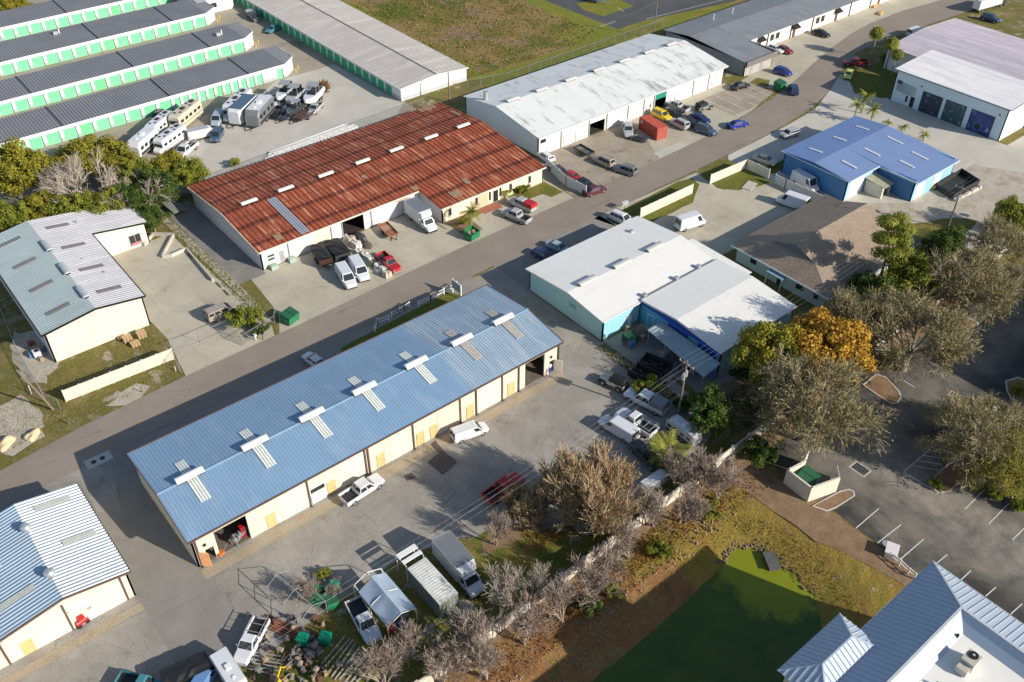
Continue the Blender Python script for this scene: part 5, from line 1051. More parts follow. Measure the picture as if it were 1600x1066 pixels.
        wheels(P, (-L*.3, L*.32), W-.02, .37); lights(P, L/2-.06, -L/2+.02, .95, .78, 1.1, .4); bump(P, L/2-.02, -L/2, .95, 'black'); mirrors(P, L/2-nose-.2, W*.95, 1.25)
    elif kind == 'boxtruck':
        loft(b, [(1.0, 1.0, .5, 1.35), (2.6, 1.0, .5, 1.3), (3.3, .95, .5, 1.1), (3.5, .85, .55, .95)]); P.append(('body', b, 'paint', None))
        cabin(P, 1.0, 1.05, 1.9, 2.55, .98, .85, 1.3, 2.15, sides=((.35, .9),), rear=False)
        a = MB(); a.box(-3.9, 1.0, -1.2, 1.2, .95, 3.3); P.append(('cargo_box', a, 'paint', None)); i = len(P)-1
        a = MB(); a.hexa([(1.0, -1.15, 2.3), (1.75, -1.0, 2.45), (1.75, 1.0, 2.45), (1.0, 1.15, 2.3)], [(1.0, -1.15, 3.28), (1.55, -1.0, 3.15), (1.55, 1.0, 3.15), (1.0, 1.15, 3.28)]); P.append(('wind_deflector', a, 'paint', i))
        a = MB(); a.box(-3.92, 1.02, -1.22, -1.14, 3.22, 3.34); a.box(-3.92, 1.02, 1.14, 1.22, 3.22, 3.34); a.box(-3.92, -3.82, -1.22, 1.22, 3.22, 3.34); a.box(-3.92, 1.02, -1.22, -1.18, .93, 1.05); P.append(('box_trim', a, 'galv', i))
        a = MB(); a.box(-3.86, .98, -1.12, 1.12, 3.305, 3.32); P.append(('roof_sheet', a, 'cap', i))
        wheels(P, (-2.5, 2.5), 1.02, .42, .3); lights(P, 3.5, -3.92, .95, .8, 1.0); bump(P, 3.55, -3.85, 1.0, 'black'); mirrors(P, 2.1, 1.0, 1.5)
    elif kind == 'motorhome':
        loft(b, [(-4.4, 1.15, .45, 3.0), (-4.2, 1.22, .4, 3.1), (2.0, 1.22, .4, 3.1), (3.2, 1.2, .4, 3.05), (3.7, 1.1, .45, 2.8)], ch=.14); P.append(('body', b, 'paint', None))
        loft2 = MB(); loft(loft2, [(3.5, 1.0, .45, 1.5), (4.2, .95, .45, 1.3), (4.6, .8, .5, 1.0)]); P.append(('engine_cover', loft2, 'paint', None))
        a = MB(); a.box(3.62, 3.75, -.95, .95, 1.55, 2.2); P.append(('windshield', a, 'glass', None))
        for s in (-1, 1): [P.append(('side_window', MB().box(x, x+.9, s*1.2-.04, s*1.2+.04, 1.7, 2.25), 'glass', None)) for x in (-3.6, -2.2, -.6, .8, 2.3)]
        for s in (-1, 1): a = MB(); a.box(-4.3, 3.0, s*1.22-.015, s*1.22+.015, 1.0, 1.25); P.append(('side_stripe', a, 'stripe', None))
        for x in (-3.0, 0.2): a = MB(); a.box(x-.5, x+.5, -.35, .35, 3.08, 3.38, top=.8); P.append(('roof_unit', a, 'dark_in', None))
        for x, y in ((-1.5, .5), (-1.9, -.5), (1.7, .4), (2.3, -.4)): a = MB(); a.box(x-.2, x+.2, y-.2, y+.2, 3.08, 3.2); P.append(('roof_hatch', a, 'black', None))
        wheels(P, (-2.6, 3.0), 1.18, .42, .3); lights(P, 4.55, -4.4, .95, .8, 1.0)
    elif kind in ('camper', 'cargo_trailer'):
        L = 6.4; H_ = 2.9 if kind == 'camper' else 2.7
        loft(b, [(-L/2, 1.1, .5, H_-.2), (-L/2+.15, 1.18, .45, H_), (L/2-.7, 1.18, .45, H_), (L/2, 1.1 if kind == 'camper' else .9, .5, H_-.7 if kind == 'camper' else H_-.25)], ch=.12); P.append(('body', b, 'paint', None))
        a = MB(); a.box(-L/2+.2, L/2-.75, -1.05, 1.05, H_, H_+.03); P.append(('roof_sheet', a, 'cap', None))
        if kind == 'camper':
            for s in (-1, 1): [P.append(('side_window', MB().box(x, x+.8, s*1.17-.03, s*1.17+.03, 1.5, 2.1), 'glass', None)) for x in (-2.5, -1.1, .6, 1.8)]
            P.append(('roof_unit', MB().box(-.6, .3, -.35, .35, H_, H_+.3, top=.8), 'white', None)); P.append(('roof_hatch', MB().box(1.4, 1.8, -.2, .2, H_, H_+.15), 'white', None))
            [P.append(('side_stripe', MB().box(-L/2, L/2-.4, u, u+.03, .6, 1.1), 'dark_in', None)) for u in (-1.2, 1.17)]
        a = MB(); a.bar((L/2-.1, -.7, .5), (L/2+1.1, 0, .5), .1); a.bar((L/2-.1, .7, .5), (L/2+1.1, 0, .5), .1); a.cyl((L/2+.8, 0, 0), .05, .9, 6); P.append(('hitch', a, 'black', None)); wheels(P, (-.7, .1), 1.1, .36, .25)
    elif kind in ('flat_trailer', 'dump_trailer'):
        L, W = (4.2, .95) if kind == 'flat_trailer' else (4.6, 1.05)
        b.box(-L/2, L/2, -W, W, .55, .65); 
        h = .95 if kind == 'flat_trailer' else 1.7
        for s in (-1, 1): b.box(-L/2, L/2, s*W-.04, s*W+.04, .65, h)
        b.box(L/2-.06, L/2, -W, W, .65, h); b.box(-L/2, -L/2+.06, -W, W, .65, h); P.append(('body', b, 'paint', None))
        if kind == 'dump_trailer':
            a = MB(); r = random.Random(3); n_ = 8
            for i in range(n_+1):
                for j in range(5): a.v.append((-L/2-.05+(L+.1)*i/n_, -W-.05+(2*W+.1)*j/4, h+.05+(.18 if 0 < j < 4 else 0)+r.uniform(-.06, .1)))
            for i in range(n_):
                for j in range(4): a.f.append([i*5+j, i*5+5+j, i*5+6+j, i*5+1+j]); a.m.append(0)
            for s in (-1, 1): a.box(-L/2, L/2, s*(W+.06)-.02, s*(W+.06)+.02, h-.4, h+.05)
            P.append(('tarp', a, 'black', None))
        a = MB(); a.bar((L/2, -.6, .55), (L/2+1.2, 0, .5), .1); a.bar((L/2, .6, .55), (L/2+1.2, 0, .5), .1); P.append(('hitch', a, 'black', None)); wheels(P, (-.4, .4) if kind == 'dump_trailer' else (0,), W+.22, .34, .22)
    elif kind == 'boat':
        loft(b, [(-3, 1.05, .9, 1.55), (-1, 1.15, .75, 1.6), (1.2, 1.05, .75, 1.7), (2.5, .6, .95, 1.8), (3.2, .12, 1.3, 1.88)], ch=.1); P.append(('hull', b, 'paint', None))
        a = MB(); a.box(-2.7, .8, -.8, .8, 1.5, 1.63); P.append(('cockpit_floor', a, 'dark_in', None))
        a = MB(); a.hexa([(.4, -.8, 1.6), (.9, -.7, 1.65), (.9, .7, 1.65), (.4, .8, 1.6)], [(.1, -.7, 2.1), (.2, -.65, 2.1), (.2, .65, 2.1), (.1, .7, 2.1)]); P.append(('windshield', a, 'glass', None))
        a = MB(); [a.tube([(x, s*.75, 1.6), (x, s*.75, 2.9)], .035, 6) for x in (-1.2, .1) for s in (-1, 1)]; a.box(-1.5, .4, -.9, .9, 2.9, 2.97); P.append(('bimini', a, 'galv', None))
        a = MB(); a.box(-3.5, -3.0, -.25, .25, .9, 2.0, top=.8); P.append(('outboard_motor', a, 'black', None))
        a = MB(); a.bar((-3, -.8, .55), (2.5, -.8, .55), .1); a.bar((-3, .8, .55), (2.5, .8, .55), .1); a.bar((2.5, -.8, .55), (4.3, 0, .5), .1); a.bar((2.5, .8, .55), (4.3, 0, .5), .1); P.append(('trailer_frame', a, 'galv', None)); wheels(P, (-1.2, -.4), 1.15, .34, .22)
    elif kind == 'semi_trailer':
        b.box(-6, 6, -1.28, 1.28, 1.1, 4.0); P.append(('body', b, 'paint', None)); a = MB(); a.box(-6, 6, -1.2, 1.2, .9, 1.1); P.append(('chassis', a, 'black', None)); wheels(P, (-5, -3.8), 1.2, .5, .35)
        a = MB(); a.box(6.4, 8.4, -1.2, 1.2, .9, 3.0, top=.92); P.append(('tractor_cab', a, 'dark_in', None)); wheels(P, (6.0, 8.2), 1.2, .5, .35)
    return P
_vm = {}; CM = {}
def carpaint(name, c, rough=.28):
    if name not in CM: CM[name] = paint(name+'_car_paint', c, rough, .04, 1.5, coat=.6)
    return CM[name]
for nme, c in dict(white=(.66, .67, .69), offwhite=(.68, .66, .60), black=(.012, .012, .014), charcoal=(.05, .052, .056), grey=(.18, .19, .20), silver=(.42, .43, .44), tan=(.36, .31, .25), red=(.42, .015, .02), darkred=(.22, .012, .02), maroon=(.10, .02, .035),
                   blue=(.012, .03, .27), navy=(.015, .03, .12), yellow=(.80, .55, .0), lime=(.50, .58, .12), green=(.01, .12, .05), sage=(.20, .25, .22), teal=(.06, .22, .26), paleblue=(.35, .42, .48), beige=(.62, .55, .42), bluesteel=(.06, .10, .16), rust=(.25, .08, .03), steelblue=(.14, .26, .50), brown=(.07, .035, .03)).items(): carpaint(nme, c)
CAT = dict(sedan='car', coupe='car', hatch='car', suv='suv', jeep='off-road car', pickup='pickup truck', pickup_crew='pickup truck', pickup_cap='pickup truck', worktruck='pickup truck', van='van', highvan='van', minivan='minivan', boxtruck='box truck', motorhome='motorhome', camper='caravan', cargo_trailer='trailer', flat_trailer='trailer', dump_trailer='trailer', boat='boat', semi_trailer='lorry')
NM = dict(sedan='parked_car', coupe='parked_car', hatch='parked_car', suv='parked_suv', jeep='offroad_car', pickup='pickup_truck', pickup_crew='pickup_truck', pickup_cap='pickup_truck', worktruck='pickup_truck', van='cargo_van', highvan='cargo_van', minivan='minivan', boxtruck='box_truck', motorhome='motorhome', camper='caravan', cargo_trailer='cargo_trailer', flat_trailer='utility_trailer', dump_trailer='dump_trailer', boat='motor_boat', semi_trailer='articulated_lorry')
def vehicle(kind, color, a, b, label, sc_=1.0, cap=None, z=.8, sy=None):
    A, B = g(*a, z), g(*b, z); th = math.atan2(B[1]-A[1], B[0]-A[0]); loc = ((A[0]+B[0])/2, (A[1]+B[1])/2, .035)
    if kind not in _vm: _vm[kind] = [(nm, m.build(nm, M_['white'], bevel=0).data, mt, pi) for nm, m, mt, pi in mk(kind)]; [bpy.data.objects.remove(o) for o in list(bpy.data.objects) if o.parent is None and o.type == 'MESH' and o.data in [q[1] for q in _vm[kind]]]
    t = thing(NM[kind], label, CAT[kind], loc, th); t.scale = (sc_, sy or sc_, sc_); objs = []
    for nm, me, mt, pi in _vm[kind]:
        o = link(bpy.data.objects.new(nm, me)); o.parent = t if pi is None else objs[pi]; objs.append(o)
        s = o.material_slots[0]; s.link = 'OBJECT'
        s.material = CM[color] if mt == 'paint' else (CM[cap] if cap else CM['silver']) if mt in ('cap', 'stripe') else M_[mt]
    return t
V = vehicle
V('van', 'white', (530, 416), (552, 450), 'white cargo van, left one of the pair, beside the tarped trailers')
V('van', 'white', (550, 404), (573, 440), 'white cargo van, the right one of the pair, beside the row of white bundles')
V('dump_trailer', 'brown', (495, 388), (512, 415), 'black dump trailer under a tarp, left one behind the white vans')
V('dump_trailer', 'charcoal', (515, 380), (540, 408), 'black dump trailer under a bulging tarp, right one behind the white vans', sy=1.25)
V('pickup', 'red', (594, 398), (620, 421), 'red pickup truck with an empty dark bed parked by the white bundles')
V('flat_trailer', 'rust', (598, 350), (614, 367), 'small rusty utility trailer before the open door of the red roofed warehouse')
V('boxtruck', 'white', (641, 330), (679, 361), 'white box truck with a grey roof parked against the red roofed annex', cap='grey')
V('pickup_crew', 'silver', (827, 345), (786, 328), 'silver-grey pickup truck with an empty black bed, nearest the street by the annex')
V('pickup_cap', 'silver', (833, 326), (798, 311), 'silver pickup truck with a red bed cover by the annex lawn', cap='red')
V('sedan', 'charcoal', (880, 270), (862, 258), 'dark car just behind the white slatted fence, left of the red sports car')
V('coupe', 'red', (902, 278), (878, 267), 'bright red sports car behind the white slatted fence')
V('sedan', 'black', (922, 290), (897, 277), 'black car between the red sports car and the maroon car')
V('sedan', 'maroon', (915, 301), (944, 291), 'maroon car with its hood near the street, at the end of the slatted fence')
V('hatch', 'white', (862, 250), (843, 238), 'white hatchback at the corner of the white warehouse')
V('flat_trailer', 'charcoal', (902, 228), (923, 240), 'dark trailer loaded with engine parts before the white warehouse')
V('suv', 'tan', (957, 257), (930, 245), 'tan suv parked in the gravel lot, left one of two')
V('suv', 'grey', (994, 270), (960, 259), 'grey-green suv parked in the gravel lot, right one of two')
V('pickup_cap', 'silver', (979, 190), (983, 213), 'silver pickup truck parked left of the red shipping container', cap='white')
V('coupe', 'charcoal', (1005, 216), (989, 212), 'small dark car tucked against the red shipping container', .8)
V('suv', 'yellow', (1020, 173), (1048, 186), 'bright yellow suv beside the red shipping container')
V('suv', 'silver', (1073, 198), (1050, 187), 'silver-white hatch parked behind the yellow suv')
V('sedan', 'black', (1042, 170), (1062, 181), 'black car between the yellow suv and the silver pickup truck')
V('sedan', 'black', (1066, 181), (1092, 197), 'black car, middle of the cluster beside the white-silver hatch')
V('coupe', 'navy', (1080, 178), (1108, 189), 'very dark blue car in front of the sage off-road car')
V('suv', 'bluesteel', (1090, 198), (1116, 207), 'blue-grey suv nearest the street in the cluster of cars')
V('pickup_crew', 'silver', (1078, 173), (1038, 158), 'long silver pickup truck before the green shutter')
V('jeep', 'sage', (1089, 170), (1110, 163), 'sage green off-road car with a black top and spare wheel')
V('coupe', 'blue', (1140, 196), (1167, 190), 'bright blue sports car alone in the warehouse lot')
V('coupe', 'black', (1142, 137), (1172, 129), 'black sports car at the far end of the marked bays')
V('hatch', 'blue', (1211, 107), (1236, 115), 'blue hatchback in front of the grey office wing')
V('suv', 'navy', (1243, 148), (1236, 130), 'black suv parked beside the green dumpsters')
V('sedan', 'darkred', (1215, 73), (1235, 80), 'dark red car behind the corner of the grey office wing')
V('sedan', 'white', (1203, 72), (1221, 79), 'white car half hidden behind the grey office fascia')
V('coupe', 'black', (1267, 46), (1299, 56), 'black sports car in front of the black awnings')
V('pickup_crew', 'darkred', (1354, 97), (1318, 97), 'dark red pickup truck in the shade beside the palms')
V('sedan', 'lime', (1329, 108), (1323, 122), 'lime yellow car at the edge of the shaded lawn')
V('semi_trailer', 'white', (1528, 14), (1556, 6), 'white lorry trailer at the top right corner', .8)
V('suv', 'navy', (1532, 24), (1564, 33), 'dark blue suv on the grass below the white lorry')
V('van', 'white', (1420, 54), (1442, 47), 'white van parked beyond the palms by the mauve roof')
V('hatch', 'silver', (1246, 204), (1222, 211), 'silver car in the shade nearest the blue workshop corner palms')
V('sedan', 'beige', (1180, 243), (1212, 254), 'pale beige car in the shade of the blue workshop')
V('highvan', 'white', (1240, 276), (1276, 297), 'white camper van with a raised roof behind the greyish fence')
V('highvan', 'white', (1254, 322), (1222, 311), 'white cargo van backed into the driveway shade near the brown roof')
V('highvan', 'white', (1061, 354), (1096, 343), 'white cargo van alone on the sunlit driveway by the grass bank')
V('suv', 'white', (960, 336), (985, 347), 'white suv with a rusty tan roof behind the white roof, beside the street', cap='rust')
V('sedan', 'paleblue', (861, 380), (885, 391), 'pale car with black racing marks in the shade beside the white roofed workshop')
V('sedan', 'navy', (840, 392), (862, 403), 'very dark car in the shade beside the white roofed workshop')
V('sedan', 'white', (500, 568), (483, 556), 'white car half hidden behind the long blue roof, in the shade on the street side', .95)
V('minivan', 'tan', (331, 493), (362, 480), 'tan minivan next to the leafy bush on the concrete lot')
V('pickup_crew', 'white', (539, 781), (592, 747), 'white crew cab pickup truck parked by the workshop doors')
V('van', 'white', (709, 683), (758, 665), 'white van with dark side windows beside the tall ladder rack', .88)
V('pickup_crew', 'red', (763, 779), (812, 744), 'red pickup truck in the tree shade in the middle of the yard')
V('jeep', 'beige', (975, 603), (944, 589), 'beige truck with big tyres and a black canvas top')
V('pickup_cap', 'white', (1038, 640), (982, 612), 'white pickup truck with a long camper body behind its cab', 1.1, cap='grey')
V('worktruck', 'white', (1022, 677), (967, 642), 'white flatbed work truck between the van and the camper pickup', 1.05)
V('van', 'white', (990, 684), (943, 655), 'white van with its rear windows towards the bushy bare tree')
V('pickup', 'charcoal', (1022, 722), (1000, 700), 'dark green truck in deep shade beside the fan palm')
V('camper', 'silver', (1078, 684), (1056, 668), 'pale fibreglass camper shell under the dark green tree', .75, cap='white')
V('cargo_trailer', 'white', (1016, 758), (1028, 750), 'small white-topped trailer half hidden at the bushy bare tree', .6, cap='white')
V('pickup', 'white', (556, 946), (581, 992), 'white pickup truck with a full bed parked beside the tarp tent')
V('boxtruck', 'white', (693, 862), (748, 927), 'white box truck with a grey roof parked right of the frame-topped container', cap='grey')
V('worktruck', 'white', (400, 985), (384, 1016), 'white truck with blue cab glass and pipe racks at the scrap pile', .95)
V('camper', 'silver', (350, 1040), (372, 1075), 'white roofed caravan cut by the bottom edge', .8, cap='white')
V('pickup', 'teal', (206, 1066), (232, 1072), 'turquoise truck cut by the bottom edge', .9)
V('dump_trailer', 'green', (275, 1062), (310, 1046), 'dark green high-sided trailer at the bottom edge')
V('van', 'steelblue', (310, 1075), (326, 1050), 'blue van roof at the bottom edge beside the green trailer', .8)
# storage yard
V('motorhome', 'white', (268, 187), (232, 217), 'white motorhome with black roof hatches, second from the left', .95)
V('motorhome', 'beige', (312, 170), (268, 206), 'big beige motorhome, tallest of the parked caravans', 1.08, cap='tan')
V('camper', 'white', (240, 218), (212, 242), 'white caravan at the left end, partly behind the trees', 1.15, cap='white')
V('motorhome', 'white', (284, 210), (248, 236), 'white motorhome in the front row beside the dark-bed truck', .95)
V('worktruck', 'white', (300, 226), (280, 243), 'white truck with a dark open bed in front of the motorhomes', 1.1)
V('cargo_trailer', 'white', (303, 212), (321, 208), 'low white wedge trailer between the beige motorhome and the blue suv', .75, cap='silver')
V('suv', 'bluesteel', (344, 202), (334, 220), 'dark blue suv parked among the caravans')
V('van', 'paleblue', (345, 178), (336, 193), 'small white-blue van behind the dark blue suv', .95)
V('motorhome', 'white', (386, 158), (358, 186), 'white motorhome with a flat white roof behind the grey topped trailer', 1.12)
V('cargo_trailer', 'white', (396, 165), (366, 194), 'tall white enclosed trailer with a grey roof', 1.3, cap='bluesteel')
V('camper', 'grey', (421, 168), (394, 198), 'caravan with a white roof and grey striped sides', 1.3, cap='white')
V('pickup', 'white', (412, 163), (420, 150), 'white pickup truck behind the grey striped caravan', .9)
V('boat', 'white', (452, 142), (438, 158), 'white open boat with a bimini nearest the storage row', 1.2)
V('boat', 'silver', (468, 146), (452, 165), 'silver and blue boat in the middle of the boats', 1.2)
V('boat', 'white', (500, 142), (478, 168), 'tall white boat with an upper deck beside the dried palm heap', 1.3)
V('flat_trailer', 'charcoal', (456, 172), (440, 186), 'black empty boat trailer between the boats and the caravan')
V('flat_trailer', 'brown', (488, 172), (462, 188), 'brown flat trailer loaded with boards in front of the white boat', 1.1)
V('boat', 'charcoal', (470, 166), (452, 180), 'dark boat under a cover at the front of the boats', .95)
V('pickup', 'white', (426, 152), (432, 163), 'white pickup truck squeezed between the boats and the white pickup behind the caravan', .9)
V('van', 'white', (224, 214), (212, 224), 'small white van at the far left end of the caravans', .9)
V('suv', 'black', (262, 190) if 0 else (252, 176), (240, 186), 'black car in the caravans shadow near the storage doors', .9)
V('flat_trailer', 'black', (436, 166), (424, 182), 'narrow black trailer alongside the grey striped caravan')
V('pickup', 'silver', (500, 160), (486, 176), 'silver pickup truck in front of the tall white boat', .9)
V('flat_trailer', 'charcoal', (474, 150), (462, 168), 'grey jet ski trailer between the silver and the tall white boats')
V('sedan', 'teal', (433, 40), (417, 51) if 0 else (419, 48), 'teal-blue car in the shade of the long pale storage building', .95)
V('pickup_cap', 'charcoal', (388, 18), (403, 32), 'black pickup truck loaded high in the storage alley', cap='silver')
V('van', 'white', (383, -6), (398, 6), 'white van cut by the top edge in the storage alley')
V('boat', 'steelblue', (905, -6), (955, 4), 'blue and white boat cut by the top edge on the far car park')
# ================================================================ vegetation
L_ = dict(
 ochre=leafmat('ochre_green_leaves', (.12, .13, .02), (.27, .25, .03), (.38, .32, .045)),
 lime=leafmat('fresh_green_leaves', (.09, .12, .018), (.20, .23, .03), (.32, .31, .045)),
 dark=leafmat('dark_green_leaves', (.03, .055, .014), (.075, .12, .024), (.15, .19, .035)),
 orange=leafmat('orange_leaves', (.30, .17, .03), (.50, .29, .04), (.58, .37, .06)),
 yellow=leafmat('yellow_green_leaves', (.15, .16, .022), (.28, .27, .035), (.42, .36, .05)),
 olive=leafmat('sparse_olive_leaves', (.12, .125, .035), (.22, .215, .07), (.30, .285, .10)),
 pine=leafmat('pine_needles', (.09, .12, .02), (.22, .24, .035), (.34, .34, .06)),
 palm=leafmat('palm_fronds', (.10, .14, .02), (.24, .26, .045), (.38, .35, .08)),
 dead=leafmat('dead_fronds', (.16, .08, .03), (.28, .15, .06), (.36, .22, .10)))
barkg = paint('grey_bark', (.30, .26, .21), .9, .2, 2, objc=True); barkp = paint('pale_bark', (.42, .36, .30), .9, .15, 2, objc=True); barkt = paint('tan_twigs', (.46, .33, .20), .9, .25, .6); barkw = paint('mauve_grey_twigs', (.35, .28, .23), .9, .2, 1.2)
barko = paint('olive_twigs', (.34, .28, .165), .9, .25, .7); barkb = paint('bare_brown_twigs', (.29, .24, .18), .9, .2, .7)
def rdir(r):
    while True:
        v = Vector((r.uniform(-1, 1), r.uniform(-1, 1), r.uniform(-1, 1)))
        if .05 < v.length < 1: return v.normalized()
def leaf(mb, p, d, s, r):
    a = rdir(r); u = d.cross(a)
    if u.length < .05: return
    u = u.normalized()*s*.5; v = d.cross(u).normalized()*s*r.uniform(.3, .5)
    b = len(mb.v); mb.v += [tuple(p-u), tuple(p-v*.8), tuple(p+u), tuple(p+v)]; mb.f.append([b, b+1, b+2, b+3]); mb.m.append(mb.cur)
def crown_leaves(mb, R, H0, H1, n, s, r, clumps=34, flat=.8, hollow=.25):
    cz, hz = (H0+H1)/2, (H1-H0)/2; cs = []
    for k in range(clumps):
        d = rdir(r); q = r.uniform(hollow, .88); cs.append((Vector((d.x*R*q, d.y*R*q, cz+d.z*hz*q)), R*r.uniform(.12, .30)))
    for i in range(n):
        c, cr = cs[int(r.random()*len(cs))]; d = rdir(r); q = r.random()**.35
        p = c+Vector((d.x*cr*q, d.y*cr*q, d.z*cr*q*flat))
        if p.z < .1: continue
        leaf(mb, p, (d+rdir(r)*.9+Vector((0, 0, .25))).normalized(), s*r.uniform(.6, 1.3), r)
    return cs
def trunk_limbs(mb, tips, h0, r0, r, n=12):
    base = Vector((0, 0, -.05)); top = Vector((r.uniform(-.2, .2), r.uniform(-.2, .2), h0)); mb.tube([base, base+Vector((0, 0, .3)), top], [r0*1.4, r0, r0*.75], 7)
    for c in r.sample(tips, min(n, len(tips))):
        m = top.lerp(c, .5)+Vector((r.uniform(-.4, .4), r.uniform(-.4, .4), r.uniform(-.1, .5))); mb.tube([top-Vector((0, 0, .3)), m, c], [r0*.5, r0*.28, r0*.08], 5)
def twigs(mb, p, d, ln, rad_, lvl, r, spread, n_, up, ends, last=0, minr=.018):
    k = 2 if lvl > 2 else 1; pts = [p]; q = p; dd = d
    for i in range(k+1):
        dd = (dd+rdir(r)*.18+Vector((0, 0, up*.12))).normalized(); q = q+dd*ln/(k+1); pts.append(q)
    if lvl > last+1: mb.tube(pts, [rad_*(1-.5*i/(k+1)) for i in range(k+2)], 4 if lvl < 4 else 6, 0, cap=False)
    else:
        a = rdir(r).cross(dd).normalized()*max(minr, rad_)
        for i in range(len(pts)-1):
            b = len(mb.v); w0, w1 = 1-.5*i/len(pts), 1-.5*(i+1)/len(pts); mb.v += [tuple(pts[i]-a*w0), tuple(pts[i]+a*w0), tuple(pts[i+1]+a*w1), tuple(pts[i+1]-a*w1)]; mb.f.append([b, b+1, b+2, b+3]); mb.m.append(1 if len(mb.v) else 0)
    ends.append(q)
    if lvl <= last: return
    for j in range(n_[min(lvl, len(n_)-1)]):
        t = r.uniform(.35, 1.0); i = min(len(pts)-2, int(t*(len(pts)-1))); s = pts[i].lerp(pts[i+1], t*(len(pts)-1)-i)
        nd = (dd+rdir(r)*spread+Vector((0, 0, up*.3))).normalized()
        twigs(mb, s, nd, ln*r.uniform(.55, .82), rad_*.55, lvl-1, r, spread, n_, up, ends, last, minr)
_tm = {}
def tree_meshes(kind, var):
    key = (kind, var)
    if key in _tm: return _tm[key]
    r = random.Random(hash(str(key)) % 1 if 0 else sum(map(ord, kind))*7+var*13); out = []
    def fin(nm, mb, m): o = mb.build(nm, m); out.append((nm, o.data)); bpy.data.objects.remove(o)
    if kind in ('leafy', 'leafy_dark', 'leafy_ochre', 'autumn', 'autumn_yellow', 'shrub', 'shrub_dark'):
        m = {'leafy': 'lime', 'leafy_dark': 'dark', 'leafy_ochre': 'ochre', 'autumn': 'orange', 'autumn_yellow': 'yellow', 'shrub': 'lime', 'shrub_dark': 'dark'}[kind]
        sh = kind.startswith('shrub'); cr = MB(); cs = crown_leaves(cr, 1*5, .3 if sh else 1.6, 5.5 if sh else 8.2, 5200 if sh else 19000, .5 if sh else .34, r, 26 if sh else 90)
        if kind == 'autumn_yellow' or kind == 'autumn': pass
        fin('crown', cr, L_[m]); t = MB(); trunk_limbs(t, [c for c, _ in cs], 1 if sh else 2.4, .22, r); fin('trunk', t, barkg)
    elif kind in ('bare_small', 'bare_white'):
        t = MB(); e = []
        for k in range(5): twigs(t, Vector((0, 0, 0)), (Vector((r.uniform(-.5, .5), r.uniform(-.5, .5), 1))).normalized(), 1.9, .09, 4, r, .75, [0, 5, 5, 4, 4], .5, e, 0, .016)
        tr = MB(); fin('branches', t, [barkw if kind == 'bare_small' else barkp, barkw if kind == 'bare_small' else barkp]); tr.cyl((0, 0, -.1), .16, .5, 7, r2=.1); fin('trunk', tr, barkg)
    elif kind == 'bushy_bare':
        t = MB(); e = []
        for k in range(19):
            a = k*2.4; q = r.uniform(.2, 1.0); twigs(t, Vector((math.cos(a)*q*.6, math.sin(a)*q*.6, 0)), Vector((math.cos(a)*q*.95, math.sin(a)*q*.95, 1)).normalized(), 3.3, .10, 4, r, .5, [0, 7, 6, 6, 5], .75, e, 0, .022)
        fin('branches', t, [barkg, barkt]); cr = MB()
        for p in e[::22]:
            if p.z > 1: leaf(cr, p+rdir(r)*.2, rdir(r), .30, r)
        fin('sparse_leaves', cr, L_['olive']); tr = MB(); tr.cyl((0, 0, -.1), .5, .8, 8, r2=.35); fin('trunk', tr, barkg)
    elif kind in ('spreading', 'spreading_leafy'):
        t = MB(); e = []; tr = MB(); tr.tube([(0, 0, -.1), (.1, 0, 1.2), (.2, .1, 2.4)], [.34, .26, .24], 8); fin('trunk', tr, barkg)
        for k in range(8):
            a = k*.785+r.uniform(-.3, .3); el = r.uniform(.25, 1.3); twigs(t, Vector((.2, .1, 2.2)), Vector((math.cos(a), math.sin(a), el)).normalized(), 2.9, .15, 4, r, .72, [0, 6, 6, 5, 5], .18, e, 0, .022)
        fin('branches', t, [barkg, barko]); cr = MB()
        for i, p in enumerate(e):
            if i % (3 if kind == 'spreading' else 1) == 0:
                for q in range(1 if kind == 'spreading' else 2): leaf(cr, p+rdir(r)*.3, rdir(r), .24, r)
        fin('sparse_leaves', cr, L_['olive' if kind == 'spreading' else 'yellow'])
    elif kind == 'big_limbs':
        t = MB(); e = []
        for k in range(5):
            a = k*1.2+.3; twigs(t, Vector((0, 0, .5)), Vector((math.cos(a)*.8, math.sin(a)*.8, 1)).normalized(), 4.2, .24, 4, r, .6, [0, 5, 5, 4, 3], .1, e, 0, .022)
        fin('branches', t, [barkp, barkp]); tr = MB(); tr.cyl((0, 0, -.1), .45, 1.0, 8, r2=.35); fin('trunk', tr, barkp)
    elif kind == 'pine':
        tr = MB(); tr.tube([(0, 0, -.1), (.1, .1, 5), (-.1, .2, 10), (.1, .2, 13.5)], [.28, .22, .15, .06], 8)
        cr = MB(); cs = []
        for k in range(15):
            a = k*2.4; z = 7.6+k*.42; q = r.uniform(1.6, 3.9)*(1-(k/26)); c = Vector((math.cos(a)*q, math.sin(a)*q, z+.5)); cs.append(c); tr.tube([(0, .15, z-.5), tuple(c)], [.08, .03], 5)
            for i in range(520):
                d = rdir(r); u = r.random()**.4; leaf(cr, c+Vector((d.x*1.6*u, d.y*1.6*u, d.z*.75*u)), (d+Vector((0, 0, .6))).normalized(), .34, r)
        fin('crown', cr, L_['pine']); fin('trunk', tr, barkg)
    elif kind in ('palm', 'palm_small', 'fan_palm', 'sabal'):
        H_ = {'palm': 4.2, 'palm_small': 1.7, 'fan_palm': 1.6, 'sabal': 6.2}[kind]; fl = {'palm': 2.4, 'palm_small': 1.7, 'fan_palm': 2.0, 'sabal': 1.9}[kind]; nf = {'palm': 26, 'palm_small': 14, 'fan_palm': 44, 'sabal': 70}[kind]
        tr = MB(); tr.tube([(0, 0, -.1), (.08, 0, H_*.5), (0, .05, H_)], [.19, .15, .13], 8); cr = MB()
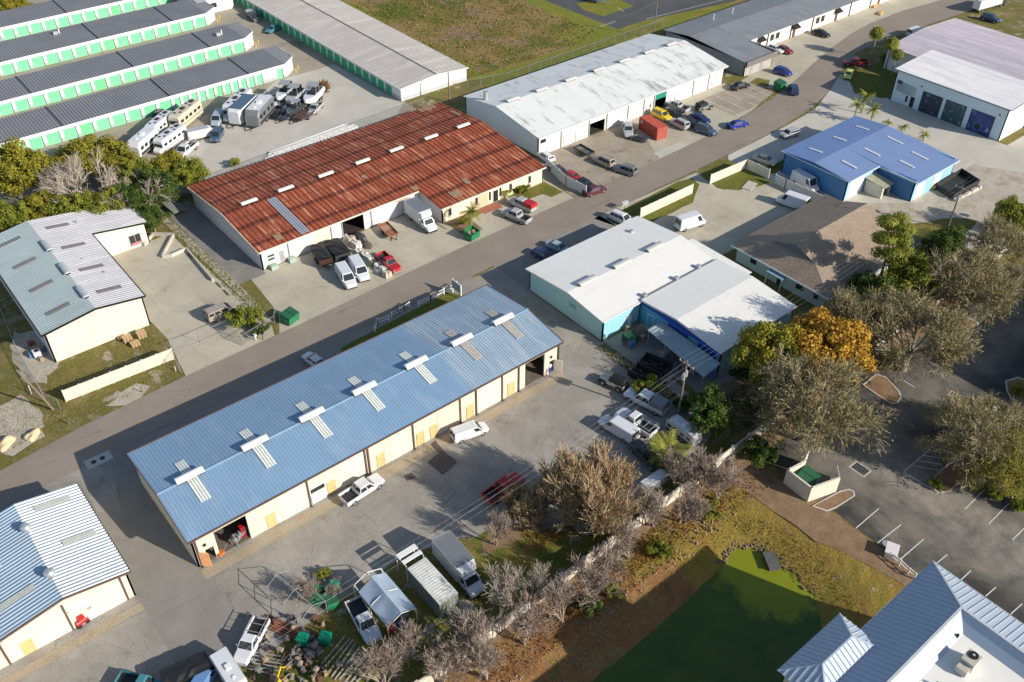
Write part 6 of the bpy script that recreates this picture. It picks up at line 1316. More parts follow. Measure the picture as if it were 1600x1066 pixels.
        for k in range(nf):
            a = k*2.4; el = r.uniform(-.5, 1.2) if kind != 'palm_small' else r.uniform(.0, .9); d = Vector((math.cos(a)*math.cos(el), math.sin(a)*math.cos(el), math.sin(el))); p = Vector((0, 0, H_)); sd = d.cross(Vector((0, 0, 1))).normalized(); prev = p; n2 = 7
            for i in range(n2):
                d = (d+Vector((0, 0, -.17 if kind in ('palm', 'palm_small') else -.09))).normalized(); q = prev+d*fl/n2
                cr.add([prev-sd*.02, prev+sd*.02, q+sd*.02, q-sd*.02], [(0, 1, 2, 3)])
                if kind in ('palm', 'palm_small') or i > 1:
                    for s in (-1, 1):
                        for w_ in (0, .5):
                            o = prev.lerp(q, w_); ll = fl*(.25 if kind in ('palm', 'palm_small') else .34)*(1-.5*i/n2); tip = o+sd*s*ll+d*ll*.7+Vector((0, 0, -ll*.35)); cr.add([o, o+d*.13, tip], [(0, 1, 2)])
                prev = q
        if kind == 'sabal':
            for i in range(1500): d = rdir(r); q = r.random()**.4; leaf(cr, Vector((d.x*1.7*q, d.y*1.7*q, H_+.1+d.z*1.5*q)), (d+Vector((0, 0, .4))).normalized(), .42, r)
        fin('fronds', cr, L_['palm']); fin('trunk', tr, barkg)
    elif kind == 'hedge':
        cr = MB()
        for i in range(1500): leaf(cr, Vector((r.uniform(-1.6, 1.6), r.uniform(-.5, .5), r.uniform(.05, 1.0))), rdir(r), .28, r)
        fin('crown', cr, L_['lime']); t = MB(); [t.cyl((x, 0, 0), .03, .8, 5) for x in (-1, 0, 1)]; fin('stems', t, barkg)
    _tm[key] = out; return out
CATT = dict(pine='tree', palm='palm tree', palm_small='palm tree', fan_palm='palm tree', sabal='palm tree', shrub='shrub', shrub_dark='shrub', hedge='hedge')
NMT = dict(pine='pine_tree', palm='palm_tree', palm_small='palm_tree', fan_palm='fan_palm', sabal='palm_tree', shrub='leafy_shrub', shrub_dark='leafy_shrub', hedge='hedge', bare_small='bare_tree', bare_white='bare_tree', bushy_bare='bare_tree', spreading='spreading_tree', spreading_leafy='spreading_tree', big_limbs='bare_tree', autumn='autumn_tree', autumn_yellow='autumn_tree')
_tc = 0
def tree(kind, px, py, zc, s, label, var=0, sz=None, group=None, rz=None):
    global _tc; _tc += 1
    x, y = g(px, py, zc); t = thing(NMT.get(kind, 'leafy_tree'), label, CATT.get(kind, 'tree'), (x, y, 0.0), rz if rz is not None else _tc*1.7, group); t.scale = (s, s, sz or s)
    for nm, me in tree_meshes(kind, var): o = link(bpy.data.objects.new(nm, me)); o.parent = t
    return t
# the bushy bare tree in the yard
tree('bushy_bare', 912, 788, 4.5, 1.35, 'big bushy tan bare tree between the yard and the pale wall', sz=1.3)
tree('bushy_bare', 832, 800, 2.5, .7, 'smaller tan bare bush at the left foot of the big bushy tree', sz=.75)
tree('shrub', 940, 800, 2.0, .6, 'yellow-green shrub showing through the right side of the bushy bare tree', 1)
tree('fan_palm', 1046, 707, 2.2, 1.45, 'fan palm with yellow-green fronds behind the parked trucks')
W_ = [(720, 985, 'nearest the tarp tent'), (745, 1010, 'touching the pale wall below the grey container'), (650, 1010, 'at the grass corner below the white pickup truck'), (598, 1058, 'at the bottom edge left of the wall'), (690, 1048, 'right at the bottom edge by the wall'),
      (800, 935, 'below the nose of the box truck'), (835, 925, 'leaning over the wall near the box truck'), (880, 950, 'on the pond side of the wall, tallest pale one'), (820, 985, 'on the pond bank, lower left'), (760, 1040, 'on the pond bank at the bottom edge'),
      (950, 880, 'at the right foot of the bushy tree'), (985, 850, 'half way along the wall on the pond side'), (1060, 745, 'behind the wall beside the fan palm'), (1100, 740, 'over the wall, upper one'), (1075, 795, 'on the pond bank below the upper wall end'), (1025, 800, 'between the fan palm and the pond bank'), (1125, 760, 'last one up the bank before the dark shrub'), (930, 915, 'in rusty undergrowth by the wall'), (775, 830, 'small one at the brown grass behind the box truck')]
for i, (a, b, c) in enumerate(W_): tree('bare_small' if i not in (5, 0, 6) else 'bare_white', a, b, 2.6, rnd.uniform(1.0, 1.3) if i != 18 else .8, 'grey leafless tree %s' % c, i % 4, sz=1.45)
tree('shrub', 1030, 862, .6, .32, 'small green shrub on the rusty pond bank'); tree('shrub', 960, 925, .5, .26, 'smaller green shrub farther down the pond bank', 1); tree('shrub', 1105, 800, .7, .36, 'yellow-green shrub near the top of the bank', 1)
tree('shrub_dark', 925, 945, .7, .38, 'dark green shrub at the shaded end of the bank')
tree('leafy_dark', 1112, 645, 3.5, .80, 'dark green leafy tree beside the utility pole', 0); tree('shrub_dark', 1068, 610 if 0 else 625, 1.5, .4, 'small green shrub at the foot of the utility pole', 1)
tree('shrub', 1010, 600, 1.5, .42, 'green shrub between the dark dumpsters and the pickup trucks')
tree('autumn', 1292, 548, 7.5, 1.3, 'bright orange autumn tree behind the white roofed workshop', 0, sz=1.55); tree('autumn_yellow', 1196, 556, 6.5, 1.0, 'yellow-green tree left of the orange autumn tree', 0, sz=1.45); tree('autumn', 1262, 505, 8, .62, 'smaller orange-gold tree between the orange and yellow trees', 1, sz=1.2)
tree('spreading', 1345, 500, 6, .95, 'tall thin tree between the brown roof and the orange tree', 1, sz=1.4)
tree('autumn_yellow', 1195, 600, 2.5, .5, 'low yellow-green tree beside the blue canopy wall', 1)
tree('spreading', 1262, 650, 4.4, 1.45, 'wide sparse olive tree spreading over the wall beside the bin enclosure', 0); tree('spreading', 1215, 625, 3.2, .8, 'smaller sparse tree left of the wide olive tree', 1)
tree('shrub_dark', 1192, 705, 1.6, .62, 'dark green shrub on the bank left of the bin enclosure', 0)
tree('spreading', 1425, 540, 4.6, 1.5, 'wide sparse olive tree rooted in the kerbed bed of the car park', 1); tree('spreading', 1508, 462, 4.4, 1.35, 'spreading olive tree in the upper kerbed bed', 0)
tree('spreading', 1350, 560, 3.0, .72, 'thin olive tree between the orange tree and the kerbed bed', 1)
tree('leafy', 1418, 440, 5, 1.12, 'bright green leafy tree under the tall pine', 0); tree('leafy_dark', 1378, 470, 3.8, .95, 'dark green tree low behind the brown roofed building', 1); tree('leafy_dark', 1345, 445, 2.8, .6, 'small dark tree at the corner of the brown roof', 0)
tree('pine', 1396, 372, 10.5, 1.0, 'tall pine with flat needle tufts above the brown roof', rz=.5)
tree('leafy_dark', 1478, 388, 3.5, .85, 'dark green tree at the foot of the right utility pole', 0); tree('leafy', 1585, 340, 3.2, .8, 'green tree at the right edge by the white gravel', 1); tree('spreading', 1560, 385, 3.5, .95, 'sparse tree at the right edge above the wall', 0)
tree('spreading', 1470, 455, 3, .7, 'thin sparse tree growing over the pale wall', 0); tree('spreading', 1590, 440, 3.2, .7, 'sparse brownish tree at the right edge below the wall', 1); tree('leafy_dark', 1530, 410, 2.4, .5, 'dark tree behind the pale wall at the right', 1)
tree('spreading', 1512, 690, 4.2, 1.15, 'sparse olive tree in the striped car park bed near the flag', 0); tree('spreading_leafy', 1575, 725, 3.4, .85, 'yellow-green tree at the right edge of the car park', 1)
tree('spreading', 1560, 650, 4.2, .8, 'sparse tree behind the white flag', 1); tree('shrub', 1555, 768, .8, .3, 'yellow-green low shrub in the car park bed', 0); tree('shrub', 1590, 785, .8, .32, 'yellow-green low shrub at the right edge bed', 1); tree('shrub', 1462, 757, .5, .2, 'tiny green shrub in the rounded bed end', 0)
tree('shrub', 1593, 612, .6, .28, 'small reddish green shrub in the round bed', 0)
# upper-left grove
tree('leafy_ochre', 140, 240, 5, 1.45, 'broad ochre-green tree in front of the nearest storage row', 0, sz=.9); tree('leafy_ochre', 78, 252, 4.5, 1.0, 'ochre-green tree left of the broad ochre tree', 1, sz=.6); tree('leafy_ochre', 190, 248, 4.5, .9, 'ochre-green tree nearest the white caravan', 1, sz=.7)
tree('big_limbs', 130, 295, 5.5, 1.15, 'tall bare tree with pale thick limbs in the green grove', 0); tree('big_limbs', 205, 290, 5.5, .95, 'second bare tree with pale limbs, right of the first', 1); tree('bare_white', 75, 285, 4, 1.6, 'twiggy silver-grey bare tree above the grove', 1)
for i, (a, b, s, k, c) in enumerate([(25, 285, .95, 'leafy_ochre', 'at the left edge above the grove'), (20, 345, .62, 'leafy', 'low at the left edge by the teal roof'), (70, 330, .6, 'leafy_ochre', 'in the left part of the grove'), (60, 355, .42, 'leafy_dark', 'low against the teal roof'), (120, 335, .62, 'leafy', 'in the middle of the grove behind the teal roof'), (165, 325, .62, 'leafy', 'right of the middle, behind the grey roof'), (205, 318, .6, 'leafy_dark', 'near the far corner of the grey roof'), (215, 280, .6, 'leafy', 'between the bare limbs and the white truck'), (250, 295, .62, 'leafy_dark', 'behind the storage yard fence'), (262, 268, .6, 'leafy_ochre', 'with golden top beside the front caravans'), (290, 275, .58, 'leafy', 'at the right end of the grove'), (235, 335, .45, 'leafy_dark', 'at the grass beside the grey roof corner')]):
    s *= 1.42; tree(k, a, b, 3.6, s, 'leafy tree %s' % c, i % 2, sz=s*1.0)
tree('shrub', 367, 253, 1, .28, 'small bush at the storage yard fence', 0); tree('leafy_ochre', 14, 12, 3, .7, 'golden tree at the top left corner', 0); tree('leafy_ochre', 34, 4, 3, .5, 'smaller golden tree at the top edge, left corner', 1)
tree('shrub', 383, 497, 1.6, .55, 'round leafy bush at the end of the concrete lot', 0); tree('shrub', 362, 487, .9, .3, 'small bush touching the tan minivan', 1); tree('shrub_dark', 405, 515, .7, .35, 'low dark scrub beside the tube gate bush', 1)
tree('palm', 736, 335, 3.5, .92, 'palm tree in the planted bed of the red roofed annex'); tree('shrub', 724, 345, .8, .22, 'small bush beside the annex palm', 0); tree('shrub', 817, 293, 1, .3, 'round bush against the annex wall', 1); tree('shrub_dark', 802, 294, 1, .24, 'dark bush beside the round annex bush', 0)
tree('palm_small', 790, 299, 1.4, .8, 'small palm by the annex entrance')
for a, b, s, c in ((1369, 58, .95, 'the tall one by the street'), (1392, 75, .95, 'in the middle of the clump'), (1402, 85, .8, 'nearest the garage hall')): tree('sabal', a, b, 5, s, 'bushy-headed palm, %s' % c)
tree('leafy_dark', 1385, 88, 2, .28, 'dark shrubby tree under the bushy-headed palms', 0)
for a, b, s, c in ((1340, 162, .8, 'left of three above the periwinkle roof'), (1353, 152, .9, 'middle of three above the periwinkle roof'), (1366, 170, .8, 'right of three above the periwinkle roof')): tree('palm', a, b, 3.6, s, 'feathery palm, %s' % c)
for a, b, c in ((1388, 190, 'nearest the feathery palms'), (1412, 197, 'middle one'), (1446, 209, 'farthest right')): tree('palm_small', a, b, 1.6, .85, 'small yellow-green palm along the periwinkle roof, %s' % c)
for a, b, s, c in ((1206, 61, 1, 'nearest the office wing'), (1260, 44, .6, 'beside the black sports car'), (1290, 33, 1.3, 'long one beyond the sports car'), (1320, 18, 1, 'before the far awning'), (1372, -2, 1, 'at the top edge')): tree('hedge', a, b, .5, s, 'clipped green hedge along the office wall, %s' % c, rz=0)
tree('shrub', 1190, 100, .4, .15, 'tiny bush at the grey office wing corner', 0); tree('bare_small', 520, 905 if 0 else 915, 1.5, .5, 'low leafless scrub behind the carport frame', 2); tree('bare_small', 475, 925, 1.8, .75, 'leafless scrub among the scrap poles', 1); tree('shrub', 505, 900, .3, .2, 'weedy bush at the edge of the paved yard', 0)
# weeds and undergrowth nobody could count
def weeds(name, boxes, m, n, s, seed, z=0.0, lab=None):
    r = random.Random(seed); mb = MB()
    for i in range(n):
        b = boxes[int(r.random()*len(boxes))]; x, y = r.uniform(b[0], b[1]), r.uniform(b[2], b[3])
        p = Vector((x, y, z+r.uniform(.02, s*.8))); leaf(mb, p, rdir(r), s*r.uniform(.5, 1.4), r)
    o = mb.build(name, m); tag(o, lab, 'undergrowth', kind='stuff'); return o
weeds('undergrowth', [(30, 76, 38.5, 43), (40, 70, 40, 43.3)], leafmat('rusty_undergrowth_leaves', (.13, .06, .025), (.24, .11, .04), (.30, .17, .07)), 6000, .2, 3, lab='rusty brown undergrowth along the pond side of the wall')
weeds('undergrowth', [(78, 130, 47, 53), (86, 100, 50, 56)], L_['dark'], 7000, .4, 4, lab='dark green undergrowth behind the pale wall, right of the yard')
weeds('undergrowth', [(5, 38, 148.5, 152.5), (8, 40, 153, 160)], L_['lime'], 9000, .5, 5, lab='green undergrowth of the grove behind the upper left workshop')
weeds('undergrowth', [(75.3, 77.2, 57, 71.5)], L_['olive'], 1400, .25, 6, lab='narrow weedy strip between the yard and the teal building')
weeds('undergrowth', [(40.3, 42.2, 110, 146)], L_['olive'], 2000, .22, 8, lab='weedy strip between the pale lot and the side alley')
weeds('undergrowth', [(119, 160, 158, 215)], leafmat('field_brush_leaves', (.13, .12, .03), (.22, .18, .05), (.30, .22, .09)), 5200, .42, 11, lab='ochre brush covering the rough field')
weeds('undergrowth', [(0, 27, 104, 117), (-20, 12, 103, 120)], leafmat('verge_grass_leaves', (.17, .16, .03), (.26, .22, .05), (.36, .29, .10)), 5000, .16, 12, lab='tufts of grass on the verge by the cream fence')
weeds('undergrowth', [(20, 72, 36, 42), (66, 74, 20, 40)], leafmat('bank_grass_leaves', (.20, .14, .035), (.32, .22, .05), (.36, .22, .08)), 8000, .16, 13, z=-.3, lab='golden brown tufts of grass on the pond bank')
weeds('undergrowth', [(118, 170, 145.6, 149.5)], L_['ochre'], 5000, .4, 9, lab='tall grass strip behind the white warehouse')
weeds('undergrowth', [(77.3, 77.9, 60, 60.1), (45, 57, 49, 53)], leafmat('leaf_litter_leaves', (.16, .08, .02), (.27, .14, .035), (.33, .2, .06)), 3500, .22, 10, lab='rust coloured fallen leaves below the bushy bare tree')
r = random.Random(14); mb = MB()
for i in range(420):
    if r.random() < .6: t_ = r.random(); x = 26+46*t_; y = 39.0+2.6*max(0, t_-.6)+r.gauss(0, .9)
    else: x = r.gauss(43, 3.2); y = 37.2+(x-43)*.28+r.gauss(0, .55)
    s = r.uniform(.03, .12); z = -.1 if y > 38 else -.45; mb.box(x-s, x+s, y-s*.8, y+s*.8, z-.3, z+.12+s*.5, top=r.uniform(.3, .8))
tag(mb.build('pale_stones', paint('pale_bank_stone', (.34, .29, .25), .9, .3, 2)), 'pale stones strewn in a line along the pond bank', 'stones', kind='stuff')
# rocks along the pond
r = random.Random(4); mb = MB()
for i in range(170):
    k = r.choice([5, 6, 7, 8, 9]); a, b = POND[k], POND[k+1]; t_ = r.random(); x = a[0]+(b[0]-a[0])*t_+r.uniform(-.6, .9); y = a[1]+(b[1]-a[1])*t_+r.uniform(-.4, .9); s = r.uniform(.05, .17)
    mb.box(x-s, x+s, y-s*.8, y+s*.8, -1.0, -.85+s*.9, top=r.uniform(.3, .8))
tag(mb.build('shore_debris', paint('shore_stone', (.20, .15, .11), .9, .4, 2)), 'dark stones and debris lining the near shore of the pond', 'shore stones', kind='stuff')
# ================================================================ street furniture, clutter and small things
def at(o, px, py, rz=0, z=0.03, s=1.0): x, y = g(px, py); o.location = (x, y, z); o.rotation_euler = (0, 0, rz); o.scale = (s, s, s); return o
# utility poles and wires
def upole(p, h, label, arm=True, lean=(0, 0), rz=0, transformer=False):
    x, y = p; t = thing('utility_pole', label, 'utility pole', (x, y, 0), rz)
    mb = MB(); mb.tube([(0, 0, -.3), (lean[0]*.5, lean[1]*.5, h*.5), (lean[0], lean[1], h)], [.17, .14, .11], 8); mb.build('pole', M_['polewood'], t)
    if arm:
        mb = MB(); mb.box(lean[0]-.06, lean[0]+.06, lean[1]-1.2, lean[1]+1.2, h-.75, h-.6); mb.build('crossarm', M_['polewood'], t)
        for q in (-1.1, -.35, .35, 1.1): mb = MB(); mb.cyl((lean[0], lean[1]+q, h-.6), .05, .18, 6); mb.build('insulator', M_['white'], t)
    if transformer:
        for a, b in ((.35, .1), (-.35, -.1)): mb = MB(); mb.cyl((a, b, h-2.9), .24, .85, 10); mb.cyl((a, b, h-2.05), .1, .25, 8); mb.build('transformer', M_['galv'], t)
    return t
pA, pB, pC, pD = g(1058, 658), g(1480, 358), g(1021, 60), g(702, 160)
upole(pA, 10.6, 'tall timber utility pole with transformers beside the dark green leafy tree', transformer=True); upole(pB, 8.6, 'timber utility pole on the pale gravel at the right', transformer=True)
upole(pC, 9.0, 'utility pole at the grass strip between white warehouse and far car park', arm=False); upole(pD, 6.8, 'utility pole at the end wall of the long pale storage building', arm=False)
upole(g(84, 640), 8.5, 'timber utility pole at the end of the cream panel fence, lower left of it', arm=False, lean=(-2.2, -.4))
mb = MB(); mb.cyl((0, 0, 0), .05, 1.6, 6); tag(at(mb.build('white_post', M_['white']), 50, 616), 'short white post on rough ground beside the left utility pole', 'post')
wm_ = paint('aluminium_wire', (.25, .25, .26), .5)
def wires(a, b, label, sag=1.0, offs=(-1.1, -.35, .35, 1.1), r=.0065, dz=(0, 0, 0, 0)):
    mb = MB()
    for o, e in zip(offs, dz):
        pts = []
        for i in range(17):
            t_ = i/16; pts.append((a[0]+(b[0]-a[0])*t_, a[1]+(b[1]-a[1])*t_+o, a[2]+(b[2]-a[2])*t_-sag*4*t_*(1-t_)+e))
        mb.tube(pts, r, 4, cap=False)
    tag(mb.build('overhead_wires', wm_), label, 'overhead wires')
wires((pA[0], pA[1], 10.1), (pA[0]-62, pA[1]-1.5, 10.1), 'overhead wires crossing the yard from the transformer pole to the bottom edge', dz=(0, 0, 0, -2.0))
wires((pA[0], pA[1], 10.1), (pB[0], pB[1], 8.1), 'overhead wires from the transformer pole over the trees to the right pole', 1.4, dz=(0, 0, 0, 0))
wires((pB[0], pB[1], 8.1), (pB[0]+60, pB[1]+3, 8.5), 'overhead wires from the right pole to the right edge', 1.0)
wires((pC[0], pC[1], 8.8), (pC[0]-70, pC[1]-1, 7.5), 'thin overhead wires behind the white warehouse', 1.0, offs=(-.2, .2))
# dumpsters
def dumpster(px, py, rz, label, m=None, s=1.0, lid=True, open_=False, W=1.9, D=1.5, H=1.5):
    t = thing('dumpster', label, 'dumpster'); m = m or M_['greenbin']; mb = MB()
    mb.hexa([(-W/2, -D/2, .12), (W/2, -D/2, .12), (W/2, -D/2+.1, .12), (-W/2, -D/2+.1, .12)], [(-W/2, -D/2-.15, H*.8), (W/2, -D/2-.15, H*.8), (W/2, -D/2-.05, H*.8), (-W/2, -D/2-.05, H*.8)])
    mb.box(-W/2, W/2, D/2-.08, D/2, .12, H)
    for s_ in (-1, 1):
        x0, x1 = sorted((s_*W/2, s_*(W/2-.07))); y0, y1 = -D/2-.1, D/2-.08
        mb.hexa([(x0, -D/2, .12), (x1, -D/2, .12), (x1, y1, .12), (x0, y1, .12)], [(x0, y0, H*.8), (x1, y0, H*.8), (x1, y1, H), (x0, y1, H)])
        xa, xb = sorted((s_*W/2, s_*(W/2+.14))); mb.box(xa, xb, -D*.3, D*.3, H*.5, H*.62)
    mb.box(-W/2+.07, W/2-.07, -D/2+.1, D/2-.08, .12, .2); mb.build('body', m, t)
    if lid:
        for k, s_ in enumerate((-1, 1)):
            x0, x1 = sorted((s_*.03, s_*(W/2))); mb = MB()
            if open_ and k: mb.hexa([(x0, D/2+.02, H*.3), (x1, D/2+.02, H*.3), (x1, D/2+.06, H*.3), (x0, D/2+.06, H*.3)], [(x0, D/2+.02, H), (x1, D/2+.02, H), (x1, D/2+.06, H), (x0, D/2+.06, H)])
            else: mb.hexa([(x0, -D/2-.18, H*.8+.01), (x1, -D/2-.18, H*.8+.01), (x1, D/2, H+.01), (x0, D/2, H+.01)], [(x0, -D/2-.18, H*.8+.06), (x1, -D/2-.18, H*.8+.06), (x1, D/2, H+.06), (x0, D/2, H+.06)])
            mb.build('lid', m if m is not M_['greenbin'] else paint('dark_green_lid', (.02, .10, .05), .5), t)
    else: mb = MB(); [mb.box(a, a+.5, b, b+.4, .2, .2+c) for a, b, c in ((-.7, -.4, .7), (-.1, -.5, .9), (.3, 0, .8), (-.5, .1, .9))]; mb.build('rubbish', M_['wood'], t)
    return at(t, px, py, rz, s=s)
dumpster(454, 502, .3, 'green dumpster with lids by the street at the pale lot corner', s=1.15); dumpster(737, 372, .2, 'green open dumpster full of rubbish below the annex palm', lid=False, s=1.15)
dumpster(1217, 139, .1, 'green dumpster on the little grass island, upper right', s=1.2); dumpster(984, 535, -.2, 'dark green dumpster against the aqua wall corner', m=paint('dark_green_steel', (.015, .07, .04), .6), s=1.0)
dumpster(500, 938, .6, 'open green dumpster with flung lid at the edge of the scrap yard', s=.95, open_=True); dumpster(1258, 757, .1, 'green dumpster inside the cream bin enclosure', s=1.25)
dumpster(518, 945, 1.4, 'second green dumpster, right of the open one by the white pickup truck', s=.8)
for i, (a, b, rz) in enumerate(((1007, 592, .2), (1024, 576, .3))):
    t = thing('skip_container', ('black open skip nearest the beige truck', 'black open skip nearest the canopy')[i], 'skip'); mb = MB(); W, D, H = 2.3, 4.2, 1.3
    for bx in ((-W/2, W/2, -D/2, -D/2+.08), (-W/2, W/2, D/2-.08, D/2), (-W/2, -W/2+.08, -D/2+.08, D/2-.08), (W/2-.08, W/2, -D/2+.08, D/2-.08)): mb.box(*bx, .15, H)
    mb.box(-W/2+.08, W/2-.08, -D/2+.08, D/2-.08, .15, .25); mb.build('body', paint('black_skip_steel', (.03, .028, .028), .7, .2), t)
    mb = MB(); r = random.Random(i); [mb.box(x-.3, x+.3, y-.3, y+.3, .25, r.uniform(.5, 1.0), top=.7) for x, y in ((-.6, -1.2), (.4, -.6), (-.3, .3), (.5, 1.1))]; mb.build('rubble', M_['dark_in'], t); at(t, a, b, rz)
for i, (a, b) in enumerate(((475, 1007), (510, 1005), (523, 925))):
    t = thing('wheelie_bin', ('emerald wheelie bin beside the log pile, left', 'emerald wheelie bin beside the log pile, right', 'emerald tub beside the white pickup truck')[i], 'bin'); mb = MB(); mb.box(-.32, .32, -.36, .36, 0, 1.0, top=1.15); mb.build('body', paint('emerald_plastic', (.0, .24, .13), .5), t); mb = MB(); mb.box(-.4, .4, -.45, .43, 1.0, 1.08, top=.9); mb.build('lid', paint('emerald_plastic', (.0, .24, .13), .5), t); at(t, a, b, .6, s=1.35)
# red shipping container
def container(px, py, rz, label, m, L=6.1, W=2.44, H=2.6, z=.12):
    t = thing('shipping_container', label, 'shipping container'); mb = MB(); n_ = 34
    for s in (-1, 1):
        for k in range(n_):
            x0 = -L/2+.1+(L-.2)*k/n_; d = .035 if k % 2 else 0; y0, y1 = sorted((s*(W/2-.06), s*(W/2-d))); mb.box(x0, x0+(L-.2)/n_, y0, y1, z, H)
    mb.box(-L/2+.05, -L/2+.1, -W/2+.1, W/2-.1, z, H); mb.box(-L/2+.1, L/2-.1, -W/2+.06, W/2-.06, z, z+.1); mb.build('side_wall', m, t)
    mb = MB(); mb.box(-L/2, L/2, -W/2, W/2, H, H+.05); [mb.box(-L/2+.2+k*.36, -L/2+.38+k*.36, -W/2+.15, W/2-.15, H+.05, H+.075) for k in range(int((L-.4)/.36))]; mb.build('roof', m, t)
    mb = MB()
    for x in (-L/2, L/2-.12):
        for y in (-W/2, W/2-.12): mb.box(x, x+.12, y, y+.12, 0, H)
    for y in (-W/2-.01, W/2-.07): mb.box(-L/2, L/2, y, y+.08, z-.08, z+.03)
    mb.build('frame', m, t)
    for s in (-1, 1):
        y0, y1 = sorted((s*.02, s*(W/2-.12))); mb = MB(); mb.box(L/2-.08, L/2-.02, y0, y1, z, H); d_ = mb.build('door', m, t)
        for q in (.35, .75): mb = MB(); mb.cyl((L/2+.01, s*W/2*q, z+.05), .025, H-z-.1, 6); mb.build('lock_bar', M_['galv'], d_)
    return at(t, px, py, rz)
ax, ay = g(1025.3, 219.8); bx_, by_ = g(997.7, 201.4); cx_, cy_ = g(1040.4, 216.2)
t = container(1019, 208, math.atan2(ay-by_, ax-bx_), 'red shipping container in the warehouse lot', paint('container_red', (.46, .085, .05), .55, .15, 1.2)); t.location = ((bx_+cx_)/2, (by_+cy_)/2, .03)
mb = MB(); mb.box(-2.4, -2.2, -1.235, -1.215, 1.6, 2.3); mb.box(-2.0, -1.85, -1.235, -1.215, 1.7, 2.2); o = mb.build('marking', M_['white'], t)
# metal container with a frame on top
t = container(700, 925, 0, 'grey steel container with a weathered white roof and a pipe frame at its rear', paint('grey_green_container', (.20, .22, .20), .6, .2, 1.2), L=6.0)
t.location = (32.25, 52.0, .03); t.rotation_euler = (0, 0, rad(-90)); [c for c in t.children if c.name.startswith('roof')][0].data.materials[0] = paint('streaked_white_roof', (.66, .66, .62), .7, .2, 1.0, streak=((2, .5, 1), (.2, .2, .19), .55, .68))
mb = MB(); 
for x in (31.1, 33.4):
    for y in (55.3, 57.2): mb.cyl((x, y, 0), .05, 2.7, 6)
    mb.bar((x, 55.2, 2.7), (x, 57.3, 2.7), .07)
mb.bar((31.1, 57.2, 2.7), (33.4, 57.2, 2.7), .07); mb.box(31.0, 33.5, 56.5, 57.2, 2.74, 2.85); mb.box(31.0, 33.5, 55.6, 56.1, 2.74, 2.85)
tag(mb.build('pipe_rack', M_['white']), 'white pipe rack with two white boards behind the grey steel container', 'rack')
# tarp tent
t = thing('carport_tent', 'open white framed tent with a blue-grey tarp over half its roof', 'tent', (0, 0, 0)); x0, x1, xm, y0, y1 = 25.4, 29.0, 27.2, 50.4, 57.0
fr = MB()
for y in (50.4, 53.7, 57.0):
    for x in (x0, x1): fr.cyl((x, y, 0), .045, 2.2, 6)
    fr.tube([(x0, y, 2.2), (x0+.3, y, 2.5), (xm, y, 3.15), (x1-.3, y, 2.5), (x1, y, 2.2)], .045, 6)
for x, z in ((x0+.1, 2.25), (xm, 3.17), (x1-.1, 2.25)): fr.bar((x, y0, z), (x, y1, z), .08)
fr.build('frame', M_['white'], t)
def tarp(mb, x0, z0, x1, z1, ya, yb, seed):
    r = random.Random(seed); n_, m_ = 8, 12; b = len(mb.v)
    for i in range(n_+1):
        for j in range(m_+1):
            u, v = i/n_, j/m_; mb.v.append((x0+(x1-x0)*u, ya+(yb-ya)*v, z0+(z1-z0)*u-.16*math.sin(math.pi*u)*abs(math.sin(math.pi*v*2))+r.uniform(-.015, .015)+.06))
    for i in range(n_):
        for j in range(m_): a = b+i*(m_+1)+j; mb.f.append([a, a+m_+1, a+m_+2, a+1]); mb.m.append(mb.cur)
mb = MB(); tarp(mb, x0-.02, 2.25, xm, 3.2, 50.5, 56.0, 1); tarp(mb, xm, 3.2, x1+.02, 2.25, 50.5, 56.3, 2); mb.build('tarp', paint('silver_blue_tarp', (.34, .42, .52), .35, .12, .8), t, smooth=True)
mb = MB(); tarp(mb, x1, 2.2, x1+.15, .9, 50.5, 52.2, 3); mb.build('side_flap', M_['white'], t)
r = random.Random(8)
for i, (x, y, c, lab) in enumerate(((26.3, 51.2, 'red_crate_paint', 'red crate under the front of the tarp tent'), (27.4, 51.0, 'blue_crate_paint', 'blue crate under the front of the tarp tent'), (28.2, 51.8, 'grey_crate_paint', 'grey crate under the right side of the tarp tent'), (26.6, 53.2, 'grey_crate_paint', 'grey crate deep inside the tarp tent'))):
    mb = MB(); mb.box(x-.4, x+.4, y-.35, y+.35, 0.03, .5); mb.box(x-.44, x+.44, y-.39, y+.39, .5, .62); tag(mb.build('storage_crate', paint(c, {'r': (.4, .03, .03), 'b': (.05, .1, .3), 'g': (.3, .3, .32)}[c[0]], .5)), lab, 'crate')
# bare carport frames
def carport_frame(cx, cy, L, W, rz, label, h=2.1, nb=3):
    t = thing('pipe_carport', label, 'carport frame', (cx, cy, 0), rz); mb = MB()
    for k in range(nb):
        y = -L/2+L*k/(nb-1)
        for s in (-1, 1): mb.cyl((s*W/2, y, 0), .04, h, 6)
        mb.tube([(-W/2, y, h), (0, y, h+.9), (W/2, y, h)], .03, 6)
    mb.build('hoops', M_['galv'], t); mb = MB()
    for x, z in ((-W/2, h), (0, h+.9), (W/2, h)): mb.bar((x, -L/2, z), (x, L/2, z), .07)
    mb.build('ridge_pipes', M_['galv'], t); return t
x, y = g(462, 930, 2); carport_frame(x, y, 6.0, 3.2, .15, 'bare white pipe carport frame over the leafless scrub')
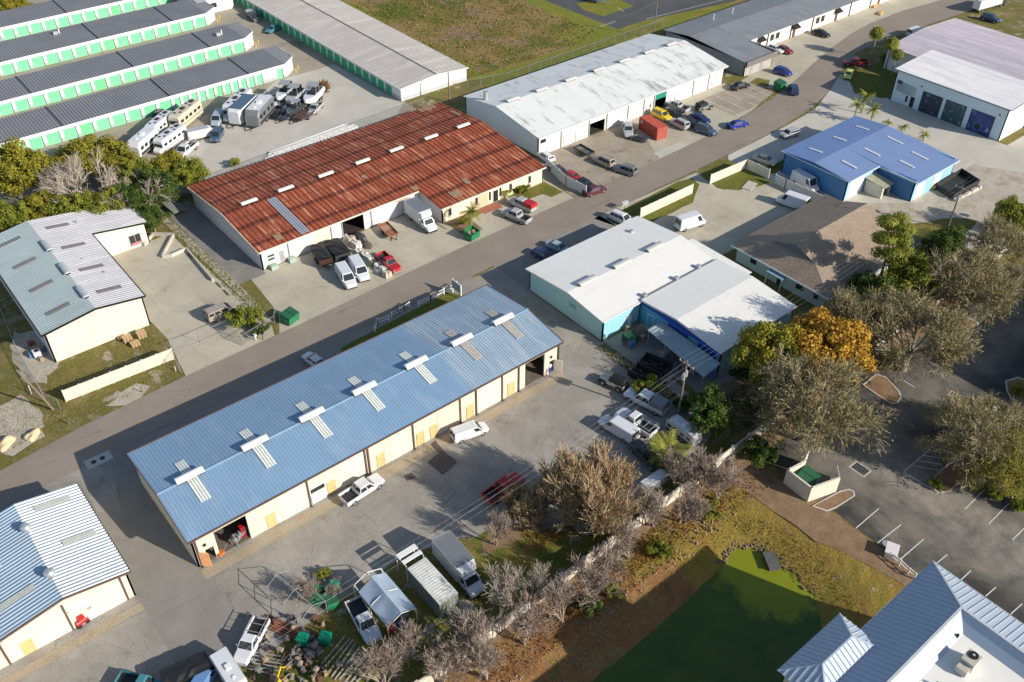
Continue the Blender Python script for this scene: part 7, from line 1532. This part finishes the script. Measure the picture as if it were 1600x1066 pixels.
# scrap: beams, poles, logs
def bars(px, py, n_, L, rz, m, label, name, cat, sp=.35, w=.12, jit_=.08, lv=1):
    mb = MB(); r = random.Random(n_*7+int(px))
    for k in range(n_):
        a = r.uniform(-jit_, jit_); o = (k-n_/2)*sp; l2 = L/2*r.uniform(.75, 1); z = .1+(k % lv)*w*1.1
        mb.bar((-l2, o-a*l2, z), (l2, o+a*l2, z), w, w)
    return tag(at(mb.build(name, m), px, py, rz), label, cat)
bars(452, 985, 5, 7.5, -1.15, M_['rust'], 'rusty red steel beams lying beside the log pile', 'steel_beams', 'steel beams', .3, .22, .04)
bars(540, 1035, 9, 5.0, .35, paint('grey_timber', (.38, .35, .31), .8, .2, 2), 'row of pale timber poles lying in the grass at the bottom edge', 'timber_poles', 'timber poles', .55, .12)
bars(418, 1035, 6, 4.0, -.9, M_['galv'], 'grey pipes lying by the white truck at the bottom edge', 'metal_pipes', 'pipes', .4, .1)
bars(700, 657, 2, 5.5, .08, M_['galv'], 'long ladder rack lying by the pinkish shutter', 'ladder', 'ladder', .5, .1, 0); bars(487, 222, 14, 22, .07, paint('off_white_pipe', (.74, .74, .72), .5, .1, 2), 'long stack of white pipes along the fence behind the red roof', 'white_pipes', 'pipes', .22, .2, .003, 2)
bars(312, 205, 1, .1, 0, M_['white'], 'x', 'x', 'x') if 0 else None
r = random.Random(21); k = 0
for i in range(46):
    x, y = g(478+r.gauss(0, 16), 1022+r.gauss(0, 20)); a = r.uniform(0, 3.1); rr_ = r.uniform(.16, .3); l2 = r.uniform(.2, .4); mb = MB(); z = rr_+r.choice((0, 0, .45)); mb.tube([(x-math.cos(a)*l2, y-math.sin(a)*l2, z), (x+math.cos(a)*l2, y+math.sin(a)*l2, z)], rr_, 9)
    tag(mb.build('cut_log', paint('cut_log_wood', (.30, .25, .20), .9, .3, 2)), 'short grey-brown cut log in the heap beside the wheelie bins', 'log', 'cut logs heaped beside the wheelie bins')
r = random.Random(77); sm = [paint('dark_rust', (.12, .055, .035), .8, .3, 2), paint('dull_steel', (.20, .20, .19), .6, .3, 2), paint('dark_scrap', (.05, .045, .04), .8, .4, 3), M_['wood']]
for i in range(44):
    x, y = g(r.uniform(395, 520), r.uniform(965, 1066)); s = r.uniform(.12, .38); mb = MB(); mb.box(x-s, x+s, y-s*.6, y+s*.6, .03, r.uniform(.2, .9), top=r.uniform(.6, 1)); a = r.uniform(0, 3.1); mb.bar((x-math.cos(a)*s*2, y-math.sin(a)*s*2, .5), (x+math.cos(a)*s*2, y+math.sin(a)*s*2, .62), .09)
    tag(mb.build('scrap_metal', sm[i % 4]), ('rusty', 'grey', 'blackened', 'brown')[i % 4]+' scrap piece in the scrap yard around the cut logs', 'scrap', 'scrap pieces around the cut logs')
t = thing('small_excavator', 'small yellow digger at the bottom edge beside the cut logs', 'digger'); mb = MB(); mb.box(-.8, .8, -.55, .55, .45, 1.3, top=.9); mb.build('body', CM['yellow'], t); mb = MB(); mb.box(-.3, .5, -.5, .5, 1.3, 2.2, top=.85); mb.build('cab', M_['dark_in'], t)
for s in (-1, 1): mb = MB(); mb.box(-1, 1, s*.7-.15, s*.7+.15, 0, .45, top=.9); mb.build('track', M_['rubber'], t)
mb = MB(); mb.tube([(.8, 0, 1), (1.9, 0, 2.0), (2.6, 0, .9)], .12, 6); mb.build('boom', CM['yellow'], t); at(t, 430, 1074, .5, s=.75)
# white wrapped bundles and dark tarped mounds in the red roof lot
r = random.Random(2)
for i in range(15):
    q = i/14; x, y = g(538+66*q+r.uniform(-3, 3), 371+60*q+r.uniform(-3, 3)); mb = MB(); h = r.uniform(.55, 1.0) if i < 13 else 1.05; sx, sy = r.uniform(.45, .75), r.uniform(.4, .6)
    for k in range(4):
        u, v = (k % 2-.5)*sx, (k//2-.5)*sy; a_ = r.uniform(.35, .55); mb.box(x+u-a_*sx*1.1, x+u+a_*sx*1.1, y+v-a_*sy*1.2, y+v+a_*sy*1.2, .02, h*r.uniform(.75, 1.1), top=r.uniform(.6, .9))
    tag(mb.build('wrapped_bundle', paint('white_wrap', (.62, .61, .57), .6, .2, 3, bump=.5) if i % 4 != 2 else paint('cream_wrap', (.50, .45, .36), .6, .25, 3)), 'lumpy white wrapped bundle in the row between the vans and the red pickup', 'bundle', 'white wrapped bundles in a row')
for i, (a, b, sx, sy, lab) in enumerate(((562, 372, 1.6, .9, 'dark covered mound right of the white bundles'), (573, 385, 1.3, .8, 'heap of dark motor parts right of the white bundles, nearer the red pickup'), (570, 412, 2.2, .7, 'dark green tarp laid along the vans side of the white bundles'))):
    mb = MB(); x, y = g(a, b); n_ = 10; r = random.Random(i); ring = [(math.cos(k*.628)*sx*r.uniform(.8, 1.1), math.sin(k*.628)*sy*r.uniform(.8, 1.1)) for k in range(n_)]; ca, sa = math.cos(-1.2), math.sin(-1.2); ring = [(p*ca-q*sa, p*sa+q*ca) for p, q in ring]
    mb.hexa([(x+p, y+q, 0) for p, q in ring], [(x+p*.8, y+q*.8, .7) for p, q in ring]); mb.hexa([(x+p*.8, y+q*.8, .7) for p, q in ring], [(x+p*.35, y+q*.35, 1.0) for p, q in ring]); tag(mb.build('tarped_mound', [paint('charcoal_tarp', (.05, .05, .055), .5, .3, 2), paint('brown_junk', (.10, .08, .07), .8, .4, 4), paint('green_tarp', (.05, .08, .06), .5)][i]), lab, 'covered heap')
# wood pallets by the upper-left workshop
for i, (a, b, n_) in enumerate(((200, 533, 6), (212, 540, 4), (222, 527, 7), (190, 528, 2))):
    x, y = g(a, b)
    for k in range(n_):
        mb = MB(); z = .03+k*.15
        for q in range(5): mb.box(x-.6, x+.6, y-.5+q*.22, y-.5+q*.22+.13, z+.1, z+.12)
        for q in (-.55, -.05, .45): mb.box(x+q, x+q+.1, y-.5, y+.5, z, z+.1)
        tag(mb.build('pallet', paint('fresh_pallet_wood', (.58, .40, .22), .8, .15, 2)), 'pale wooden pallet in the stacks against the cream wall of the upper left workshop', 'pallet', 'stacked wooden pallets by the upper left workshop')
t = thing('flatbed_trailer', 'long grey-green flatbed parked in the dark side alley of the red roofed warehouse', 'trailer'); mb = MB(); mb.box(-1.2, 1.2, -3.2, 3.2, .7, .85); [mb.box(-1.15, 1.15, -3.1+k*.6, -3.0+k*.6, .85, .89) for k in range(11)]; mb.build('deck', paint('grey_green_deck', (.20, .23, .21), .7, .15, 1), t)
for x in (-1.0, 1.0): mb = MB(); mb.tube([(x-.12, 1.5, .36), (x+.12, 1.5, .36)], .36, 12); mb.build('wheel', M_['rubber'], t)
at(t, 270, 325, 0.05)
# boulders
for i, (a, b, s) in enumerate(((52, 682, 1.0), (10, 694, 1.25))):
    r = random.Random(i+3); me = MB(); import bmesh as _b
    bm = _b.new(); _b.ops.create_icosphere(bm, subdivisions=3, radius=1.0)
    for v in bm.verts: v.co = Vector((v.co.x*1.15, v.co.y*.7, max(v.co.z, -.3)*.6))*(1+.22*math.sin(v.co.x*3+i)*math.cos(v.co.y*4)+r.uniform(-.05, .05))
    m_ = bpy.data.meshes.new('boulder'); bm.to_mesh(m_); bm.free(); m_.materials.append(paint('limestone_boulder', (.62, .50, .31), .85, .25, 1.5, bump=.8)); o = link(bpy.data.objects.new('boulder', m_)); tag(o, ('yellowish boulder on the verge, farther from the left edge', 'larger yellowish boulder at the left edge of the verge')[i], 'boulder'); at(o, a, b, .5, z=.1, s=s)
# signs, mailboxes, posts
t = thing('street_sign', 'white framed business sign at the end of the white rail fence', 'sign'); mb = MB(); [mb.box(-.08, .08, y-.08, y+.08, 0, 2.6) for y in (-1.1, 1.1)]; mb.box(-.06, .06, -1.1, 1.1, 2.4, 2.55); mb.build('frame', M_['white'], t); mb = MB(); mb.box(-.05, .05, -1.0, 1.0, .9, 2.35); mb.build('sign_board', paint('grey_sign_board', (.35, .38, .36), .6, .2, 2), t); at(t, 714, 462, .0)
t = thing('mailbox_stand', 'white stand of mailboxes at the street edge beside the driveway fence', 'mailboxes'); mb = MB(); mb.cyl((0, 0, 0), .07, 1.0, 8); mb.cyl((1.0, 0, 0), .07, 1.0, 8); mb.build('post', M_['white'], t)
for x in (0, .5, 1.0): mb = MB(); mb.box(x-.2, x+.2, -.3, .3, 1.0, 1.3); mb.tube([(x, -.3, 1.3), (x, .3, 1.3)], .2, 10); mb.build('mailbox', M_['white'], t)
at(t, 972, 328, 0)
t = thing('mailbox', 'black mailbox on a post in front of the chain link end', 'mailbox'); mb = MB(); mb.cyl((0, 0, 0), .05, 1.1, 6); mb.build('post', M_['black'], t); mb = MB(); mb.box(-.15, .15, -.3, .3, 1.1, 1.4); mb.build('box', M_['black'], t); at(t, 411, 531)
t = thing('mailbox', 'white rounded mailbox beside the black one', 'mailbox'); mb = MB(); mb.cyl((0, 0, 0), .07, .9, 6); mb.build('post', M_['white'], t); mb = MB(); mb.tube([(0, -.3, 1.0), (0, .3, 1.0)], .2, 10); mb.build('box', M_['white'], t); at(t, 400, 532)
# row of rail posts with bicycles in the shade
t = thing('rail_fence', 'broken white rail fence section in the shade beside the dark bicycles', 'fence')
for a, b in (((612, 497), (625, 490)), ((628, 489), (640, 480))):
    p, q = g(*a), g(*b)
    for z in (.5, .95): mb = MB(); mb.bar((*p, z), (*q, z), .07, .1); mb.build('rail', M_['white'], t)
    for e in (p, q): mb = MB(); mb.box(e[0]-.07, e[0]+.07, e[1]-.07, e[1]+.07, 0, 1.1); mb.build('post', M_['white'], t)
for i, (a, b) in enumerate(((620, 492), (630, 488))):
    t = thing('bicycle', ('dark bicycle leaning at the broken rail, left', 'dark bicycle leaning at the broken rail, right')[i], 'bicycle')
    for x in (-.5, .5):
        mb = MB(); pts = [(x+.33*math.cos(k*.5236), 0, .35+.33*math.sin(k*.5236)) for k in range(13)]; mb.tube(pts, .03, 5); mb.build('wheel', M_['rubber'], t)
    mb = MB(); [mb.bar(p, q, .045) for p, q in (((-.5, 0, .35), (0, 0, .35)), ((0, 0, .35), (.4, 0, .85)), ((-.15, 0, .85), (.4, 0, .85)), ((0, 0, .35), (-.18, 0, .95)), ((-.5, 0, .35), (-.15, 0, .85)), ((.5, 0, .35), (.4, 0, 1.0)), ((.4, -.25, 1.0), (.4, .25, 1.0)))]; mb.build('frame', M_['black'], t)
    mb = MB(); mb.box(-.3, -.05, -.07, .07, .93, 1.0); mb.build('saddle', M_['black'], t); at(t, a, b, .2)
for i, (a, b, lab) in enumerate(((108, 664, 'rusty short post on the verge beside the boulders'), (222, 613, 'rusty short post on the verge below the cream fence'), (275, 580, 'white short post at the drive corner of the cream fence'))):
    mb = MB(); mb.cyl((0, 0, 0), .07, .9, 7); tag(at(mb.build('marker_post', M_['rust'] if i < 2 else M_['white']), a, b), lab, 'post')
# tyres, barrels and things at the doors
def tyre(px, py, n_, label, r_=.33):
    x, y = g(px, py)
    for k in range(n_):
        mb = MB(); pts = [(x+(r_-.1)*math.cos(a*.5236), y+(r_-.1)*math.sin(a*.5236), .12+k*.22) for a in range(13)]; mb.tube(pts, .11, 6, cap=False); tag(mb.build('tyre', M_['rubber']), label, 'tyre', 'tyres stacked at %s' % label.split(' at ')[-1] if n_ > 1 else None)
tyre(816, 601, 3, 'black tyre in the stack at the open bay of the blue roofed workshop'); tyre(1053, 148, 3, 'black tyre in the stack at the green shutter'); tyre(973, 190, 2, 'black tyre in the stack at the doors behind the silver pickup')
tyre(731, 650, 1, 'single tyre lying by the white van and the workshop door', .4)
t = thing('compressor', 'red portable compressor against the wall of the silver roofed workshop', 'compressor'); mb = MB(); mb.tube([(-.5, 0, .45), (.5, 0, .45)], .3, 12); mb.build('tank', CM['red'], t); mb = MB(); mb.box(-.3, .3, -.25, .25, .75, 1.25, top=.8); mb.build('motor', CM['red'], t)
for x in (-.35, .35): mb = MB(); mb.tube([(x, -.3, .18), (x, .3, .18)], .18, 10); mb.build('wheel', M_['rubber'], t)
at(t, 130, 975, .2, s=1.3)
t = thing('workbench', 'cluttered metal workbench standing out of the open bay, lower left', 'workbench'); mb = MB(); mb.box(-1.2, 1.2, -.5, .5, .8, .9); [mb.cyl((x, y, 0), .05, .8, 6) for x in (-1.1, 1.1) for y in (-.4, .4)]; mb.build('frame', M_['galv'], t)
r = random.Random(9)
mb = MB(); [mb.box(x-.15, x+.15, y-.15, y+.15, .9, .9+r.uniform(.1, .5), top=.7) for x, y in [(r.uniform(-1, 1), r.uniform(-.35, .35)) for _ in range(9)]]; mb.build('tools', [paint('mixed_grey_parts', (.25, .25, .24), .6, .4, 5)], t); at(t, 376, 842, .5, z=.05)
t = thing('motorcycle', 'stripped motorcycle in the mouth of the open bay, lower left', 'motorcycle')
for x in (-.7, .7): mb = MB(); mb.tube([(x, -.08, .32), (x, .08, .32)], .32, 14); mb.build('wheel', M_['rubber'], t)
mb = MB(); mb.bar((-.7, 0, .35), (0, 0, .5), .09); mb.bar((0, 0, .5), (.55, 0, .9), .09); mb.bar((.55, 0, .95), (.7, 0, .32), .07); mb.box(-.2, .25, -.16, .16, .35, .7); mb.build('frame', M_['black'], t); mb = MB(); mb.box(-.05, .4, -.14, .14, .7, .92, top=.8); mb.build('tank', CM['red'], t); mb = MB(); mb.box(-.65, -.05, -.12, .12, .72, .82); mb.build('seat', M_['black'], t); mb = MB(); mb.bar((.5, -.35, 1.05), (.5, .35, 1.05), .04); mb.build('handlebar', M_['galv'], t); at(t, 385, 826, 1.2, z=.05)
t = thing('locker', 'red tool locker inside the open bay, lower left', 'tool locker'); mb = MB(); mb.box(-.3, .3, -.3, .3, 0, 1.7); mb.build('body', CM['red'], t); mb = MB(); mb.box(-.28, .28, -.33, -.3, .1, 1.6); mb.build('door', CM['darkred'], t); t.location = (19.9, 72.6, .04)
t = thing('tool_cart', 'blue and white tool cart outside the right open bay of the blue roofed workshop', 'tool cart'); mb = MB(); mb.box(-.55, .55, -.35, .35, .2, .8); mb.build('body', CM['blue'], t); mb = MB(); mb.box(-.2, .5, -.3, .3, .8, 1.15, top=.8); mb.build('top_box', M_['white'], t)
for x in (-.4, .4): mb = MB(); mb.tube([(x, -.35, .12), (x, .35, .12)], .12, 8); mb.build('wheel', M_['rubber'], t)
at(t, 857, 580, .3, z=.03)
mb = MB(); mb.box(-.25, .25, -.2, .2, 0, .65); mb.box(-.28, .28, -.23, .23, .65, .75); tag(at(mb.build('bucket_cabinet', M_['white']), 437, 815, .4, z=.04), 'small white cabinet by the second tan door of the blue roofed workshop', 'cabinet')
mb = MB(); mb.cyl((0, 0, 0), .22, .7, 12); mb.cyl((0, 0, .7), .24, .06, 12); tag(at(mb.build('bin', M_['black']), 667, 680, 0, z=.04), 'black bin between two tan doors of the blue roofed workshop', 'bin')
t = thing('garden_cart', 'orange hand cart at the corner door of the blue roofed workshop', 'hand cart'); mb = MB(); mb.box(-.4, .4, -.3, .3, .25, .55); mb.build('tray', paint('orange_plastic', (.6, .15, .04), .5), t); mb = MB(); mb.bar((.4, 0, .4), (1.0, 0, .9), .05); mb.build('handle', M_['galv'], t); at(t, 346, 868, .3)
# white clutter around the caravans, car park furniture
t = thing('dried_palm_heap', 'heap of dried brown palm fronds at the end of the boats', 'palm heap'); mb = MB(); r = random.Random(3)
for k in range(170):
    a = r.uniform(0, 6.28); el = r.uniform(.05, 1.4); d = Vector((math.cos(a)*math.cos(el), math.sin(a)*math.cos(el), math.sin(el))); l3 = r.uniform(1.2, 2.7); s_ = d.cross(Vector((0, 0, 1))).normalized()*.14; p = Vector((r.uniform(-.5, .5), r.uniform(-.5, .5), .1)); mb.add([p-s_*.3, p+s_*.3, p+d*l3*.6+s_, p+d*l3, p+d*l3*.6-s_], [(0, 1, 2, 3, 4)])
mb.build('fronds', L_['dead'], t); at(t, 506, 142)
t = thing('boardwalk_rail', 'white walkway rail running down to the pond beside the car park', 'railing'); P_ = [g(1390, 873), g(1404, 884), g(1418, 897), g(1428, 905)]
for a, b in zip(P_, P_[1:]):
    for z in (.5, 1.0): mb = MB(); mb.bar((*a, z), (*b, z), .08, .12); mb.build('rail', M_['white'], t)
for a in P_: mb = MB(); mb.box(a[0]-.07, a[0]+.07, a[1]-.07, a[1]+.07, 0, 1.1); mb.build('post', M_['white'], t)
mb = MB(); mb.box(-.8, .8, -.6, .6, 0, .9); mb.box(-.9, .9, -.7, .7, .9, 1.0); tag(at(mb.build('utility_cabinet', paint('pinkish_white', (.72, .66, .66), .5)), 1391, 866, .4), 'pinkish white utility cabinet at the top of the walkway rail', 'utility cabinet')
mb = MB(); mb.cyl((0, 0, 0), .5, .05, 18); tag(at(mb.build('manhole_cover', M_['galv']), 1385, 850, z=.04), 'round grey manhole cover in the first marked bay by the walkway', 'manhole cover')
t = thing('flag_pole', 'white flag on a tall pole above the striped car park bed', 'flag'); fx, fy = g(1524, 700); mb = MB(); mb.cyl((fx, fy, 0), .06, 7.5, 8, r2=.04); mb.build('pole', M_['white'], t)
mb = MB(); n_ = 8
for i in range(n_+1):
    for z in (7.4, 5.9): mb.v.append((fx+.05+i*.13, fy+.22*math.sin(i*1.1), z-.12*i))
for i in range(n_): mb.f.append([2*i, 2*i+2, 2*i+3, 2*i+1]); mb.m.append(0)
mb.build('flag_cloth', paint('white_cloth', (.82, .82, .80), .7), t)
mb = MB(); mb.box(-1.1, 1.1, -.6, .6, -1.2, -.1); mb.box(-1.2, 1.2, -.7, .7, -.1, .0); tag(at(mb.build('outfall_box', paint('dark_concrete', (.10, .10, .10), .8, .2)), 1207, 872, 1.0, z=-.35), 'dark concrete outfall box standing in the bright green pond corner', 'drain box')
# black low tank beside the blue workshop, weeds of small pale stones around it
t = thing('open_tank', 'big low black walled pen with a yellow corner beside the periwinkle roof', 'pen'); c_ = [g(1462, 296), g(1488, 312), g(1528, 290), g(1500, 272)]; mb = MB(); mb.prism(c_, .0, .25)
for a, b in zip(c_, c_[1:]+c_[:1]): mb.bar((*a, .6), (*b, .6), .15, 1.2)
mb.build('walls', paint('black_board', (.03, .032, .03), .6, .3), t); mb = MB(); x, y = g(1458, 292); mb.box(x-1.2, x+1.0, y-.8, y+1.2, .03, .5); mb.build('yellow_ramp', paint('ochre_board', (.50, .33, .06), .7, .2), t)
r = random.Random(6)
for i in range(14):
    q = i/13; x, y = g(1492+38*q, 314-20*q); s = r.uniform(.25, .42); mb = MB(); mb.box(x-s, x+s, y-s, y+s, 0, s*1.3, top=r.uniform(.5, .8)); tag(mb.build('edging_stone', M_['conc']), 'pale edging stone in the row beside the black pen', 'stone', 'pale edging stones in a row')
# parking wheel stops on the pale lot, slabs, driveway debris
for i, (a, b) in enumerate(((296, 400), (328, 432), (342, 446), (354, 458))):
    mb = MB(); mb.box(-.1, .1, -.9, .9, 0, .15, top=.9); tag(at(mb.build('wheel_stop', paint('dark_wheel_stop', (.12, .11, .10), .8)), a, b, .0), 'dark wheel stop along the edge of the pale concrete lot', 'wheel stop', 'dark wheel stops along the pale lot')
for i, (a, b, rz) in enumerate(((1366, 10, .2), (1375, 22, .3))): mb = MB(); mb.box(-1.4, 1.4, -.5, .5, 0, .35); mb.box(-1.2, 1.2, -.3, .3, .35, .5); tag(at(mb.build('planter_box', paint('orange_timber', (.55, .35, .14), .7)), a, b, rz), ('orange timber planter at the top edge of the street', 'orange timber planter nearer the black sports car')[i], 'planter')
mb = MB(); mb.box(-1.6, 1.6, -.9, .9, .0, .12); tag(at(mb.build('paving_slab', G_['concpale']), 1171, 291, .3), 'pale loose slab on the driveway below the grass corner', 'slab')
t = thing('handrail', 'thin metal handrail by the door of the mural garage hall', 'railing'); a, b = g(1395, 173), g(1418, 158); mb = MB(); [mb.bar((*a, z), (*b, z), .05) for z in (.5, 1.0)]; mb.build('rail', M_['galv'], t)
for e in (a, b, ((a[0]+b[0])/2, (a[1]+b[1])/2)): mb = MB(); mb.cyl((e[0], e[1], 0), .03, 1.05, 6); mb.build('post', M_['galv'], t)
# clutter below the canopy and behind the aqua wall
r = random.Random(12); labs = ['timber', 'grey', 'rusty', 'blue']; mats = [M_['wood'], M_['galv'], M_['rust'], paint('faded_blue_plastic', (.08, .16, .3), .6)]
for i in range(22):
    x, y = (r.uniform(81.5, 84), r.uniform(56, 67)) if i < 14 else (r.uniform(79.5, 84), r.uniform(68.5, 71.5)); s = r.uniform(.3, .7); mb = MB(); mb.box(x-s, x+s, y-s*.7, y+s*.7, .03, r.uniform(.4, 1.2), top=r.uniform(.7, 1)); mb.box(x-s*.6, x+s*.6, y-.1, y+.1, .4, .55)
    tag(mb.build('stored_crate', mats[i % 4]), '%s crate in the clutter %s' % (labs[i % 4], 'under the pale canopy' if i < 14 else 'in the corner of the aqua wall'), 'crate', 'crates cluttered %s' % ('under the pale canopy' if i < 14 else 'in the corner of the aqua wall'))
tree('bare_white', 1000, 515, 1.2, .45, 'pale dry shrub in the corner of the aqua wall', 2)
r = random.Random(31)
for i in range(16):
    x, y = g(60+r.uniform(-14, 10), 520+r.uniform(-60, 45)); s = r.uniform(.25, .6); mb = MB(); mb.box(x-s, x+s, y-s, y+s, 0.02, r.uniform(.3, .9), top=.8); mb.box(x-s*.5, x+s*.9, y-.08, y+.08, .2, .3); tag(mb.build('stored_crate', mats[i % 4]), '%s scrap piece in the shade left of the teal roofed workshop' % labs[i % 4], 'scrap', 'scrap in the shade of the teal roofed workshop')
t = thing('water_tank', 'white square tank with a dark lid at the corner of the teal roofed workshop', 'tank'); mb = MB(); mb.box(-.5, .5, -.5, .5, 0, 1.0, top=1.05); mb.build('body', M_['white'], t); mb = MB(); mb.cyl((0, 0, 1.0), .3, .08, 12); mb.build('lid', M_['black'], t); at(t, 60, 557)
